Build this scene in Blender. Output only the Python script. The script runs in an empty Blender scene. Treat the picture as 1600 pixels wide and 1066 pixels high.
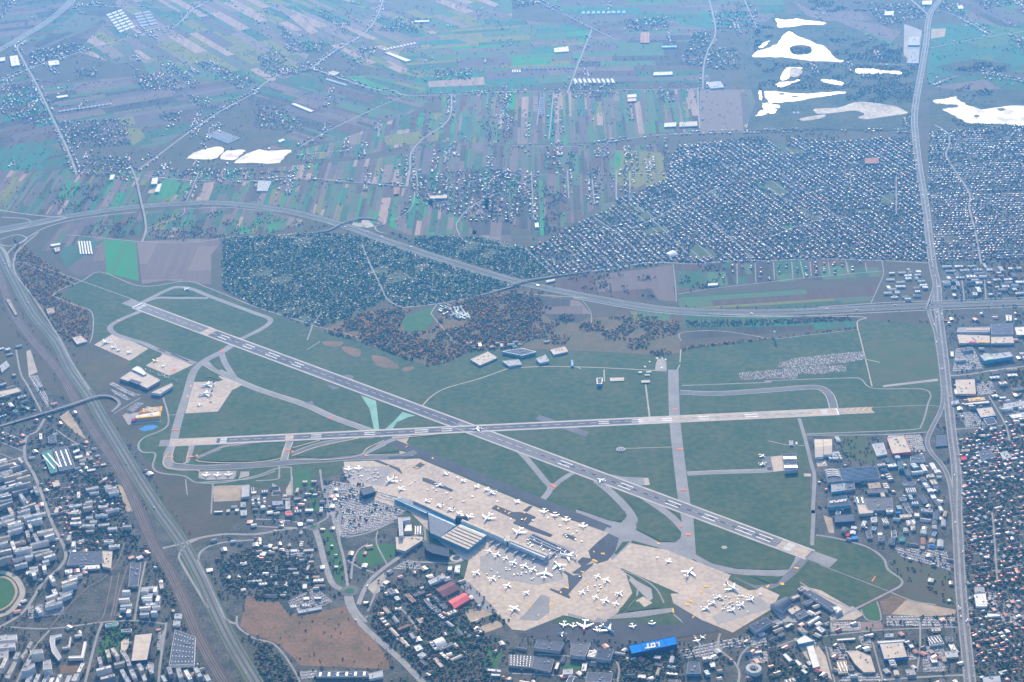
import bpy, math, random, zlib
import numpy as np
from mathutils import Vector, Matrix

# ------------------------------------------------------------------ camera, sky, sun, exposure
S = bpy.context.scene
IMW, IMH, FPX = 1600.0, 1066.0, 2700.0            # photograph size and focal length in its pixels
CAM_H, PITCH, ROLL, YOFF = 3622.0, math.radians(27.2), math.radians(-2.0), 6250.0
_cr, _sr, _cp, _sp = math.cos(ROLL), math.sin(ROLL), math.cos(PITCH), math.sin(PITCH)
_f = Vector((0, _cp, -_sp)); _r0 = Vector((1, 0, 0)); _u0 = Vector((0, _sp, _cp))
_R = _cr*_r0 + _sr*_u0; _U = -_sr*_r0 + _cr*_u0
CAM = Vector((0, -YOFF, CAM_H))
cam = bpy.data.cameras.new('camera'); camo = bpy.data.objects.new('camera', cam)
S.collection.objects.link(camo); S.camera = camo
cam.sensor_width = 36.0; cam.lens = 36.0*FPX/IMW; cam.clip_start = 5; cam.clip_end = 120000
M = Matrix((_R, _U, -_f)).transposed().to_4x4(); M.translation = CAM; camo.matrix_world = M

SUN_AZ, SUN_EL = math.radians(3.0), math.radians(23.0)
sdir = Vector((math.sin(SUN_AZ)*math.cos(SUN_EL), math.cos(SUN_AZ)*math.cos(SUN_EL), math.sin(SUN_EL)))
w = bpy.data.worlds.new('World'); S.world = w; w.use_nodes = True
nt = w.node_tree; bg = nt.nodes['Background']
sky = nt.nodes.new('ShaderNodeTexSky'); sky.sky_type = 'NISHITA'; sky.sun_disc = False
sky.sun_elevation = SUN_EL; sky.sun_rotation = SUN_AZ; sky.air_density = 1.0; sky.dust_density = 2.5; sky.ozone_density = 1.5
nt.links.new(sky.outputs[0], bg.inputs[0]); bg.inputs[1].default_value = 0.14
sl = bpy.data.lights.new('sun', 'SUN'); sl.energy = 5.0; sl.angle = math.radians(0.6); sl.color = (1.0, 0.83, 0.62)
so = bpy.data.objects.new('sun', sl); S.collection.objects.link(so); so.location = (0, 0, 3000)
so.rotation_euler = sdir.to_track_quat('Z', 'Y').to_euler()
S.view_settings.view_transform = 'Standard'; S.view_settings.look = 'None'
S.view_settings.exposure = 1.12; S.view_settings.gamma = 1.0; S.view_settings.use_curve_mapping = False
S.render.engine = 'CYCLES'
cy = S.cycles
cy.max_bounces = 4; cy.diffuse_bounces = 2; cy.glossy_bounces = 2; cy.transmission_bounces = 1; cy.volume_bounces = 1
cy.use_denoising = True; cy.caustics_reflective = False; cy.caustics_refractive = False

# ------------------------------------------------------------------ helpers
C = S.collection
rnd = random.Random(7); nrs = np.random.RandomState(11)
def G(px, py, z=0.0):
    "the point at height z that the photograph shows at pixel px,py"
    d = _f*FPX + _R*(px-IMW/2) - _U*(py-IMH/2)
    t = (z-CAM_H)/d.z
    return Vector((CAM.x+d.x*t, CAM.y+d.y*t, z))
def pix(x, y, z=0.0):
    "numpy: world to photograph pixel"
    X = np.asarray(x, float)-CAM.x; Y = np.asarray(y, float)-CAM.y; Z = np.asarray(z, float)-CAM_H
    a = X*_R.x+Y*_R.y+Z*_R.z; b = X*_U.x+Y*_U.y+Z*_U.z; c = X*_f.x+Y*_f.y+Z*_f.z
    return IMW/2+FPX*a/c, IMH/2-FPX*b/c, c
# survey sheets: each tag is an origin and scale of one enlarged part of the photograph
TILE = {'--': (0, 0, 1.0)}
for r_ in range(4):
    for c_ in range(4):
        TILE['%d%d' % (r_, c_)] = (400*c_, (0, 267, 534, 800)[r_], 3.9925 if r_ < 2 else 4.0)
for k_, v_ in dict(a=(0, 950, 9.1875), b=(160, 950, 9.1875), c=(600, 780, 10), d=(960, 940, 10), e=(1270, 670, 10), f=(840, 860, 10),
                   g=(1240, 940, 10), h=(740, 780, 10), i=(140, 430, 8), j=(220, 540, 9.9625), k=(520, 700, 9.9625), l=(660, 720, 9.9625),
                   m=(720, 850, 9.9625), n=(840, 940, 9.9625), o=(1000, 850, 9.9625), p=(1080, 890, 9.9625), q=(1000, 540, 13.325),
                   r=(1160, 680, 9.9625), s=(1270, 740, 9.9625), t=(300, 710, 9.9625), u=(600, 620, 8), v=(900, 720, 8),
                   w=(160, 560, 9.9625), x=(1440, 480, 9.9625)).items():
    TILE[k_] = v_
def P(s):
    out = []; t = TILE['--']
    for tok in s.split():
        if ',' in tok:
            a, b = tok.split(','); out.append((t[0]+float(a)/t[2], t[1]+float(b)/t[2]))
        else: t = TILE[tok]
    return out
def W(s, z=0.0): return [G(x, y, z) for x, y in P(s)]

MATS = {}
def mat(name, c, c2=None, scale=0.02, rough=0.95, spec=0.08, metal=0.0, stretch=None, fine=0.35, detail=3):
    "principled material whose colour wanders between c and c2 with soft noise in metres"
    if name in MATS: return MATS[name]
    m = bpy.data.materials.new(name); m.use_nodes = True; n = m.node_tree; b = n.nodes['Principled BSDF']
    b.inputs['Roughness'].default_value = rough; b.inputs['Specular IOR Level'].default_value = spec; b.inputs['Metallic'].default_value = metal
    if c2 is None: c2 = tuple(v*0.72 for v in c)
    tc = n.nodes.new('ShaderNodeTexCoord'); mp = n.nodes.new('ShaderNodeMapping')
    n.links.new(tc.outputs['Object'], mp.inputs[0])
    if stretch: mp.inputs['Scale'].default_value = stretch
    n1 = n.nodes.new('ShaderNodeTexNoise'); n1.inputs['Scale'].default_value = scale; n1.inputs['Detail'].default_value = detail
    n2 = n.nodes.new('ShaderNodeTexNoise'); n2.inputs['Scale'].default_value = scale*7; n2.inputs['Detail'].default_value = 2
    n.links.new(mp.outputs[0], n1.inputs['Vector']); n.links.new(mp.outputs[0], n2.inputs['Vector'])
    ad = n.nodes.new('ShaderNodeMath'); ad.operation = 'MULTIPLY_ADD'
    n.links.new(n2.outputs[0], ad.inputs[0]); ad.inputs[1].default_value = fine; n.links.new(n1.outputs[0], ad.inputs[2])
    rg = n.nodes.new('ShaderNodeMapRange'); rg.inputs[1].default_value = 0.38+fine*0.4; rg.inputs[2].default_value = 0.62+fine*0.6
    n.links.new(ad.outputs[0], rg.inputs[0])
    mx = n.nodes.new('ShaderNodeMix'); mx.data_type = 'RGBA'
    n.links.new(rg.outputs[0], mx.inputs[0]); mx.inputs[6].default_value = (*c, 1); mx.inputs[7].default_value = (*c2, 1)
    n.links.new(mx.outputs[2], b.inputs['Base Color'])
    MATS[name] = m; return m
def wallmat(name, c, cw, floor=3.1, duty=0.45):
    "facade: rows and columns of windows too small to tell apart at this distance"
    if name in MATS: return MATS[name]
    m = bpy.data.materials.new(name); m.use_nodes = True; n = m.node_tree; b = n.nodes['Principled BSDF']
    b.inputs['Roughness'].default_value = 0.7
    tc = n.nodes.new('ShaderNodeTexCoord'); sp = n.nodes.new('ShaderNodeSeparateXYZ'); n.links.new(tc.outputs['Object'], sp.inputs[0])
    def band(src, per, d):
        a = n.nodes.new('ShaderNodeMath'); a.operation = 'DIVIDE'; n.links.new(src, a.inputs[0]); a.inputs[1].default_value = per
        f = n.nodes.new('ShaderNodeMath'); f.operation = 'FRACT'; n.links.new(a.outputs[0], f.inputs[0])
        g = n.nodes.new('ShaderNodeMath'); g.operation = 'LESS_THAN'; n.links.new(f.outputs[0], g.inputs[0]); g.inputs[1].default_value = d
        return g.outputs[0]
    ax = n.nodes.new('ShaderNodeMath'); ax.operation = 'ADD'; n.links.new(sp.outputs[0], ax.inputs[0]); n.links.new(sp.outputs[1], ax.inputs[1])
    mm = n.nodes.new('ShaderNodeMath'); mm.operation = 'MULTIPLY'
    n.links.new(band(sp.outputs[2], floor, duty), mm.inputs[0]); n.links.new(band(ax.outputs[0], 4.3, 0.6), mm.inputs[1])
    mx = n.nodes.new('ShaderNodeMix'); mx.data_type = 'RGBA'; n.links.new(mm.outputs[0], mx.inputs[0])
    mx.inputs[6].default_value = (*c, 1); mx.inputs[7].default_value = (*cw, 1); n.links.new(mx.outputs[2], b.inputs['Base Color'])
    MATS[name] = m; return m

def mesh_obj(name, v, f, mats, parent=None, mi=None, smooth=False):
    me = bpy.data.meshes.new(name); me.from_pydata([tuple(p) for p in v], [], f)
    for m in (mats if isinstance(mats, (list, tuple)) else [mats]): me.materials.append(m)
    if mi is not None: me.polygons.foreach_set('material_index', mi)
    if smooth: me.polygons.foreach_set('use_smooth', [True]*len(f))
    me.update()
    o = bpy.data.objects.new(name, me); C.objects.link(o)
    if parent: o.parent = parent
    return o
def big_mesh(name, V, F, MI, mats):
    "numpy triangles to one object"
    me = bpy.data.meshes.new(name); nv, nf = len(V), len(F)
    me.vertices.add(nv); me.vertices.foreach_set('co', np.ascontiguousarray(V, np.float32).ravel())
    me.loops.add(nf*3); me.loops.foreach_set('vertex_index', np.ascontiguousarray(F, np.int32).ravel())
    me.polygons.add(nf); me.polygons.foreach_set('loop_start', np.arange(0, nf*3, 3, dtype=np.int32))
    for m in mats: me.materials.append(m)
    me.polygons.foreach_set('material_index', np.ascontiguousarray(MI, np.int32)); me.update(calc_edges=True)
    o = bpy.data.objects.new(name, me); C.objects.link(o); return o
def tag(o, label=None, cat=None, group=None, kind=None):
    if label: o['label'] = label
    if cat: o['category'] = cat
    if group: o['group'] = group
    if kind: o['kind'] = kind
    return o
def empty(name, loc, rz=0.0):
    o = bpy.data.objects.new(name, None); C.objects.link(o); o.location = loc; o.rotation_euler = (0, 0, rz); o.empty_display_size = 5
    return o

# occupancy raster (4 m cells) so that trees, houses and cars keep off roads, water and buildings
OX, OY, OC = -5200.0, -3400.0, 4.0
OW, OH = 2600, 3000
occ = np.zeros((OH, OW), np.uint8)
def inpoly(x, y, poly):
    r = np.zeros(np.shape(x), bool); n = len(poly)
    for i in range(n):
        x1, y1 = poly[i][0], poly[i][1]; x2, y2 = poly[(i+1) % n][0], poly[(i+1) % n][1]
        if y1 == y2: continue
        c = ((y1 > y) != (y2 > y)) & (x < (x2-x1)*(y-y1)/(y2-y1)+x1); r ^= c
    return r
def raster(poly, val=1):
    xs = [p[0] for p in poly]; ys = [p[1] for p in poly]
    i0 = max(0, int((min(xs)-OX)/OC)-1); i1 = min(OW, int((max(xs)-OX)/OC)+2); j0 = max(0, int((min(ys)-OY)/OC)-1); j1 = min(OH, int((max(ys)-OY)/OC)+2)
    if i1 <= i0 or j1 <= j0: return
    X, Y = np.meshgrid(OX+(np.arange(i0, i1)+.5)*OC, OY+(np.arange(j0, j1)+.5)*OC)
    occ[j0:j1, i0:i1][inpoly(X, Y, poly)] = val
def free(x, y, field=False):
    i = ((np.asarray(x)-OX)/OC).astype(int); j = ((np.asarray(y)-OY)/OC).astype(int)
    ok = (i >= 0) & (i < OW) & (j >= 0) & (j < OH)
    o = occ[np.clip(j, 0, OH-1), np.clip(i, 0, OW-1)]
    return ok & ((o == 0) | (field & (o == 2)))
def inframe(x, y, mx=45, z=0.0):
    a, b, c = pix(x, y, z); return (a > -mx) & (a < IMW+mx) & (b > -mx*0.7) & (b < IMH+mx)

_zi = [0]; ZK = 0.35                       # paint, paving and turf are thin sheets; ZK scales their spacing
def sheet(name, pts, z, m, occv=None, label=None):
    _zi[0] += 1
    z = (z+0.02*(_zi[0] % 12))*ZK
    v = [(p[0], p[1], z) for p in pts]
    o = mesh_obj(name, v, [list(range(len(v)))], m); o['kind'] = 'structure'
    if label: o['label'] = label
    if occv is not None: raster(pts, occv)
    return o
def smooth(pts, n=6, closed=False):
    if len(pts) < 3: return [Vector((p[0], p[1])) for p in pts]
    q = [Vector((p[0], p[1])) for p in pts]; L = len(q); out = []
    for i in range(L if closed else L-1):
        if closed: a, b, c, d = q[i-1], q[i], q[(i+1) % L], q[(i+2) % L]
        else: a, b, c, d = q[max(i-1, 0)], q[i], q[i+1], q[min(i+2, L-1)]
        for k in range(n):
            t = k/n
            out.append(0.5*((2*b)+(c-a)*t+(2*a-5*b+4*c-d)*t*t+(3*b-a-3*c+d)*t**3))
    if not closed: out.append(q[-1])
    return out
def ribbon_vf(line, wd, z, off=0.0):
    v = []; n = len(line)
    for i, p in enumerate(line):
        d = (line[min(i+1, n-1)]-line[max(i-1, 0)]); d = d.normalized() if d.length > 1e-6 else Vector((1, 0))
        nn = Vector((-d.y, d.x)); ww = wd[i] if hasattr(wd, '__len__') else wd
        zz = z[i] if hasattr(z, '__len__') else z
        for s in (1, -1):
            q = p+nn*(off+s*ww/2); v.append((q.x, q.y, zz))
    return v, [(2*i, 2*i+1, 2*i+3, 2*i+2) for i in range(n-1)]
def road(s, wd, m, z=1.0, name='road', n=6, off=0.0, occv=1, label=None, world=None):
    _zi[0] += 1
    line = smooth(world if world else W(s), n)
    zz = (z+0.02*(_zi[0] % 25))*ZK
    v, f = ribbon_vf(line, wd, zz, off)
    o = mesh_obj(name, v, f, m); o['kind'] = 'structure'
    if label: o['label'] = label
    if occv is not None:
        v2, _ = ribbon_vf(line, wd+6, 0, off)
        for a, b, c, d in f: raster([v2[a], v2[b], v2[c], v2[d]], occv)
    return line
def clip_half(poly, p, n):
    "keep the side where (q-p).n >= 0"
    out = []; L = len(poly)
    for i in range(L):
        a, b = poly[i], poly[(i+1) % L]; da = (a-p).dot(n); db = (b-p).dot(n)
        if da >= 0: out.append(a)
        if (da >= 0) != (db >= 0): out.append(a+(b-a)*(da/(da-db)))
    return out
# ------------------------------------------------------------------ ground, land cover
m_ground = mat('earth_scrub', (0.060, 0.062, 0.040), (0.085, 0.072, 0.055), 0.006, fine=0.6)
m_urban = mat('urban_ground', (0.105, 0.10, 0.095), (0.032, 0.044, 0.038), 0.016, fine=0.9, detail=8)
m_grass = mat('airfield_grass', (0.032, 0.068, 0.032), (0.072, 0.088, 0.044), 0.005, fine=1.2, detail=7)
m_grass2 = mat('verge_grass', (0.050, 0.085, 0.035), (0.080, 0.085, 0.045), 0.012, fine=0.6)
m_lawn = mat('lawn_green', (0.035, 0.10, 0.035), (0.05, 0.11, 0.04), 0.02, fine=0.6)
m_scrub = mat('brown_scrub', (0.20, 0.12, 0.08), (0.11, 0.085, 0.05), 0.012, fine=0.8, detail=6)
m_sand = mat('bare_sand', (0.36, 0.28, 0.20), (0.25, 0.20, 0.15), 0.02, fine=0.6)
m_woodfloor = mat('woodland_floor', (0.085, 0.085, 0.045), (0.15, 0.095, 0.05), 0.02, fine=0.7)
m_allot = mat('allotment_soil', (0.055, 0.085, 0.05), (0.085, 0.09, 0.06), 0.03, fine=0.7)
m_asph = mat('asphalt', (0.15, 0.15, 0.155), (0.11, 0.11, 0.115), 0.01, fine=0.5)
m_asph_d = mat('new_asphalt', (0.055, 0.058, 0.068), (0.075, 0.078, 0.086), 0.008, fine=0.5)
m_asph_l = mat('worn_asphalt', (0.24, 0.235, 0.235), (0.19, 0.185, 0.185), 0.012, fine=0.6)
m_conc = mat('apron_concrete', (0.45, 0.37, 0.29), (0.33, 0.275, 0.23), 0.008, fine=1.2, detail=8)
m_conc_d = mat('stained_concrete', (0.31, 0.285, 0.265), (0.25, 0.235, 0.22), 0.01, fine=0.6)
m_conc_l = mat('pale_shoulder', (0.42, 0.39, 0.36), (0.36, 0.33, 0.31), 0.02, fine=0.5)
m_gravel = mat('gravel_track', (0.36, 0.32, 0.26), (0.28, 0.25, 0.21), 0.02)
m_street = mat('street_paving', (0.26, 0.25, 0.24), (0.20, 0.195, 0.19), 0.02)
m_motor = mat('motorway_asphalt', (0.155, 0.155, 0.165), (0.12, 0.12, 0.13), 0.006)
m_ballast = mat('track_ballast', (0.105, 0.085, 0.078), (0.075, 0.065, 0.06), 0.02, stretch=(1, 0.15, 1), fine=0.6)
m_rail = mat('rail_bed', (0.20, 0.17, 0.16))
m_white = mat('white_paint', (0.80, 0.80, 0.78), (0.70, 0.70, 0.68), 0.05)
m_yellow = mat('yellow_paint', (0.72, 0.42, 0.08), (0.60, 0.36, 0.08), 0.05)
m_orange = mat('orange_paint', (0.70, 0.20, 0.10), (0.55, 0.18, 0.10), 0.05)
m_green = mat('green_painted_asphalt', (0.20, 0.36, 0.29), (0.16, 0.30, 0.25), 0.02)
m_hatch = mat('hatched_shoulder', (0.40, 0.33, 0.22), (0.32, 0.27, 0.20), 0.03)

gs = 42000.0
g = mesh_obj('ground', [(-gs, -gs, 0), (gs, -gs, 0), (gs, gs, 0), (-gs, gs, 0)], [(0, 1, 2, 3)], m_ground); g['kind'] = 'structure'

def land(s, m, z=0.25, name='land', occv=None, n=0): 
    p = W(s)
    if n: p = smooth(p, n, True)
    return sheet(name, p, z, m, occv)

# land cover under town, allotments and woods
URBAN = ["-- -60,590 60,600 130,640 215,700 260,790 300,860 390,1090 -60,1110",
         "-- 300,860 420,790 520,740 640,740 740,870 820,990 930,1000 1140,1000 1250,920 1340,950 1500,960 1520,1110 400,1110 340,950",
         "-- 1258,680 1450,672 1470,640 1480,480 1660,480 1660,1110 1500,1110 1500,950 1400,905 1273,835",
         "-- 1452,300 1660,300 1660,480 1478,480", "-- 1452,205 1660,190 1660,300 1450,300"]
for s in URBAN: land(s, m_urban, 0.2, 'town_ground')
SUB = "-- 830,388 900,350 935,335 965,320 960,312 985,305 1040,280 1050,240 1060,228 1190,212 1225,235 1235,215 1300,222 1420,212 1452,300 1456,408 1300,404 1100,412 1045,411 950,424 868,432"
land(SUB, m_urban, 0.22, 'suburb_ground')
ALLOT = ["-- 350,372 480,364 545,366 600,378 680,404 760,430 815,447 780,454 725,467 640,480 615,478 600,468 560,490 500,510 478,508 400,478 348,452 346,410",
         "-- 606,362 640,372 700,368 760,372 830,388 866,430 822,436 740,412 670,392"]
for s in ALLOT: land(s, m_allot, 0.22, 'allotment_ground')
WOOD = ["-- 500,516 560,492 616,480 640,484 625,505 640,520 680,515 690,485 720,468 800,455 832,455 840,480 850,510 800,520 800,544 735,548 700,564 672,573 560,533",
        "-- 22,372 60,402 118,440 92,456 138,486 142,520 132,540 92,528 60,480 28,430",
        "-- 1065,542 1200,528 1340,512 1342,522 1200,540 1068,556", "-- 1070,500 1200,500 1320,494 1340,500 1200,508 1075,512"]
WOODR = "-- 840,455 905,472 912,498 1000,492 1060,500 1064,552 1025,555 905,548 800,544 800,520 850,510"
land(WOODR, mat('scrubby_ground', (.075, .085, .04), (.14, .095, .06), .012, fine=.9, detail=7), 0.23, 'scrubland')
for s in WOOD: land(s, m_woodfloor, 0.24, 'woodland_floor')

# ------------------------------------------------------------------ fields: strips of crops, stubble, plough and fallow
FM = []
for i, (c, c2) in enumerate([((.075, .050, .046), (.10, .066, .06)), ((.15, .105, .10), (.19, .13, .12)), ((.26, .18, .14), (.31, .22, .17)), ((.030, .15, .060), (.045, .17, .06)),
                             ((.030, .082, .048), (.050, .095, .05)), ((.12, .125, .045), (.15, .14, .055)), ((.085, .10, .075), (.12, .115, .085)), ((.036, .036, .034), (.055, .046, .04)),
                             ((.20, .145, .13), (.24, .175, .15)), ((.055, .11, .06), (.08, .115, .06)), ((.115, .085, .092), (.09, .072, .078)), ((.32, .24, .17), (.27, .21, .16)), ((.022, .11, .075), (.03, .09, .06))]):
    c2 = tuple(a*.55+b*.45 for a, b in zip(c2, (.085, .085, .06))) if i not in (2, 11) else c2
    g_ = sum(c)/3; c = tuple(max(.012, g_+(v-g_)*(1.4 if i not in (1, 2, 8, 10, 11) else .85))*(1.15 if i in (3, 5, 12, 9) else .80 if i in (1, 2, 8, 11) else .95) for v in c)
    FM.append(mat('field_soil_%d' % i, c, c2, 0.03, stretch=(1, .06, 1), fine=0.9, detail=5))
PAL_MIX = [0, 1, 1, 2, 3, 4, 4, 5, 6, 6, 7, 8, 9, 9, 10, 10, 12]
PAL_DARK = [0, 0, 1, 7, 7, 4, 6, 10, 10, 9, 1, 4]
PAL_GREEN = [3, 4, 4, 9, 9, 12, 12, 6, 5, 1, 10]
PAL_PALE = [6, 8, 1, 2, 9, 6, 5, 8, 10, 4]
def strips(s, d0, d1, wmin, wmax, pal, lmin=250, lmax=700, seed=1, z=0.45):
    rr = random.Random(seed); poly = [Vector((p.x, p.y)) for p in W(s)]
    a, b = W(d0)[0], W(d1)[0]; u = Vector((b.x-a.x, b.y-a.y)).normalized(); n = Vector((-u.y, u.x))
    ts = [p.dot(n) for p in poly]; t = min(ts); T = max(ts); prev = -1
    while t < T:
        wd = rr.uniform(wmin, wmax)*rr.choice([.45, .6, .6, .8, 1, 1.3])
        q = clip_half(clip_half(poly, n*t, n), n*(t+wd-1.5), -n)
        if len(q) > 2:
            ss = [p.dot(u) for p in q]; sa = min(ss); sb = max(ss); c = sa-rr.uniform(0, lmax)
            while c < sb:
                L = rr.uniform(lmin, lmax); qq = clip_half(clip_half(q, u*c, u), u*(c+L-1.5), -u)
                if len(qq) > 2 and inframe(np.mean([p.x for p in qq]), np.mean([p.y for p in qq]), 90):
                    k = rr.choice(pal)
                    while k == prev and len(set(pal)) > 1: k = rr.choice(pal)
                    prev = k
                    sheet('field', qq, z, FM[k])
                c += L
        t += wd
AH = ('-- 850,200', '-- 850,60')     # straight ahead: the long narrow parcels of the plain
F_ = [  # polygon, direction, widths, palette, lengths
 ("-- -60,262 60,268 120,262 215,268 330,262 420,262 560,250 640,240 638,292 600,288 480,281 400,280 300,283 215,290 220,318 150,328 95,336 0,332 -60,330", AH, 22, 46, PAL_MIX, 120, 420),
 ("-- 228,284 300,285 400,283 480,284 600,291 640,295 640,300 690,320 720,345 750,366 640,368 600,350 540,348 470,328 420,320 330,313 228,317", AH, 20, 42, PAL_MIX, 120, 420),
 ("-- 640,178 700,176 760,170 770,212 700,218 640,226 560,245 470,250 455,238 520,222", AH, 24, 50, PAL_MIX, 150, 400),
 ("-- 800,142 848,145 960,142 1090,138 1093,206 1025,208 950,222 800,226 690,222 690,150", AH, 16, 36, PAL_MIX, 200, 600),
 ("-- 640,226 770,222 800,228 950,224 1050,226 1048,270 985,300 960,305 900,345 845,372 790,345 700,340 640,300", AH, 16, 40, PAL_DARK, 150, 500),
 ("-- 1093,140 1158,140 1162,205 1094,207", AH, 200, 260, [8, 1, 8], 400, 800),
 ("-- 1158,140 1190,140 1195,165 1180,185 1163,200", AH, 100, 150, [8, 6, 10], 400, 800),
 ("-- 440,0 700,-25 800,-25 800,60 740,70 690,110 640,120 560,100 500,60", ('-- 480,40', '-- 600,95'), 45, 110, PAL_PALE, 200, 600),
 ("-- 200,-30 440,-30 500,60 470,105 400,140 330,110 250,90 180,100 120,80 160,40", ('-- 300,40', '-- 420,110'), 45, 110, PAL_PALE, 250, 700),
 ("-- 380,150 440,110 520,118 600,140 690,148 640,178 540,215 460,232 400,235 470,200", ('-- 440,175', '-- 540,205'), 40, 80, PAL_DARK, 200, 500),
 ("-- 540,120 640,112 760,130 790,145 640,146 600,140", ('-- 540,110', '-- 640,135'), 40, 80, PAL_GREEN, 250, 500),
 ("-- 640,60 800,30 900,40 925,50 890,130 800,140 760,130 640,110 620,90", ('-- 640,62', '-- 900,45'), 60, 140, PAL_GREEN, 200, 500),
 ("-- 800,-20 1220,-20 1230,30 1100,45 980,30 920,45 840,-10", ('-- 820,10', '-- 1200,8'), 80, 170, [4, 12, 6, 10, 9, 1], 300, 900),
 ("-- 925,48 1040,30 1110,48 1108,135 1000,138 895,128", ('-- 920,90', '-- 1090,88'), 70, 150, PAL_DARK, 250, 600),
 ("-- 40,120 100,130 200,120 300,130 420,120 380,150 300,200 240,235 150,215 110,215", ('-- 60,170', '-- 240,140'), 50, 100, PAL_DARK, 200, 600),
 ("-- -60,120 40,120 105,215 118,262 60,265 -60,258", ('-- 0,180', '-- 90,158'), 60, 120, [12, 4, 10, 0, 7, 6], 200, 500),
 ("-- -60,20 10,70 60,70 120,20 110,-30 -60,-30", ('-- 0,30', '-- 90,20'), 70, 130, PAL_DARK, 200, 600),
 ("-- 120,20 200,10 160,40 120,80 60,100 30,90", ('-- 40,70', '-- 160,20'), 80, 150, [10, 0, 6, 7], 300, 600),
 ("-- 200,60 330,60 420,100 430,130 330,160 240,130", ('-- 240,70', '-- 380,140'), 60, 110, [6, 9, 10, 5, 8], 200, 500),
 ("-- 1252,70 1290,22 1365,38 1330,55", ('-- 1260,20', '-- 1360,30'), 300, 400, [1], 600, 900),
 ("-- 1452,40 1530,35 1660,55 1660,110 1500,115 1450,128 1452,75", ('-- 1460,70', '-- 1590,50'), 120, 260, [12, 4, 12, 9], 300, 800),
 ("-- 1500,-20 1660,-20 1660,48 1545,52 1480,20", ('-- 1500,0', '-- 1590,45'), 60, 120, PAL_DARK, 300, 700),
 ("-- 1452,135 1520,113 1570,122 1660,128 1660,100 1700,160 1600,150 1490,140", ('-- 1460,130', '-- 1600,110'), 120, 200, [1, 10, 4], 300, 800),
 ("-- 1460,185 1452,150 1480,142 1660,140 1660,165 1500,168", ('-- 1460,150', '-- 1600,145'), 90, 150, [4, 7, 9], 300, 800),
 ("-- 1250,35 1380,40 1415,100 1415,102 1290,98 1330,70", ('-- 1250,60', '-- 1400,60'), 120, 220, [4, 7, 4, 9], 200, 500),
 # between the expressway and the airfield
 ("-- 105,368 168,372 165,405 104,418 94,400", AH, 80, 130, [12, 4], 300, 500),
 ("-- 168,372 214,376 217,436 160,424 120,432 104,420", AH, 90, 140, [1, 10], 300, 600),
 ("-- 166,373 213,377 217,437 168,416", AH, 75, 85, [3, 3, 9], 500, 900),
 ("-- 214,377 340,372 345,380 330,398 330,445 260,438 222,444", AH, 150, 260, [8, 1, 8], 300, 500),
 ("-- 60,395 105,385 220,365 225,330 160,336 100,350", AH, 30, 55, PAL_DARK, 100, 300),
 ("-- 228,330 330,322 420,330 480,345 470,360 350,368 230,372", AH, 30, 60, PAL_MIX, 80, 250),
 ("-- 850,445 900,432 1000,422 1050,414 1056,468 1000,470 930,462 870,452", ('-- 900,440', '-- 1040,430'), 120, 180, [7, 1, 8, 0], 250, 500),
 ("-- 1060,462 1200,455 1375,445 1360,470 1250,480 1060,482", ('-- 1080,470', '-- 1360,452'), 35, 80, [4, 5, 0, 6, 9, 7], 500, 1200),
 ("-- 1060,414 1200,408 1370,405 1375,432 1200,442 1058,450", AH, 60, 120, [0, 7, 9, 4], 100, 250),
 ("-- 838,462 905,470 925,492 905,505 860,500 840,480", ('-- 840,480', '-- 920,480'), 120, 200, [1, 8, 7], 150, 400),
 ("-- 985,486 1050,487 1045,500 990,503", ('-- 985,490', '-- 1050,488'), 60, 90, [9, 5], 300, 500),
 ("-- 1068,490 1320,494 1340,497 1340,510 1080,530 1068,510", ('-- 1080,505', '-- 1330,498'), 70, 130, [4, 7, 4, 12], 400, 900),
 ("-- 735,310 790,305 800,380 760,372 735,366", AH, 70, 110, [8, 1, 7, 10], 200, 400),
 ("-- 960,235 1000,235 1038,240 1036,268 1000,292 962,290", AH, 120, 170, [5], 600, 900),
 ("-- 940,318 985,312 1010,330 960,345 938,340", AH, 90, 140, [9, 6], 200, 400),
 ("-- 1520,420 1570,418 1570,440 1530,444", AH, 150, 200, [10], 300, 500),
 ("-- 1562,408 1660,405 1660,435 1570,438", AH, 150, 200, [0], 300, 500),
]
for i, f_ in enumerate(F_): strips(f_[0], f_[1][0], f_[1][1], f_[2], f_[3], f_[4], f_[5], f_[6], seed=100+i, z=0.45+0.15*(i % 3))
# single plots that stand out
for s, k in (("01 800,850 1020,820 1050,860 990,900 810,905", 5), ("00 735,740 830,722 845,775 760,795", 5), ("00 775,800 880,800 905,860 830,910 800,850", 5), ("00 0,930 200,880 330,960 200,1062 0,1062", 12),
             ("02 640,945 670,945 690,990 665,1050 645,1050", 3), ("02 795,950 930,950 950,1062 800,1062", 5), ("02 320,845 345,845 345,905 318,905", 3), ("02 0,360 250,360 240,400 0,410", 3),
             ("01 570,480 640,475 830,555 720,560", 3), ("01 1060,540 1380,530 1380,580 1050,585", 12), ("01 1070,510 1420,480 1430,530 1080,545", 2), ("01 200,100 270,90 390,200 340,215", 2),
             ("03 1010,310 1200,270 1300,330 1290,360 1180,450 1005,530 990,420", 12), ("03 1110,160 1300,160 1390,210 1240,265 1110,280", 12), ("03 150,0 260,60 400,75 570,65 650,120 560,135 320,130 230,90", 1),
             ("03 545,160 680,150 830,200 780,255 700,235", 1), ("10 650,425 845,445 865,690 665,640", 3), ("10 1000,60 1110,50 1070,170 975,180", 3), ("10 1275,75 1340,70 1300,185 1240,185", 2),
             ("02 1170,565 1420,565 1440,745 1250,780 1170,790", 8), ("02 840,560 885,560 880,825 845,830", 9), ("12 170,60 190,60 200,410 175,400", 3), ("12 990,620 830,640 850,700 900,790 920,810 1020,815", 1)):
    sheet('field', W(s), 1.0, FM[k])

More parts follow.
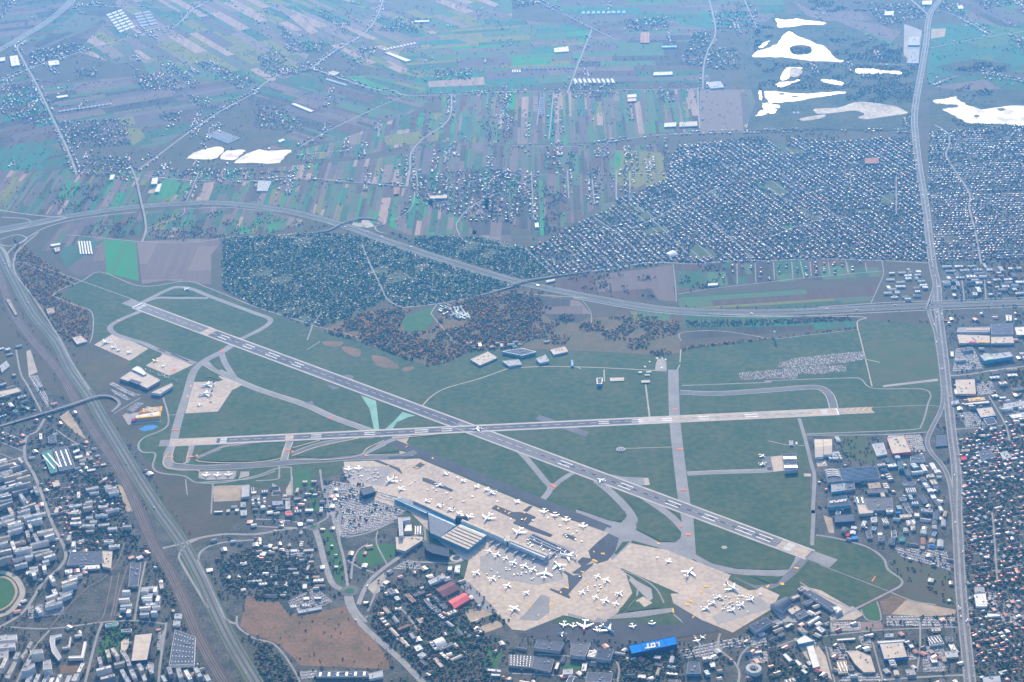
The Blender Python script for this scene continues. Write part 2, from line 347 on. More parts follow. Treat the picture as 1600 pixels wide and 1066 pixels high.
m_wet = mat('wetland', (.030, .048, .036), (.075, .075, .045), .006, fine=.9, detail=7)
land("-- 1165,60 1215,20 1290,25 1370,60 1440,105 1425,205 1165,206 1180,160 1160,100", m_wet, 1.0, 'wetland'); land("-- 1450,150 1530,140 1660,140 1660,196 1455,205", m_wet, 1.0, 'wetland'); land("-- 1460,105 1520,92 1580,100 1572,120 1500,118", m_wet, 2.9, 'wetland')
# ------------------------------------------------------------------ ponds
m_water = bpy.data.materials.new('pond_water'); m_water.use_nodes = True
_b = m_water.node_tree.nodes['Principled BSDF']; _b.inputs['Base Color'].default_value = (0.16, 0.135, 0.10, 1); _b.inputs['Roughness'].default_value = 0.30
_b.inputs['Specular IOR Level'].default_value = 0.5; _b.inputs['IOR'].default_value = 1.6
_b.inputs['Specular Tint'].default_value = (1.0, 0.74, 0.40, 1)  # warm glare is put into the reflection colour by this orange tint
_n = m_water.node_tree.nodes.new('ShaderNodeTexNoise'); _n.inputs['Scale'].default_value = 0.012; _n.inputs['Detail'].default_value = 5
_t = m_water.node_tree.nodes.new('ShaderNodeTexCoord'); _r = m_water.node_tree.nodes.new('ShaderNodeMapRange'); _r.inputs[1].default_value = .35; _r.inputs[2].default_value = .7; _r.inputs[3].default_value = .12; _r.inputs[4].default_value = .25
m_water.node_tree.links.new(_t.outputs['Object'], _n.inputs['Vector']); m_water.node_tree.links.new(_n.outputs[0], _r.inputs[0]); m_water.node_tree.links.new(_r.outputs[0], _b.inputs['Roughness'])
_s = m_water.node_tree.nodes.new('ShaderNodeMapRange'); _s.inputs[1].default_value = .40; _s.inputs[2].default_value = .62; _s.inputs[3].default_value = .10; _s.inputs[4].default_value = .60
m_water.node_tree.links.new(_n.outputs[0], _s.inputs[0]); m_water.node_tree.links.new(_s.outputs[0], _b.inputs['Specular IOR Level'])
m_bank = mat('reedy_bank', (.075, .065, .045), (.05, .055, .035), .02, fine=.8)
m_mud = mat('wet_mud', (0.50, 0.43, 0.33), (0.24, 0.21, 0.18), 0.006, rough=0.9, spec=0.1, fine=0.8, detail=6)
PONDS = ["03 48,115 100,125 180,118 240,128 330,135 362,145 340,155 230,155 130,170 60,170 62,145",
 "03 -90,355 -75,325 0,300 60,270 90,230 130,200 200,230 280,265 350,290 390,330 420,365 475,380 430,388 250,378 150,365 50,355 -20,358",
 "03 -60,295 0,255 10,262 -30,295", "03 75,490 120,425 205,420 205,432 140,450 135,485 100,500", "03 50,530 70,515 130,508 145,520 110,535 70,545",
 "03 145,510 195,497 190,508 150,517", "03 320,500 400,497 465,515 460,532 400,525", "03 548,430 640,428 720,440 800,442 835,452 820,465 750,458 620,460 555,458",
 "03 5,572 200,585 330,578 475,572 460,585 330,605 180,630 60,640 5,638", "02 1540,570 1558,572 1560,620 1545,618", "02 1575,575 1605,572 1605,612 1580,610",
 "02 1565,645 1597,645 1597,680 1570,675", "02 1520,725 1560,685 1597,690 1590,715 1545,722", "03 3,650 70,655 65,675 3,680", "03 3,686 55,684 40,705 3,708",
 "03 1030,630 1090,620 1130,612 1170,602 1195,630 1260,660 1330,680 1420,672 1500,662 1597,658 1700,655 1700,780 1450,775 1270,770 1200,745 1150,715 1090,685 1130,675 1180,668 1180,655 1110,650 1050,645",
 "00 1168,985 1230,945 1340,918 1400,930 1370,970 1320,998 1190,992", "00 1372,990 1410,945 1440,940 1530,938 1510,960 1465,998",
 "00 1465,1015 1530,965 1600,938 01 60,938 215,940 180,980 130,1020 0,1018", "23 1246,204 1258,199 1278,201 1276,209 1256,210"]
for s in PONDS[:-1]:
    q = smooth(W(s), 4, True); c_ = sum(q, Vector((0, 0)))/len(q); q = [p+Vector((rnd.uniform(-5, 5), rnd.uniform(-9, 9))) for p in q]
    sheet('pond_bank', [p+(p-c_).normalized()*rnd.uniform(7, 22) for p in q], 1.05, m_bank); sheet('pond', q, 1.6, m_water, 1)
for s in ("03 290,680 440,672 540,640 640,640 740,655 800,665 850,690 872,705 830,715 720,730 620,745 560,735 600,715 540,690 420,705 310,710", "03 200,740 350,715 340,735 230,755", "03 140,425 205,432 205,470 140,482"):
    sheet('mud_flat', smooth(W(s), 3, True), 1.9, m_mud, 1)
for s in ("03 135,300 160,285 210,280 260,290 275,315 260,335 200,345 150,335", "03 1428,680 1460,675 1488,684 1450,694", "03 1282,725 1300,716 1322,724 1300,736", "03 70,582 100,582 102,592 75,592", "03 150,600 185,598 185,606 155,607"):
    sheet('island', smooth(W(s), 3, True), 2.2, m_woodfloor, 0)
# ------------------------------------------------------------------ roads
# expressway (two carriageways on a grassy corridor)
S2 = "-- -80,372 0,358 60,347 95,340 160,330 225,322 330,317 420,325 480,337 545,355 600,375 700,408 800,438 900,460 1000,478 1080,486 1200,488 1330,483 1460,477 1660,470"
road(S2, 64, m_grass2, 0.9, 'verge', 8, label='grass verge of the expressway')
for off in (-12.5, 12.5): road(S2, 17, m_motor, 1.5, 'expressway', 8, off)
for off in (-26, 26): road(S2, 4.5, m_street, 1.45, 'service_lane', 8, off)
road("-- 900,462 1000,480 1080,488 1200,491 1330,486 1460,480 1660,473", 9, m_street, 1.8, 'ramp', 8, -30)
road("-- 1280,485 1380,478 1460,475 1660,468", 8, m_street, 1.8, 'ramp', 8, 32)
# expressway and railway along the left
S79 = "10 -60,400 0,490 60,620 200,880 350,1062 20 440,170 560,340 640,480 760,680 880,880 1000,1062 30 1130,180 1250,400 1350,620 1450,820 1610,1090"
road(S79, 62, m_grass2, 0.9, 'verge', 6, label='grass verge of the left expressway')
for off in (-9, 9): road(S79, 12, m_motor, 1.5, 'expressway', 6, off)
for off in (-23, 23): road(S79, 5, m_asph, 1.45, 'service_lane', 6, off)
RAIL = "10 -60,520 0,650 80,880 210,1062 20 380,200 490,400 600,580 700,720 800,900 870,1062 30 960,200 1050,350 1150,560 1250,800 1400,1062 1430,1110"
road(RAIL, 46, m_ballast, 1.0, 'railway', 6, label='dark railway track bed beside the left expressway')
for off in (-15, -8, 1, 9): road(RAIL, 2.4, m_rail, 1.6, 'railway_track', 6, off, None)
for s in ("30 700,400 650,640 600,690", "30 745,380 715,560 690,670", "30 800,330 740,520 715,650", "30 780,190 730,320 640,420 540,480 400,620 300,740"):
    road(s, 9, m_ballast, 1.2, 'siding', 6); road(s, 3, m_rail, 1.9, 'siding_track', 6, 0, None)
# interchange at the far left
for s, wd in (("10 -40,240 120,265 300,285 420,290", 12), ("10 -40,395 140,360 300,325 420,295", 14), ("10 0,430 100,400 160,415 150,440 60,470 0,460", 10), ("10 10,290 160,300 190,330 120,360 0,380", 9),
              ("10 35,535 70,490 140,440 260,365 400,320 600,285 850,258", 10), ("10 0,470 40,520 60,600", 14), ("10 90,560 110,500 240,385", 9), ("10 85,545 95,640 200,780 280,900 380,1062 20 440,115 560,300", 8)):
    road(s, wd, m_street, 1.7, 'ramp')
AVE = "03 1092,-20 1010,90 985,280 950,480 915,700 920,850 945,1062 13 980,200 1010,450 1030,600 1055,720 1062,860 1085,1062 23 1105,150 1120,300 1135,450 1152,600 1172,750 1182,900 1180,1062 33 1190,200 1200,400 1215,600 1235,800 1265,1090"
road(AVE, 40, m_street, 1.1, 'avenue', 8, label='broad avenue running down the right side')
for off in (-9.5, 9.5): road(AVE, 11, m_asph, 1.7, 'carriageway', 8, off)
AV2 = "13 1030,600 1040,720 1005,830 1010,900 1045,1000 1055,1062 23 1080,150 1095,330 1080,430 1030,530 995,620 1020,690 1100,790 1140,900 1160,1062"
road(AV2, 20, m_street, 1.15, 'avenue', 8); road(AV2, 11, m_asph, 1.75, 'carriageway', 8)
road("03 878,-15 990,85 1010,100", 16, m_street, 1.2, 'road')
FAR = "00 -40,330 0,310 250,165 380,70 450,0 480,-40"
for off in (-22, 0, 22): road(FAR, 13, m_asph_l, 1.2, 'expressway', 6, off)
R_ = [ # survey line, width
 ("00 470,30 590,35 800,45 1180,45", 8), ("00 575,0 600,30 700,42", 7), ("00 0,505 180,430 260,400 480,330 560,300 720,260 950,195 1090,165 1200,60 1330,-10", 10),
 ("00 480,1090 420,930 330,740 240,550 175,430 120,330 110,290 160,250", 13), ("00 860,1062 1000,960 1200,810 1400,680 1597,575 01 0,560 150,465 345,425", 11), ("01 345,425 470,330 670,210 750,110 800,-20", 12),
 ("01 370,430 520,485 760,560 860,565 940,595 1220,590 1390,580 02 0,572 340,568", 9), ("01 1220,590 1215,710 1170,780 1050,860 970,950 960,1062 11 945,95", 9), ("10 900,30 1200,60 1597,62 11 300,45 600,70 945,95", 8),
 ("01 940,595 780,660 600,745 430,825 280,910", 8), ("01 260,965 600,935", 7), ("02 160,5 500,175 640,240", 7), ("02 500,180 440,330 390,460 345,580", 10), ("02 1225,-20 1270,190 1220,320 1195,420 1190,555", 10),
 ("02 1190,555 1160,560 1170,800", 8), ("02 345,570 700,560 1190,555", 7), ("02 590,885 880,845 1170,830 1597,820 03 370,808 860,822", 8), ("02 1450,0 1530,180", 7), ("02 1270,190 1597,185", 7), ("02 180,580 155,780", 6),
 ("02 260,575 230,870", 7), ("02 0,910 430,915", 5), ("03 1010,300 1340,235 1640,190", 8), ("03 1010,530 1280,450 1480,485 1640,515", 7), ("03 1080,70 1180,100 1390,215", 7), ("03 1040,780 1120,830 1130,900 1110,970 1165,1062 13 1255,140 1255,230 1290,370 1330,580", 9),
 ("03 640,400 850,402 940,408", 6), ("10 420,400 650,420 860,440 1150,450 1400,420 1520,390", 6), ("10 915,360 1130,280 1150,230", 5), ("10 1240,10 1165,190", 5), ("10 100,570 200,580 510,688 850,810", 5),
 ("10 130,565 300,640 470,705", 5), ("10 330,780 380,740 510,688 630,632 880,720 1160,690 1300,730 1597,850 11 320,950 350,965 320,1055", 7), ("10 330,780 460,835 570,880 580,1000 560,1075", 6), ("11 350,965 500,1000 640,1040", 5),
 ("11 500,345 400,310 200,260 0,245 10 1400,228 1130,240", 6), ("11 660,460 720,600 760,680 820,800 910,850", 7), ("11 690,620 720,600 735,630 700,632", 6), ("11 1090,890 1240,1075", 6), ("11 1130,830 1090,890", 6), ("11 410,880 360,955", 5),
 ("11 1250,330 1260,380 1320,440 1597,475 12 80,480", 6), ("11 1250,330 1330,230 1500,140", 6), ("11 1180,100 1370,60 1500,30", 6), ("11 990,130 980,210 930,270 840,310", 5), ("11 1000,0 1010,120", 5),
 ("12 80,480 260,650", 8), ("12 120,0 135,300", 6), ("12 345,0 355,170", 6), ("12 500,50 515,210", 6), ("12 650,0 650,175", 7), ("12 735,0 735,140", 6), ("12 0,25 340,25", 5), ("12 735,18 960,15", 5), ("12 1005,585 1020,720 1025,820", 5), ("12 440,810 490,880 495,950", 4),
 ("12 1035,770 1250,735 1597,695 13 220,670 720,625", 5), ("13 800,30 800,270", 6), ("13 510,0 515,80", 6), ("13 710,560 720,640 690,720 640,830", 5), ("13 200,560 225,670", 5), ("13 485,560 500,640", 5), ("13 1210,680 1225,805", 6), ("13 1350,680 1360,800", 6),
 ("13 40,1050 300,1020 560,990", 5), ("20 100,50 130,200 170,270 260,440", 8), ("20 280,480 230,560 165,600 155,720 190,790 230,870 300,1062 30 340,100 410,250 380,340 270,440 150,620 0,720 -60,750", 12),
 ("20 0,760 150,720", 7), ("20 350,550 450,620 520,650", 6), ("20 710,450 880,350", 6), ("20 1330,890 1320,1075", 6), ("20 1240,880 1480,865 1597,850 21 120,810", 7), ("20 1160,860 1170,960", 5),
 ("20 1020,350 1050,520 900,600 865,650 890,690 970,700 955,780 1000,820 1150,840 1230,880 1400,880 1597,840 21 140,790 220,785", 8), ("20 1050,460 1110,455", 5), ("21 145,770 145,830 130,860 0,870", 7), ("21 220,785 225,960", 7),
 ("23 1110,215 1250,205 1400,180 1640,150", 10), ("23 230,585 700,582 1000,565", 7), ("23 1150,550 1400,530 1640,505", 8), ("23 1380,340 1480,510 1510,620", 7), ("33 1410,100 1420,250 1435,450", 7), ("33 1435,370 1640,300", 6),
 ("33 1190,600 1400,625 1640,655", 7), ("33 950,690 950,850 930,1000", 6), ("33 320,780 700,740 1180,720", 7), ("33 730,1050 1000,1030 1220,1020", 9), ("33 1400,-10 1410,100", 6), ("33 240,690 130,660 0,700", 6), ("33 170,800 60,840 0,850", 6),
 ("30 980,235 1130,200 1240,165 1400,140 1597,140 31 180,110 350,95", 13), ("30 1597,175 1400,190 1280,230 1240,290 1270,380 1400,650 1480,700", 10), ("30 1240,170 1160,210 1120,270 1140,330 1300,600", 9), ("30 1480,650 1490,720 1590,790 31 100,820 180,900 260,1030 280,1090", 7),
 ("30 640,690 600,800 530,1075", 9), ("30 310,740 200,870 100,1075", 8), ("30 1040,690 1000,960 990,1080", 8), ("30 910,310 870,500 840,680", 7), ("30 60,720 310,730 640,690 840,680 1040,700", 8),
 ("31 365,95 400,200 430,320 480,450 560,500 580,580 640,680 740,780 900,920 1060,1085", 22), ("31 480,-10 520,180 550,300 575,480", 10), ("31 350,90 440,40 450,0", 9), ("31 585,490 620,600 690,690", 12), ("31 640,580 680,480 740,400 870,300 1040,180", 17),
 ("31 740,380 650,350 570,300", 8), ("31 700,200 640,240 605,320 595,420", 8), ("31 860,60 700,130 560,160", 9), ("31 960,310 1150,318 1260,315 1330,270 1345,230", 10), ("31 760,120 755,200 820,330", 6), ("31 1060,180 1050,80 1020,0", 9),
 ("31 900,600 950,650 1010,740", 7), ("31 660,680 700,650", 7), ("31 830,370 760,480 700,620", 8), ("21 400,800 430,960 520,1062 31 520,180", 8), ("21 560,900 700,880 900,960", 8), ("21 640,960 800,1000 1000,1062 31 1040,20", 9), ("21 540,1062 620,980 760,960 900,1020", 8),
 ("31 0,90 100,95 300,100", 8), ("31 0,45 200,55 330,80", 7), ("32 430,620 600,650", 5), ("32 620,345 760,420 780,520 690,620", 7), ("32 650,350 800,410 900,480 950,570", 6), ("32 1010,640 1100,720 1150,790 1180,840", 7), ("32 1300,760 1290,850 1380,930 1420,1000 1410,1090", 8), ("32 1597,760 1450,870 1410,960", 7),
 ("32 160,890 330,900 640,930 660,1062", 7), ("32 0,1010 250,1020 640,1050", 6), ("33 560,600 400,680 300,720", 8), ("33 200,440 330,520 540,610", 7), ("33 360,840 420,1075", 5), ("33 650,800 720,1062", 6)]
for s, wd in R_: road(s, wd, m_street)
for s, wd in (("12 250,780 500,800 900,860 1300,895 1597,905 13 580,912 555,945 580,1062 23 610,110 650,280", 6), ("12 0,760 250,780", 5), ("12 1055,1062 1060,1010 1300,1000 13 0,1045", 4), ("22 1050,130 1055,50", 5), ("22 1050,145 1025,190", 5),
              ("23 610,110 700,130", 5), ("22 400,155 430,170", 5), ("21 1040,400 1100,340 1190,290 1400,230 1597,160 22 0,165 200,155 400,158 600,165 965,185", 6), ("21 320,50 400,0", 4), ("22 575,175 578,250", 6), ("22 835,270 860,470", 7), ("22 705,668 1020,658", 4), ("23 0,620 120,645 225,650", 4)):
    road(s, wd, m_gravel, 1.2, 'track')
# bridge decks over the expressways: ramps rise to a deck carried on piers
def bridge(s, wd, zs, label, m=m_street):
    pts = W(s); line = smooth(pts, 6); n = len(line); zz = np.interp(np.linspace(0, 1, n), np.linspace(0, 1, len(zs)), zs)
    root = empty('road_bridge', (line[n//2].x, line[n//2].y, 0)); tag(root, label, 'bridge')
    o = Vector((root.location.x, root.location.y)); l2 = [p-o for p in line]
    v, f = ribbon_vf(l2, wd, list(zz)); k = len(v); v2 = [(a, b, max(c-1.6, 0.2)) for a, b, c in v]
    F = f+[tuple(k+i for i in reversed(q)) for q in f]
    for i in range(n-1):
        F += [(2*i, 2*i+2, k+2*i+2, k+2*i), (2*i+1, k+2*i+1, k+2*i+3, 2*i+3)]
    mesh_obj('deck', v+v2, F, m, root)
    for s_ in (1, -1):
        pv, pf = ribbon_vf(l2, 0.8, list(zz+1.0), s_*(wd/2-0.4)); kk = len(pv)
        mesh_obj('parapet', pv+[(a, b, c-1.2) for a, b, c in pv], pf+[(2*i, 2*i+2, kk+2*i+2, kk+2*i) for i in range(n-1)]+[(2*i+1, kk+2*i+1, kk+2*i+3, 2*i+3) for i in range(n-1)], m_conc_l, root)
    for i in range(2, n-2, 5):
        if zz[i] > 4.5:
            p = l2[i]; mesh_obj('pier', [(p.x+a, p.y+b, z) for z in (0, zz[i]-1.6) for a, b in ((-1.5, -1.5), (1.5, -1.5), (1.5, 1.5), (-1.5, 1.5))], [(0, 1, 5, 4), (1, 2, 6, 5), (2, 3, 7, 6), (3, 0, 4, 7)], m_conc_l, root)
    for a, b, c, d in f: raster([(v[i][0]+o.x, v[i][1]+o.y) for i in (a, b, c, d)], 1)
bridge("20 -40,540 0,530 250,460 450,400 600,350 680,345 730,365 745,395 700,440", 13, [1.2, 2.5, 6, 8, 8, 6, 4, 2, 1.4], 'long road bridge curving over the railway and left expressway into a loop')
bridge("10 820,-20 850,60 880,190 905,300 910,380 885,445", 11, [1.4, 4, 7.5, 7.5, 4, 1.4], 'road bridge over the far expressway near the two white sheds')
bridge("11 320,390 450,375 530,335 600,312 680,298 750,308 795,335 745,350 760,380 820,395", 10, [1.4, 4, 7.5, 8, 6, 3, 2, 1.5, 1.4, 1.4], 'curling road bridge over the expressway above the allotments')
bridge("11 1350,790 1500,750 1597,725 12 0,715 100,688 270,660 500,625", 11, [1.4, 2, 5, 8, 8, 4, 1.4], 'straight road bridge over the expressway beside the big suburb')
road("11 910,855 1130,830 1350,790", 9, m_street); road("12 500,625 840,575 1010,575 1150,580 1400,560 1597,560 13 340,550 700,560 1000,575", 10, m_street)
bridge("13 985,870 990,850 1000,822 1010,800", 9, [1.4, 6, 6, 1.4], 'short bridge where the avenue branch crosses the expressway')
# roundabouts
for s, r_ in (("31 360,95", 26), ("31 585,495", 34)):
    c = W(s)[0]; ring = [Vector((c.x+r_*math.cos(t*math.pi/12), c.y+r_*math.sin(t*math.pi/12))) for t in range(24)]
    sheet('roundabout', ring, 1.9, m_asph, 1); sheet('roundabout_island', [c.xy+(p-c.xy)*0.5 for p in ring], 2.2, m_lawn)
# racecourse at the lower left
RC = "30 -40,385 20,378 80,400 125,450 140,510 110,570 50,630 -40,660"
land("30 -160,380 0,375 60,400 100,460 100,520 60,580 0,625 -160,660", m_lawn, 1.0, 'racecourse_turf', 1)
road(RC, 20, m_gravel, 1.6, 'racecourse_track'); road("30 -40,415 20,408 70,430 100,480 95,530 50,590 -40,630", 9, m_sand, 1.7, 'racecourse_track')
# brown open ground, sand, lawns, building sites
for s, m in (("31 -60,560 140,560 200,640 470,610 560,590 640,690 740,800 840,940 830,985 280,960 150,830 0,770 -60,760", m_scrub), ("30 1540,530 1600,520 1600,780 1500,720", m_scrub), ("33 780,265 950,300 1140,375 1180,600 1000,580 860,530 840,440 770,330", mat('dull_meadow', (.085, .075, .055), (.07, .085, .05), .01)),
             ("33 770,610 860,545 960,570 1175,612 1170,640 1030,655 760,640", m_sand), ("33 700,560 780,520 870,545 770,640 720,640", m_scrub), ("20 370,470 430,430 540,610 470,570", m_sand), ("20 735,890 770,910 840,1062 790,1062", m_sand), ("20 165,60 190,50 235,190 180,215", m_gravel),
             ("20 500,150 700,60 820,130 700,230 620,300 560,260", mat('rough_meadow', (.07, .075, .045), (.10, .08, .05), .01)), ("t 320,500 420,490 770,480 890,470 880,660 750,720 340,740", m_sand), ("t 1250,450 1370,520 1370,640 1240,650", m_gravel), ("t 1460,560 1570,340 1570,640 1470,640", m_gravel),
             ("21 240,800 330,790 400,1062 350,1062 320,880 240,960", m_lawn), ("31 400,80 470,130 540,300 540,470 500,420 450,260", m_lawn), ("31 1200,740 1290,700 1350,790 1240,850", m_lawn), ("31 1300,620 1440,590 1480,640 1340,690", m_sand), ("31 1390,720 1510,680 1555,712 1430,757", m_sand), ("31 690,470 800,380 815,470 740,520", m_gravel),
             ("31 630,260 720,200 870,200 870,280 720,345 650,330", m_lawn), ("33 400,620 530,590 600,640 540,675 380,680", m_conc), ("33 200,460 330,490 520,600 440,640 300,540", m_conc), ("33 160,790 290,800 360,900 400,1050 300,980 230,900", m_conc), ("33 0,590 120,590 240,690 100,690", m_conc_d),
             ("33 580,690 720,690 715,740 580,750", mat('red_gravel', (.22, .16, .14))), ("33 580,610 680,565 700,670 630,672", m_lawn), ("33 340,780 640,770 640,850 370,840", mat('mown_field', (.06, .08, .055))), ("23 600,0 1050,0 1070,230 660,280", m_grass2), ("23 720,250 1060,232 1065,245 720,285", m_conc_d),
             ("23 440,595 620,590 680,740 640,760 470,730", m_grass2), ("23 1490,180 1660,160 1660,340 1530,350", m_woodfloor), ("23 1300,205 1380,195 1395,240 1320,255", m_grass2), ("33 1450,470 1600,465 1597,640 1455,620", mat('grey_plot', (.16, .15, .14))), ("33 1270,380 1430,370 1597,330 1597,460 1290,455", m_woodfloor),
             ("02 1470,770 1500,810 1490,818 1445,785", m_sand), ("03 850,150 960,190 940,398 845,400", m_conc_d), ("03 1020,180 1110,178 1095,275 1010,295", m_sand), ("03 0,910 50,895 110,970 40,985", m_lawn), ("03 740,1010 910,1010 910,1062 740,1062", m_lawn), ("12 820,20 960,20 970,70 840,115", FM[5]),
             ("11 900,930 1000,880 1110,850 1100,950 1030,1010 930,1010", m_lawn), ("11 610,310 700,305 740,345 690,358 600,340", m_gravel), ("00 700,270 740,285 740,320 640,330", m_sand), ("10 930,120 970,110 960,140 920,140", m_sand), ("30 370,960 510,945 500,1000 380,1010", m_scrub), ("30 0,0 40,0 40,0.1", m_lawn),
             ("33 345,20 400,40 415,135 380,130", m_sand), ("30 600,860 700,720 800,740 780,900 640,920", m_lawn), ("31 1440,830 1540,870 1500,1000 1420,950", m_lawn), ("32 320,945 440,950 430,985 310,980", m_lawn)):
    land(s, m, 0.75, 'open_ground', 1 if m in (m_scrub, m_sand, m_conc, m_conc_d) else None)
# ------------------------------------------------------------------ airfield
land("-- 92,462 128,440 157,426 225,448 288,440 325,452 400,482 478,510 560,534 672,574 700,566 727,556 735,548 800,545 905,550 1025,556 1062,556 1072,545 1345,512 1345,500 1462,508 1472,600 1470,640 1450,675 1258,681 1270,800 1273,836 1350,855 1385,880 1412,906 1335,950 1250,912 1210,960 1090,975 880,990 820,985 740,920 700,880 620,790 540,740 420,762 330,760 270,742 235,722 213,700 222,660 262,640 258,600 180,565 148,525 143,486", m_grass, 0.5, 'airfield_grass', 2)
def paved(s, m, z=1.2, name='taxiway', n=0): return land(s, m, z, name, None, n)
def taxi(s, wd, m=m_asph_l, z=1.2, edge=True):
    if edge: road(s, wd+7, m_conc_l, z-0.7, 'taxiway_shoulder', 8, 0, None)
    road(s, wd, m, z+0.6, 'taxiway', 8, 0, None)
# two runways
A15, B33 = W("-- 215,477.5")[0], W("-- 1266,867.5")[0]
A11, B29 = W("-- 265,692.5")[0], W("-- 1309,643.5")[0]
def rw(a, b, s0, s1, off, wd, z, m, name):
    d = (b-a).xy; L = d.length; u = d/L; n = Vector((-u.y, u.x)); q = []
    for s_, t in ((s0, -1), (s1, -1), (s1, 1), (s0, 1)):
        p = a.xy+u*(s_*L)+n*(off+t*wd/2); q.append(Vector((p.x, p.y)))
    return sheet(name, q, z, m, None)
m_asph_r = mat('runway_new_asphalt', (.085, .088, .10), (.13, .13, .14), .01, fine=.9, detail=6)
m_rwy = mat('runway_asphalt', (.185, .18, .185), (.14, .14, .145), .006, stretch=(1, 1, 1), fine=.6)
rw(A15, B33, 0, 1, 0, 76, 2.2, m_conc_l, 'runway_shoulder'); rw(A15, B33, -0.022, 0, 0, 62, 2.2, m_asph_l, 'runway_stopway'); rw(A15, B33, 1.0, 1.026, 0, 62, 2.2, m_asph_l, 'runway_stopway')
rw(A15, B33, 0, 1, 0, 58, 2.6, m_rwy, 'runway')
rw(A15, B33, 0.13, 0.50, 0, 46, 3.0, m_asph_r, 'runway_resurfacing'); rw(A15, B33, 0.50, 0.545, 2, 50, 3.0, m_asph_r, 'runway_resurfacing'); rw(A15, B33, 0.66, 0.97, 0, 9, 3.0, m_asph_d, 'runway_rubber_track')
rw(A15, B33, 0.965, 0.998, 0, 58, 3.3, m_conc, 'runway_threshold_slab'); rw(A15, B33, 0.128, 0.142, 0, 60, 3.3, m_conc, 'runway_slab')
rw(A11, B29, 0, 1, 0, 62, 2.7, m_conc_l, 'runway_shoulder'); rw(A11, B29, 0.07, 0.7, 0, 38, 3.1, m_asph_r, 'runway'); rw(A11, B29, 0.0, 0.07, 0, 52, 3.15, m_conc, 'runway_threshold_slab')
rw(A11, B29, 0.75, 1.0, 0, 54, 3.1, m_conc, 'runway'); rw(A11, B29, 0.75, 0.96, 0, 16, 3.5, m_conc_d, 'runway_rubber_track'); rw(A11, B29, 1.0, 1.052, 0, 54, 3.1, m_conc_d, 'runway_stopway'); rw(A11, B29, -0.015, 0, 0, 54, 3.1, m_asph_l, 'runway_stopway'); rw(A11, B29, 0.172, 0.184, 0, 54, 3.5, m_conc, 'runway_slab')
def dashes(a, b, per, ln, wd, z, s0, s1):
    d = (b-a).xy; L = d.length; k = s0*L
    while k < s1*L: rw(a, b, k/L, (k+ln)/L, 0, wd, z, m_white, 'centre_line_mark'); k += per
dashes(A15, B33, 50, 30, 1.3, 4.0, 0.02, 0.96); dashes(A11, B29, 50, 30, 1.2, 4.0, 0.09, 0.95)
for a, b, fr, o_ in ((A15, B33, (.155, .2, .24, .285), 11), (A15, B33, (.69, .77, .83, .875, .915, .94), 11), (A11, B29, (.21, .29, .365, .405), 9), (A11, B29, (.64, .69, .735, .79, .86), 9)):
    for f_ in fr:
        for s_ in (1, -1): rw(a, b, f_, f_+(.016 if f_ not in (.24, .915, .365, .86) else .02), s_*o_, 4.2, 4.1, m_white, 'touchdown_mark')
for a, b, f0, f1, wr in ((A15, B33, .004, .011, 26), (A15, B33, .972, .98, 26), (A11, B29, .075, .085, 20), (A11, B29, .975, .985, 22)):
    for k in range(-6, 7):
        if k: rw(a, b, f0, f1, wr*k/6.5, 1.6, 4.1, m_white, 'threshold_mark')
rw(A15, B33, -0.0012, 0.0006, 0, 60, 4.0, m_white, 'threshold_line'); rw(A11, B29, .999, 1.0005, 0, 54, 4.0, m_white, 'threshold_line')
for s_ in (1, -1): rw(A15, B33, 0, 1, s_*31.5, 2.2, 3.7, mat('edge_line', (.62, .58, .52)), 'runway_edge_line')
u_ = (B29-A11).xy.normalized(); n_ = Vector((-u_.y, u_.x))
for k in range(5):
    p = B29.xy+u_*(22+26*k)
    for s_ in (1, -1):
        a = p+n_*(s_*24)+u_*24; sheet('chevron', [p, p+u_*5, a+u_*5, a], 3.9, m_yellow)
# taxiways
taxi("-- 212,478 240,464 258,455 276,449 300,452 330,464 400,490 421,498 420,506 405,516 372,532 358,538", 26, m_asph_l)
taxi("-- 222,474 245,466 275,466 300,466 325,466", 20, m_asph_l)
taxi("-- 219,487 188,500 172,511 178,521 195,528 225,537 252,549 305,568", 27, m_asph_l)
taxi("-- 362,540 345,551 322,563 303,580 292,615 278,660 271,690 262,712 266,728 288,733 320,731", 36, m_asph_l)
taxi("-- 318,566 345,582 400,607 475,632 520,652 575,672 600,682", 28, m_asph_l); taxi("-- 346,552 352,568 366,590", 28, m_asph_l, edge=False)
taxi("-- 270,727 310,731 400,727 470,721 560,715 620,714 650,706", 34, m_asph); taxi("-- 300,692 297,706 290,724", 26, m_asph_l, edge=False)
taxi("-- 306,715 345,700 400,690 450,686", 20, m_asph); taxi("-- 453,690 447,706 444,720", 24, m_asph_l); taxi("-- 457,710 500,694 560,685 600,680", 22, m_asph); taxi("-- 560,712 585,700 612,688 640,680", 26, m_asph_l)
paved("k 620,180 1270,60 1270,130 860,130 700,170", m_hatch, 1.6)
taxi("-- 588,682 625,697 658,710 720,735 800,767 870,796 950,828", 54, m_asph_d, 1.35)
paved("v 0,610 560,780 680,640 740,860 1040,1020 1240,1020 1310,960 1320,840 1450,740 1480,1064 1440,1300 1200,1150 1000,1080 640,980 400,890 0,750", m_asph_l, 1.5, 'taxiway')
taxi("-- 808,702 822,716 838,735 852,752 860,762 852,776 838,788", 26, m_asph_l); taxi("-- 905,735 890,742 872,754 862,764", 24, m_asph_l, edge=False)
taxi("v 250,250 420,380 600,560 690,680 720,760 690,850 600,900", 34, m_asph_l); taxi("v 760,400 1000,560 1180,690 1320,830 1400,930", 32, m_asph_l)
taxi("-- 1052,578 1054,650 1060,710 1070,790 1078,830 1082,870", 46, m_asph_l, 1.0)
taxi("-- 1040,852 1085,868 1120,886 1170,894 1210,896 1228,890 1248,876 1264,866", 34, m_asph_l)
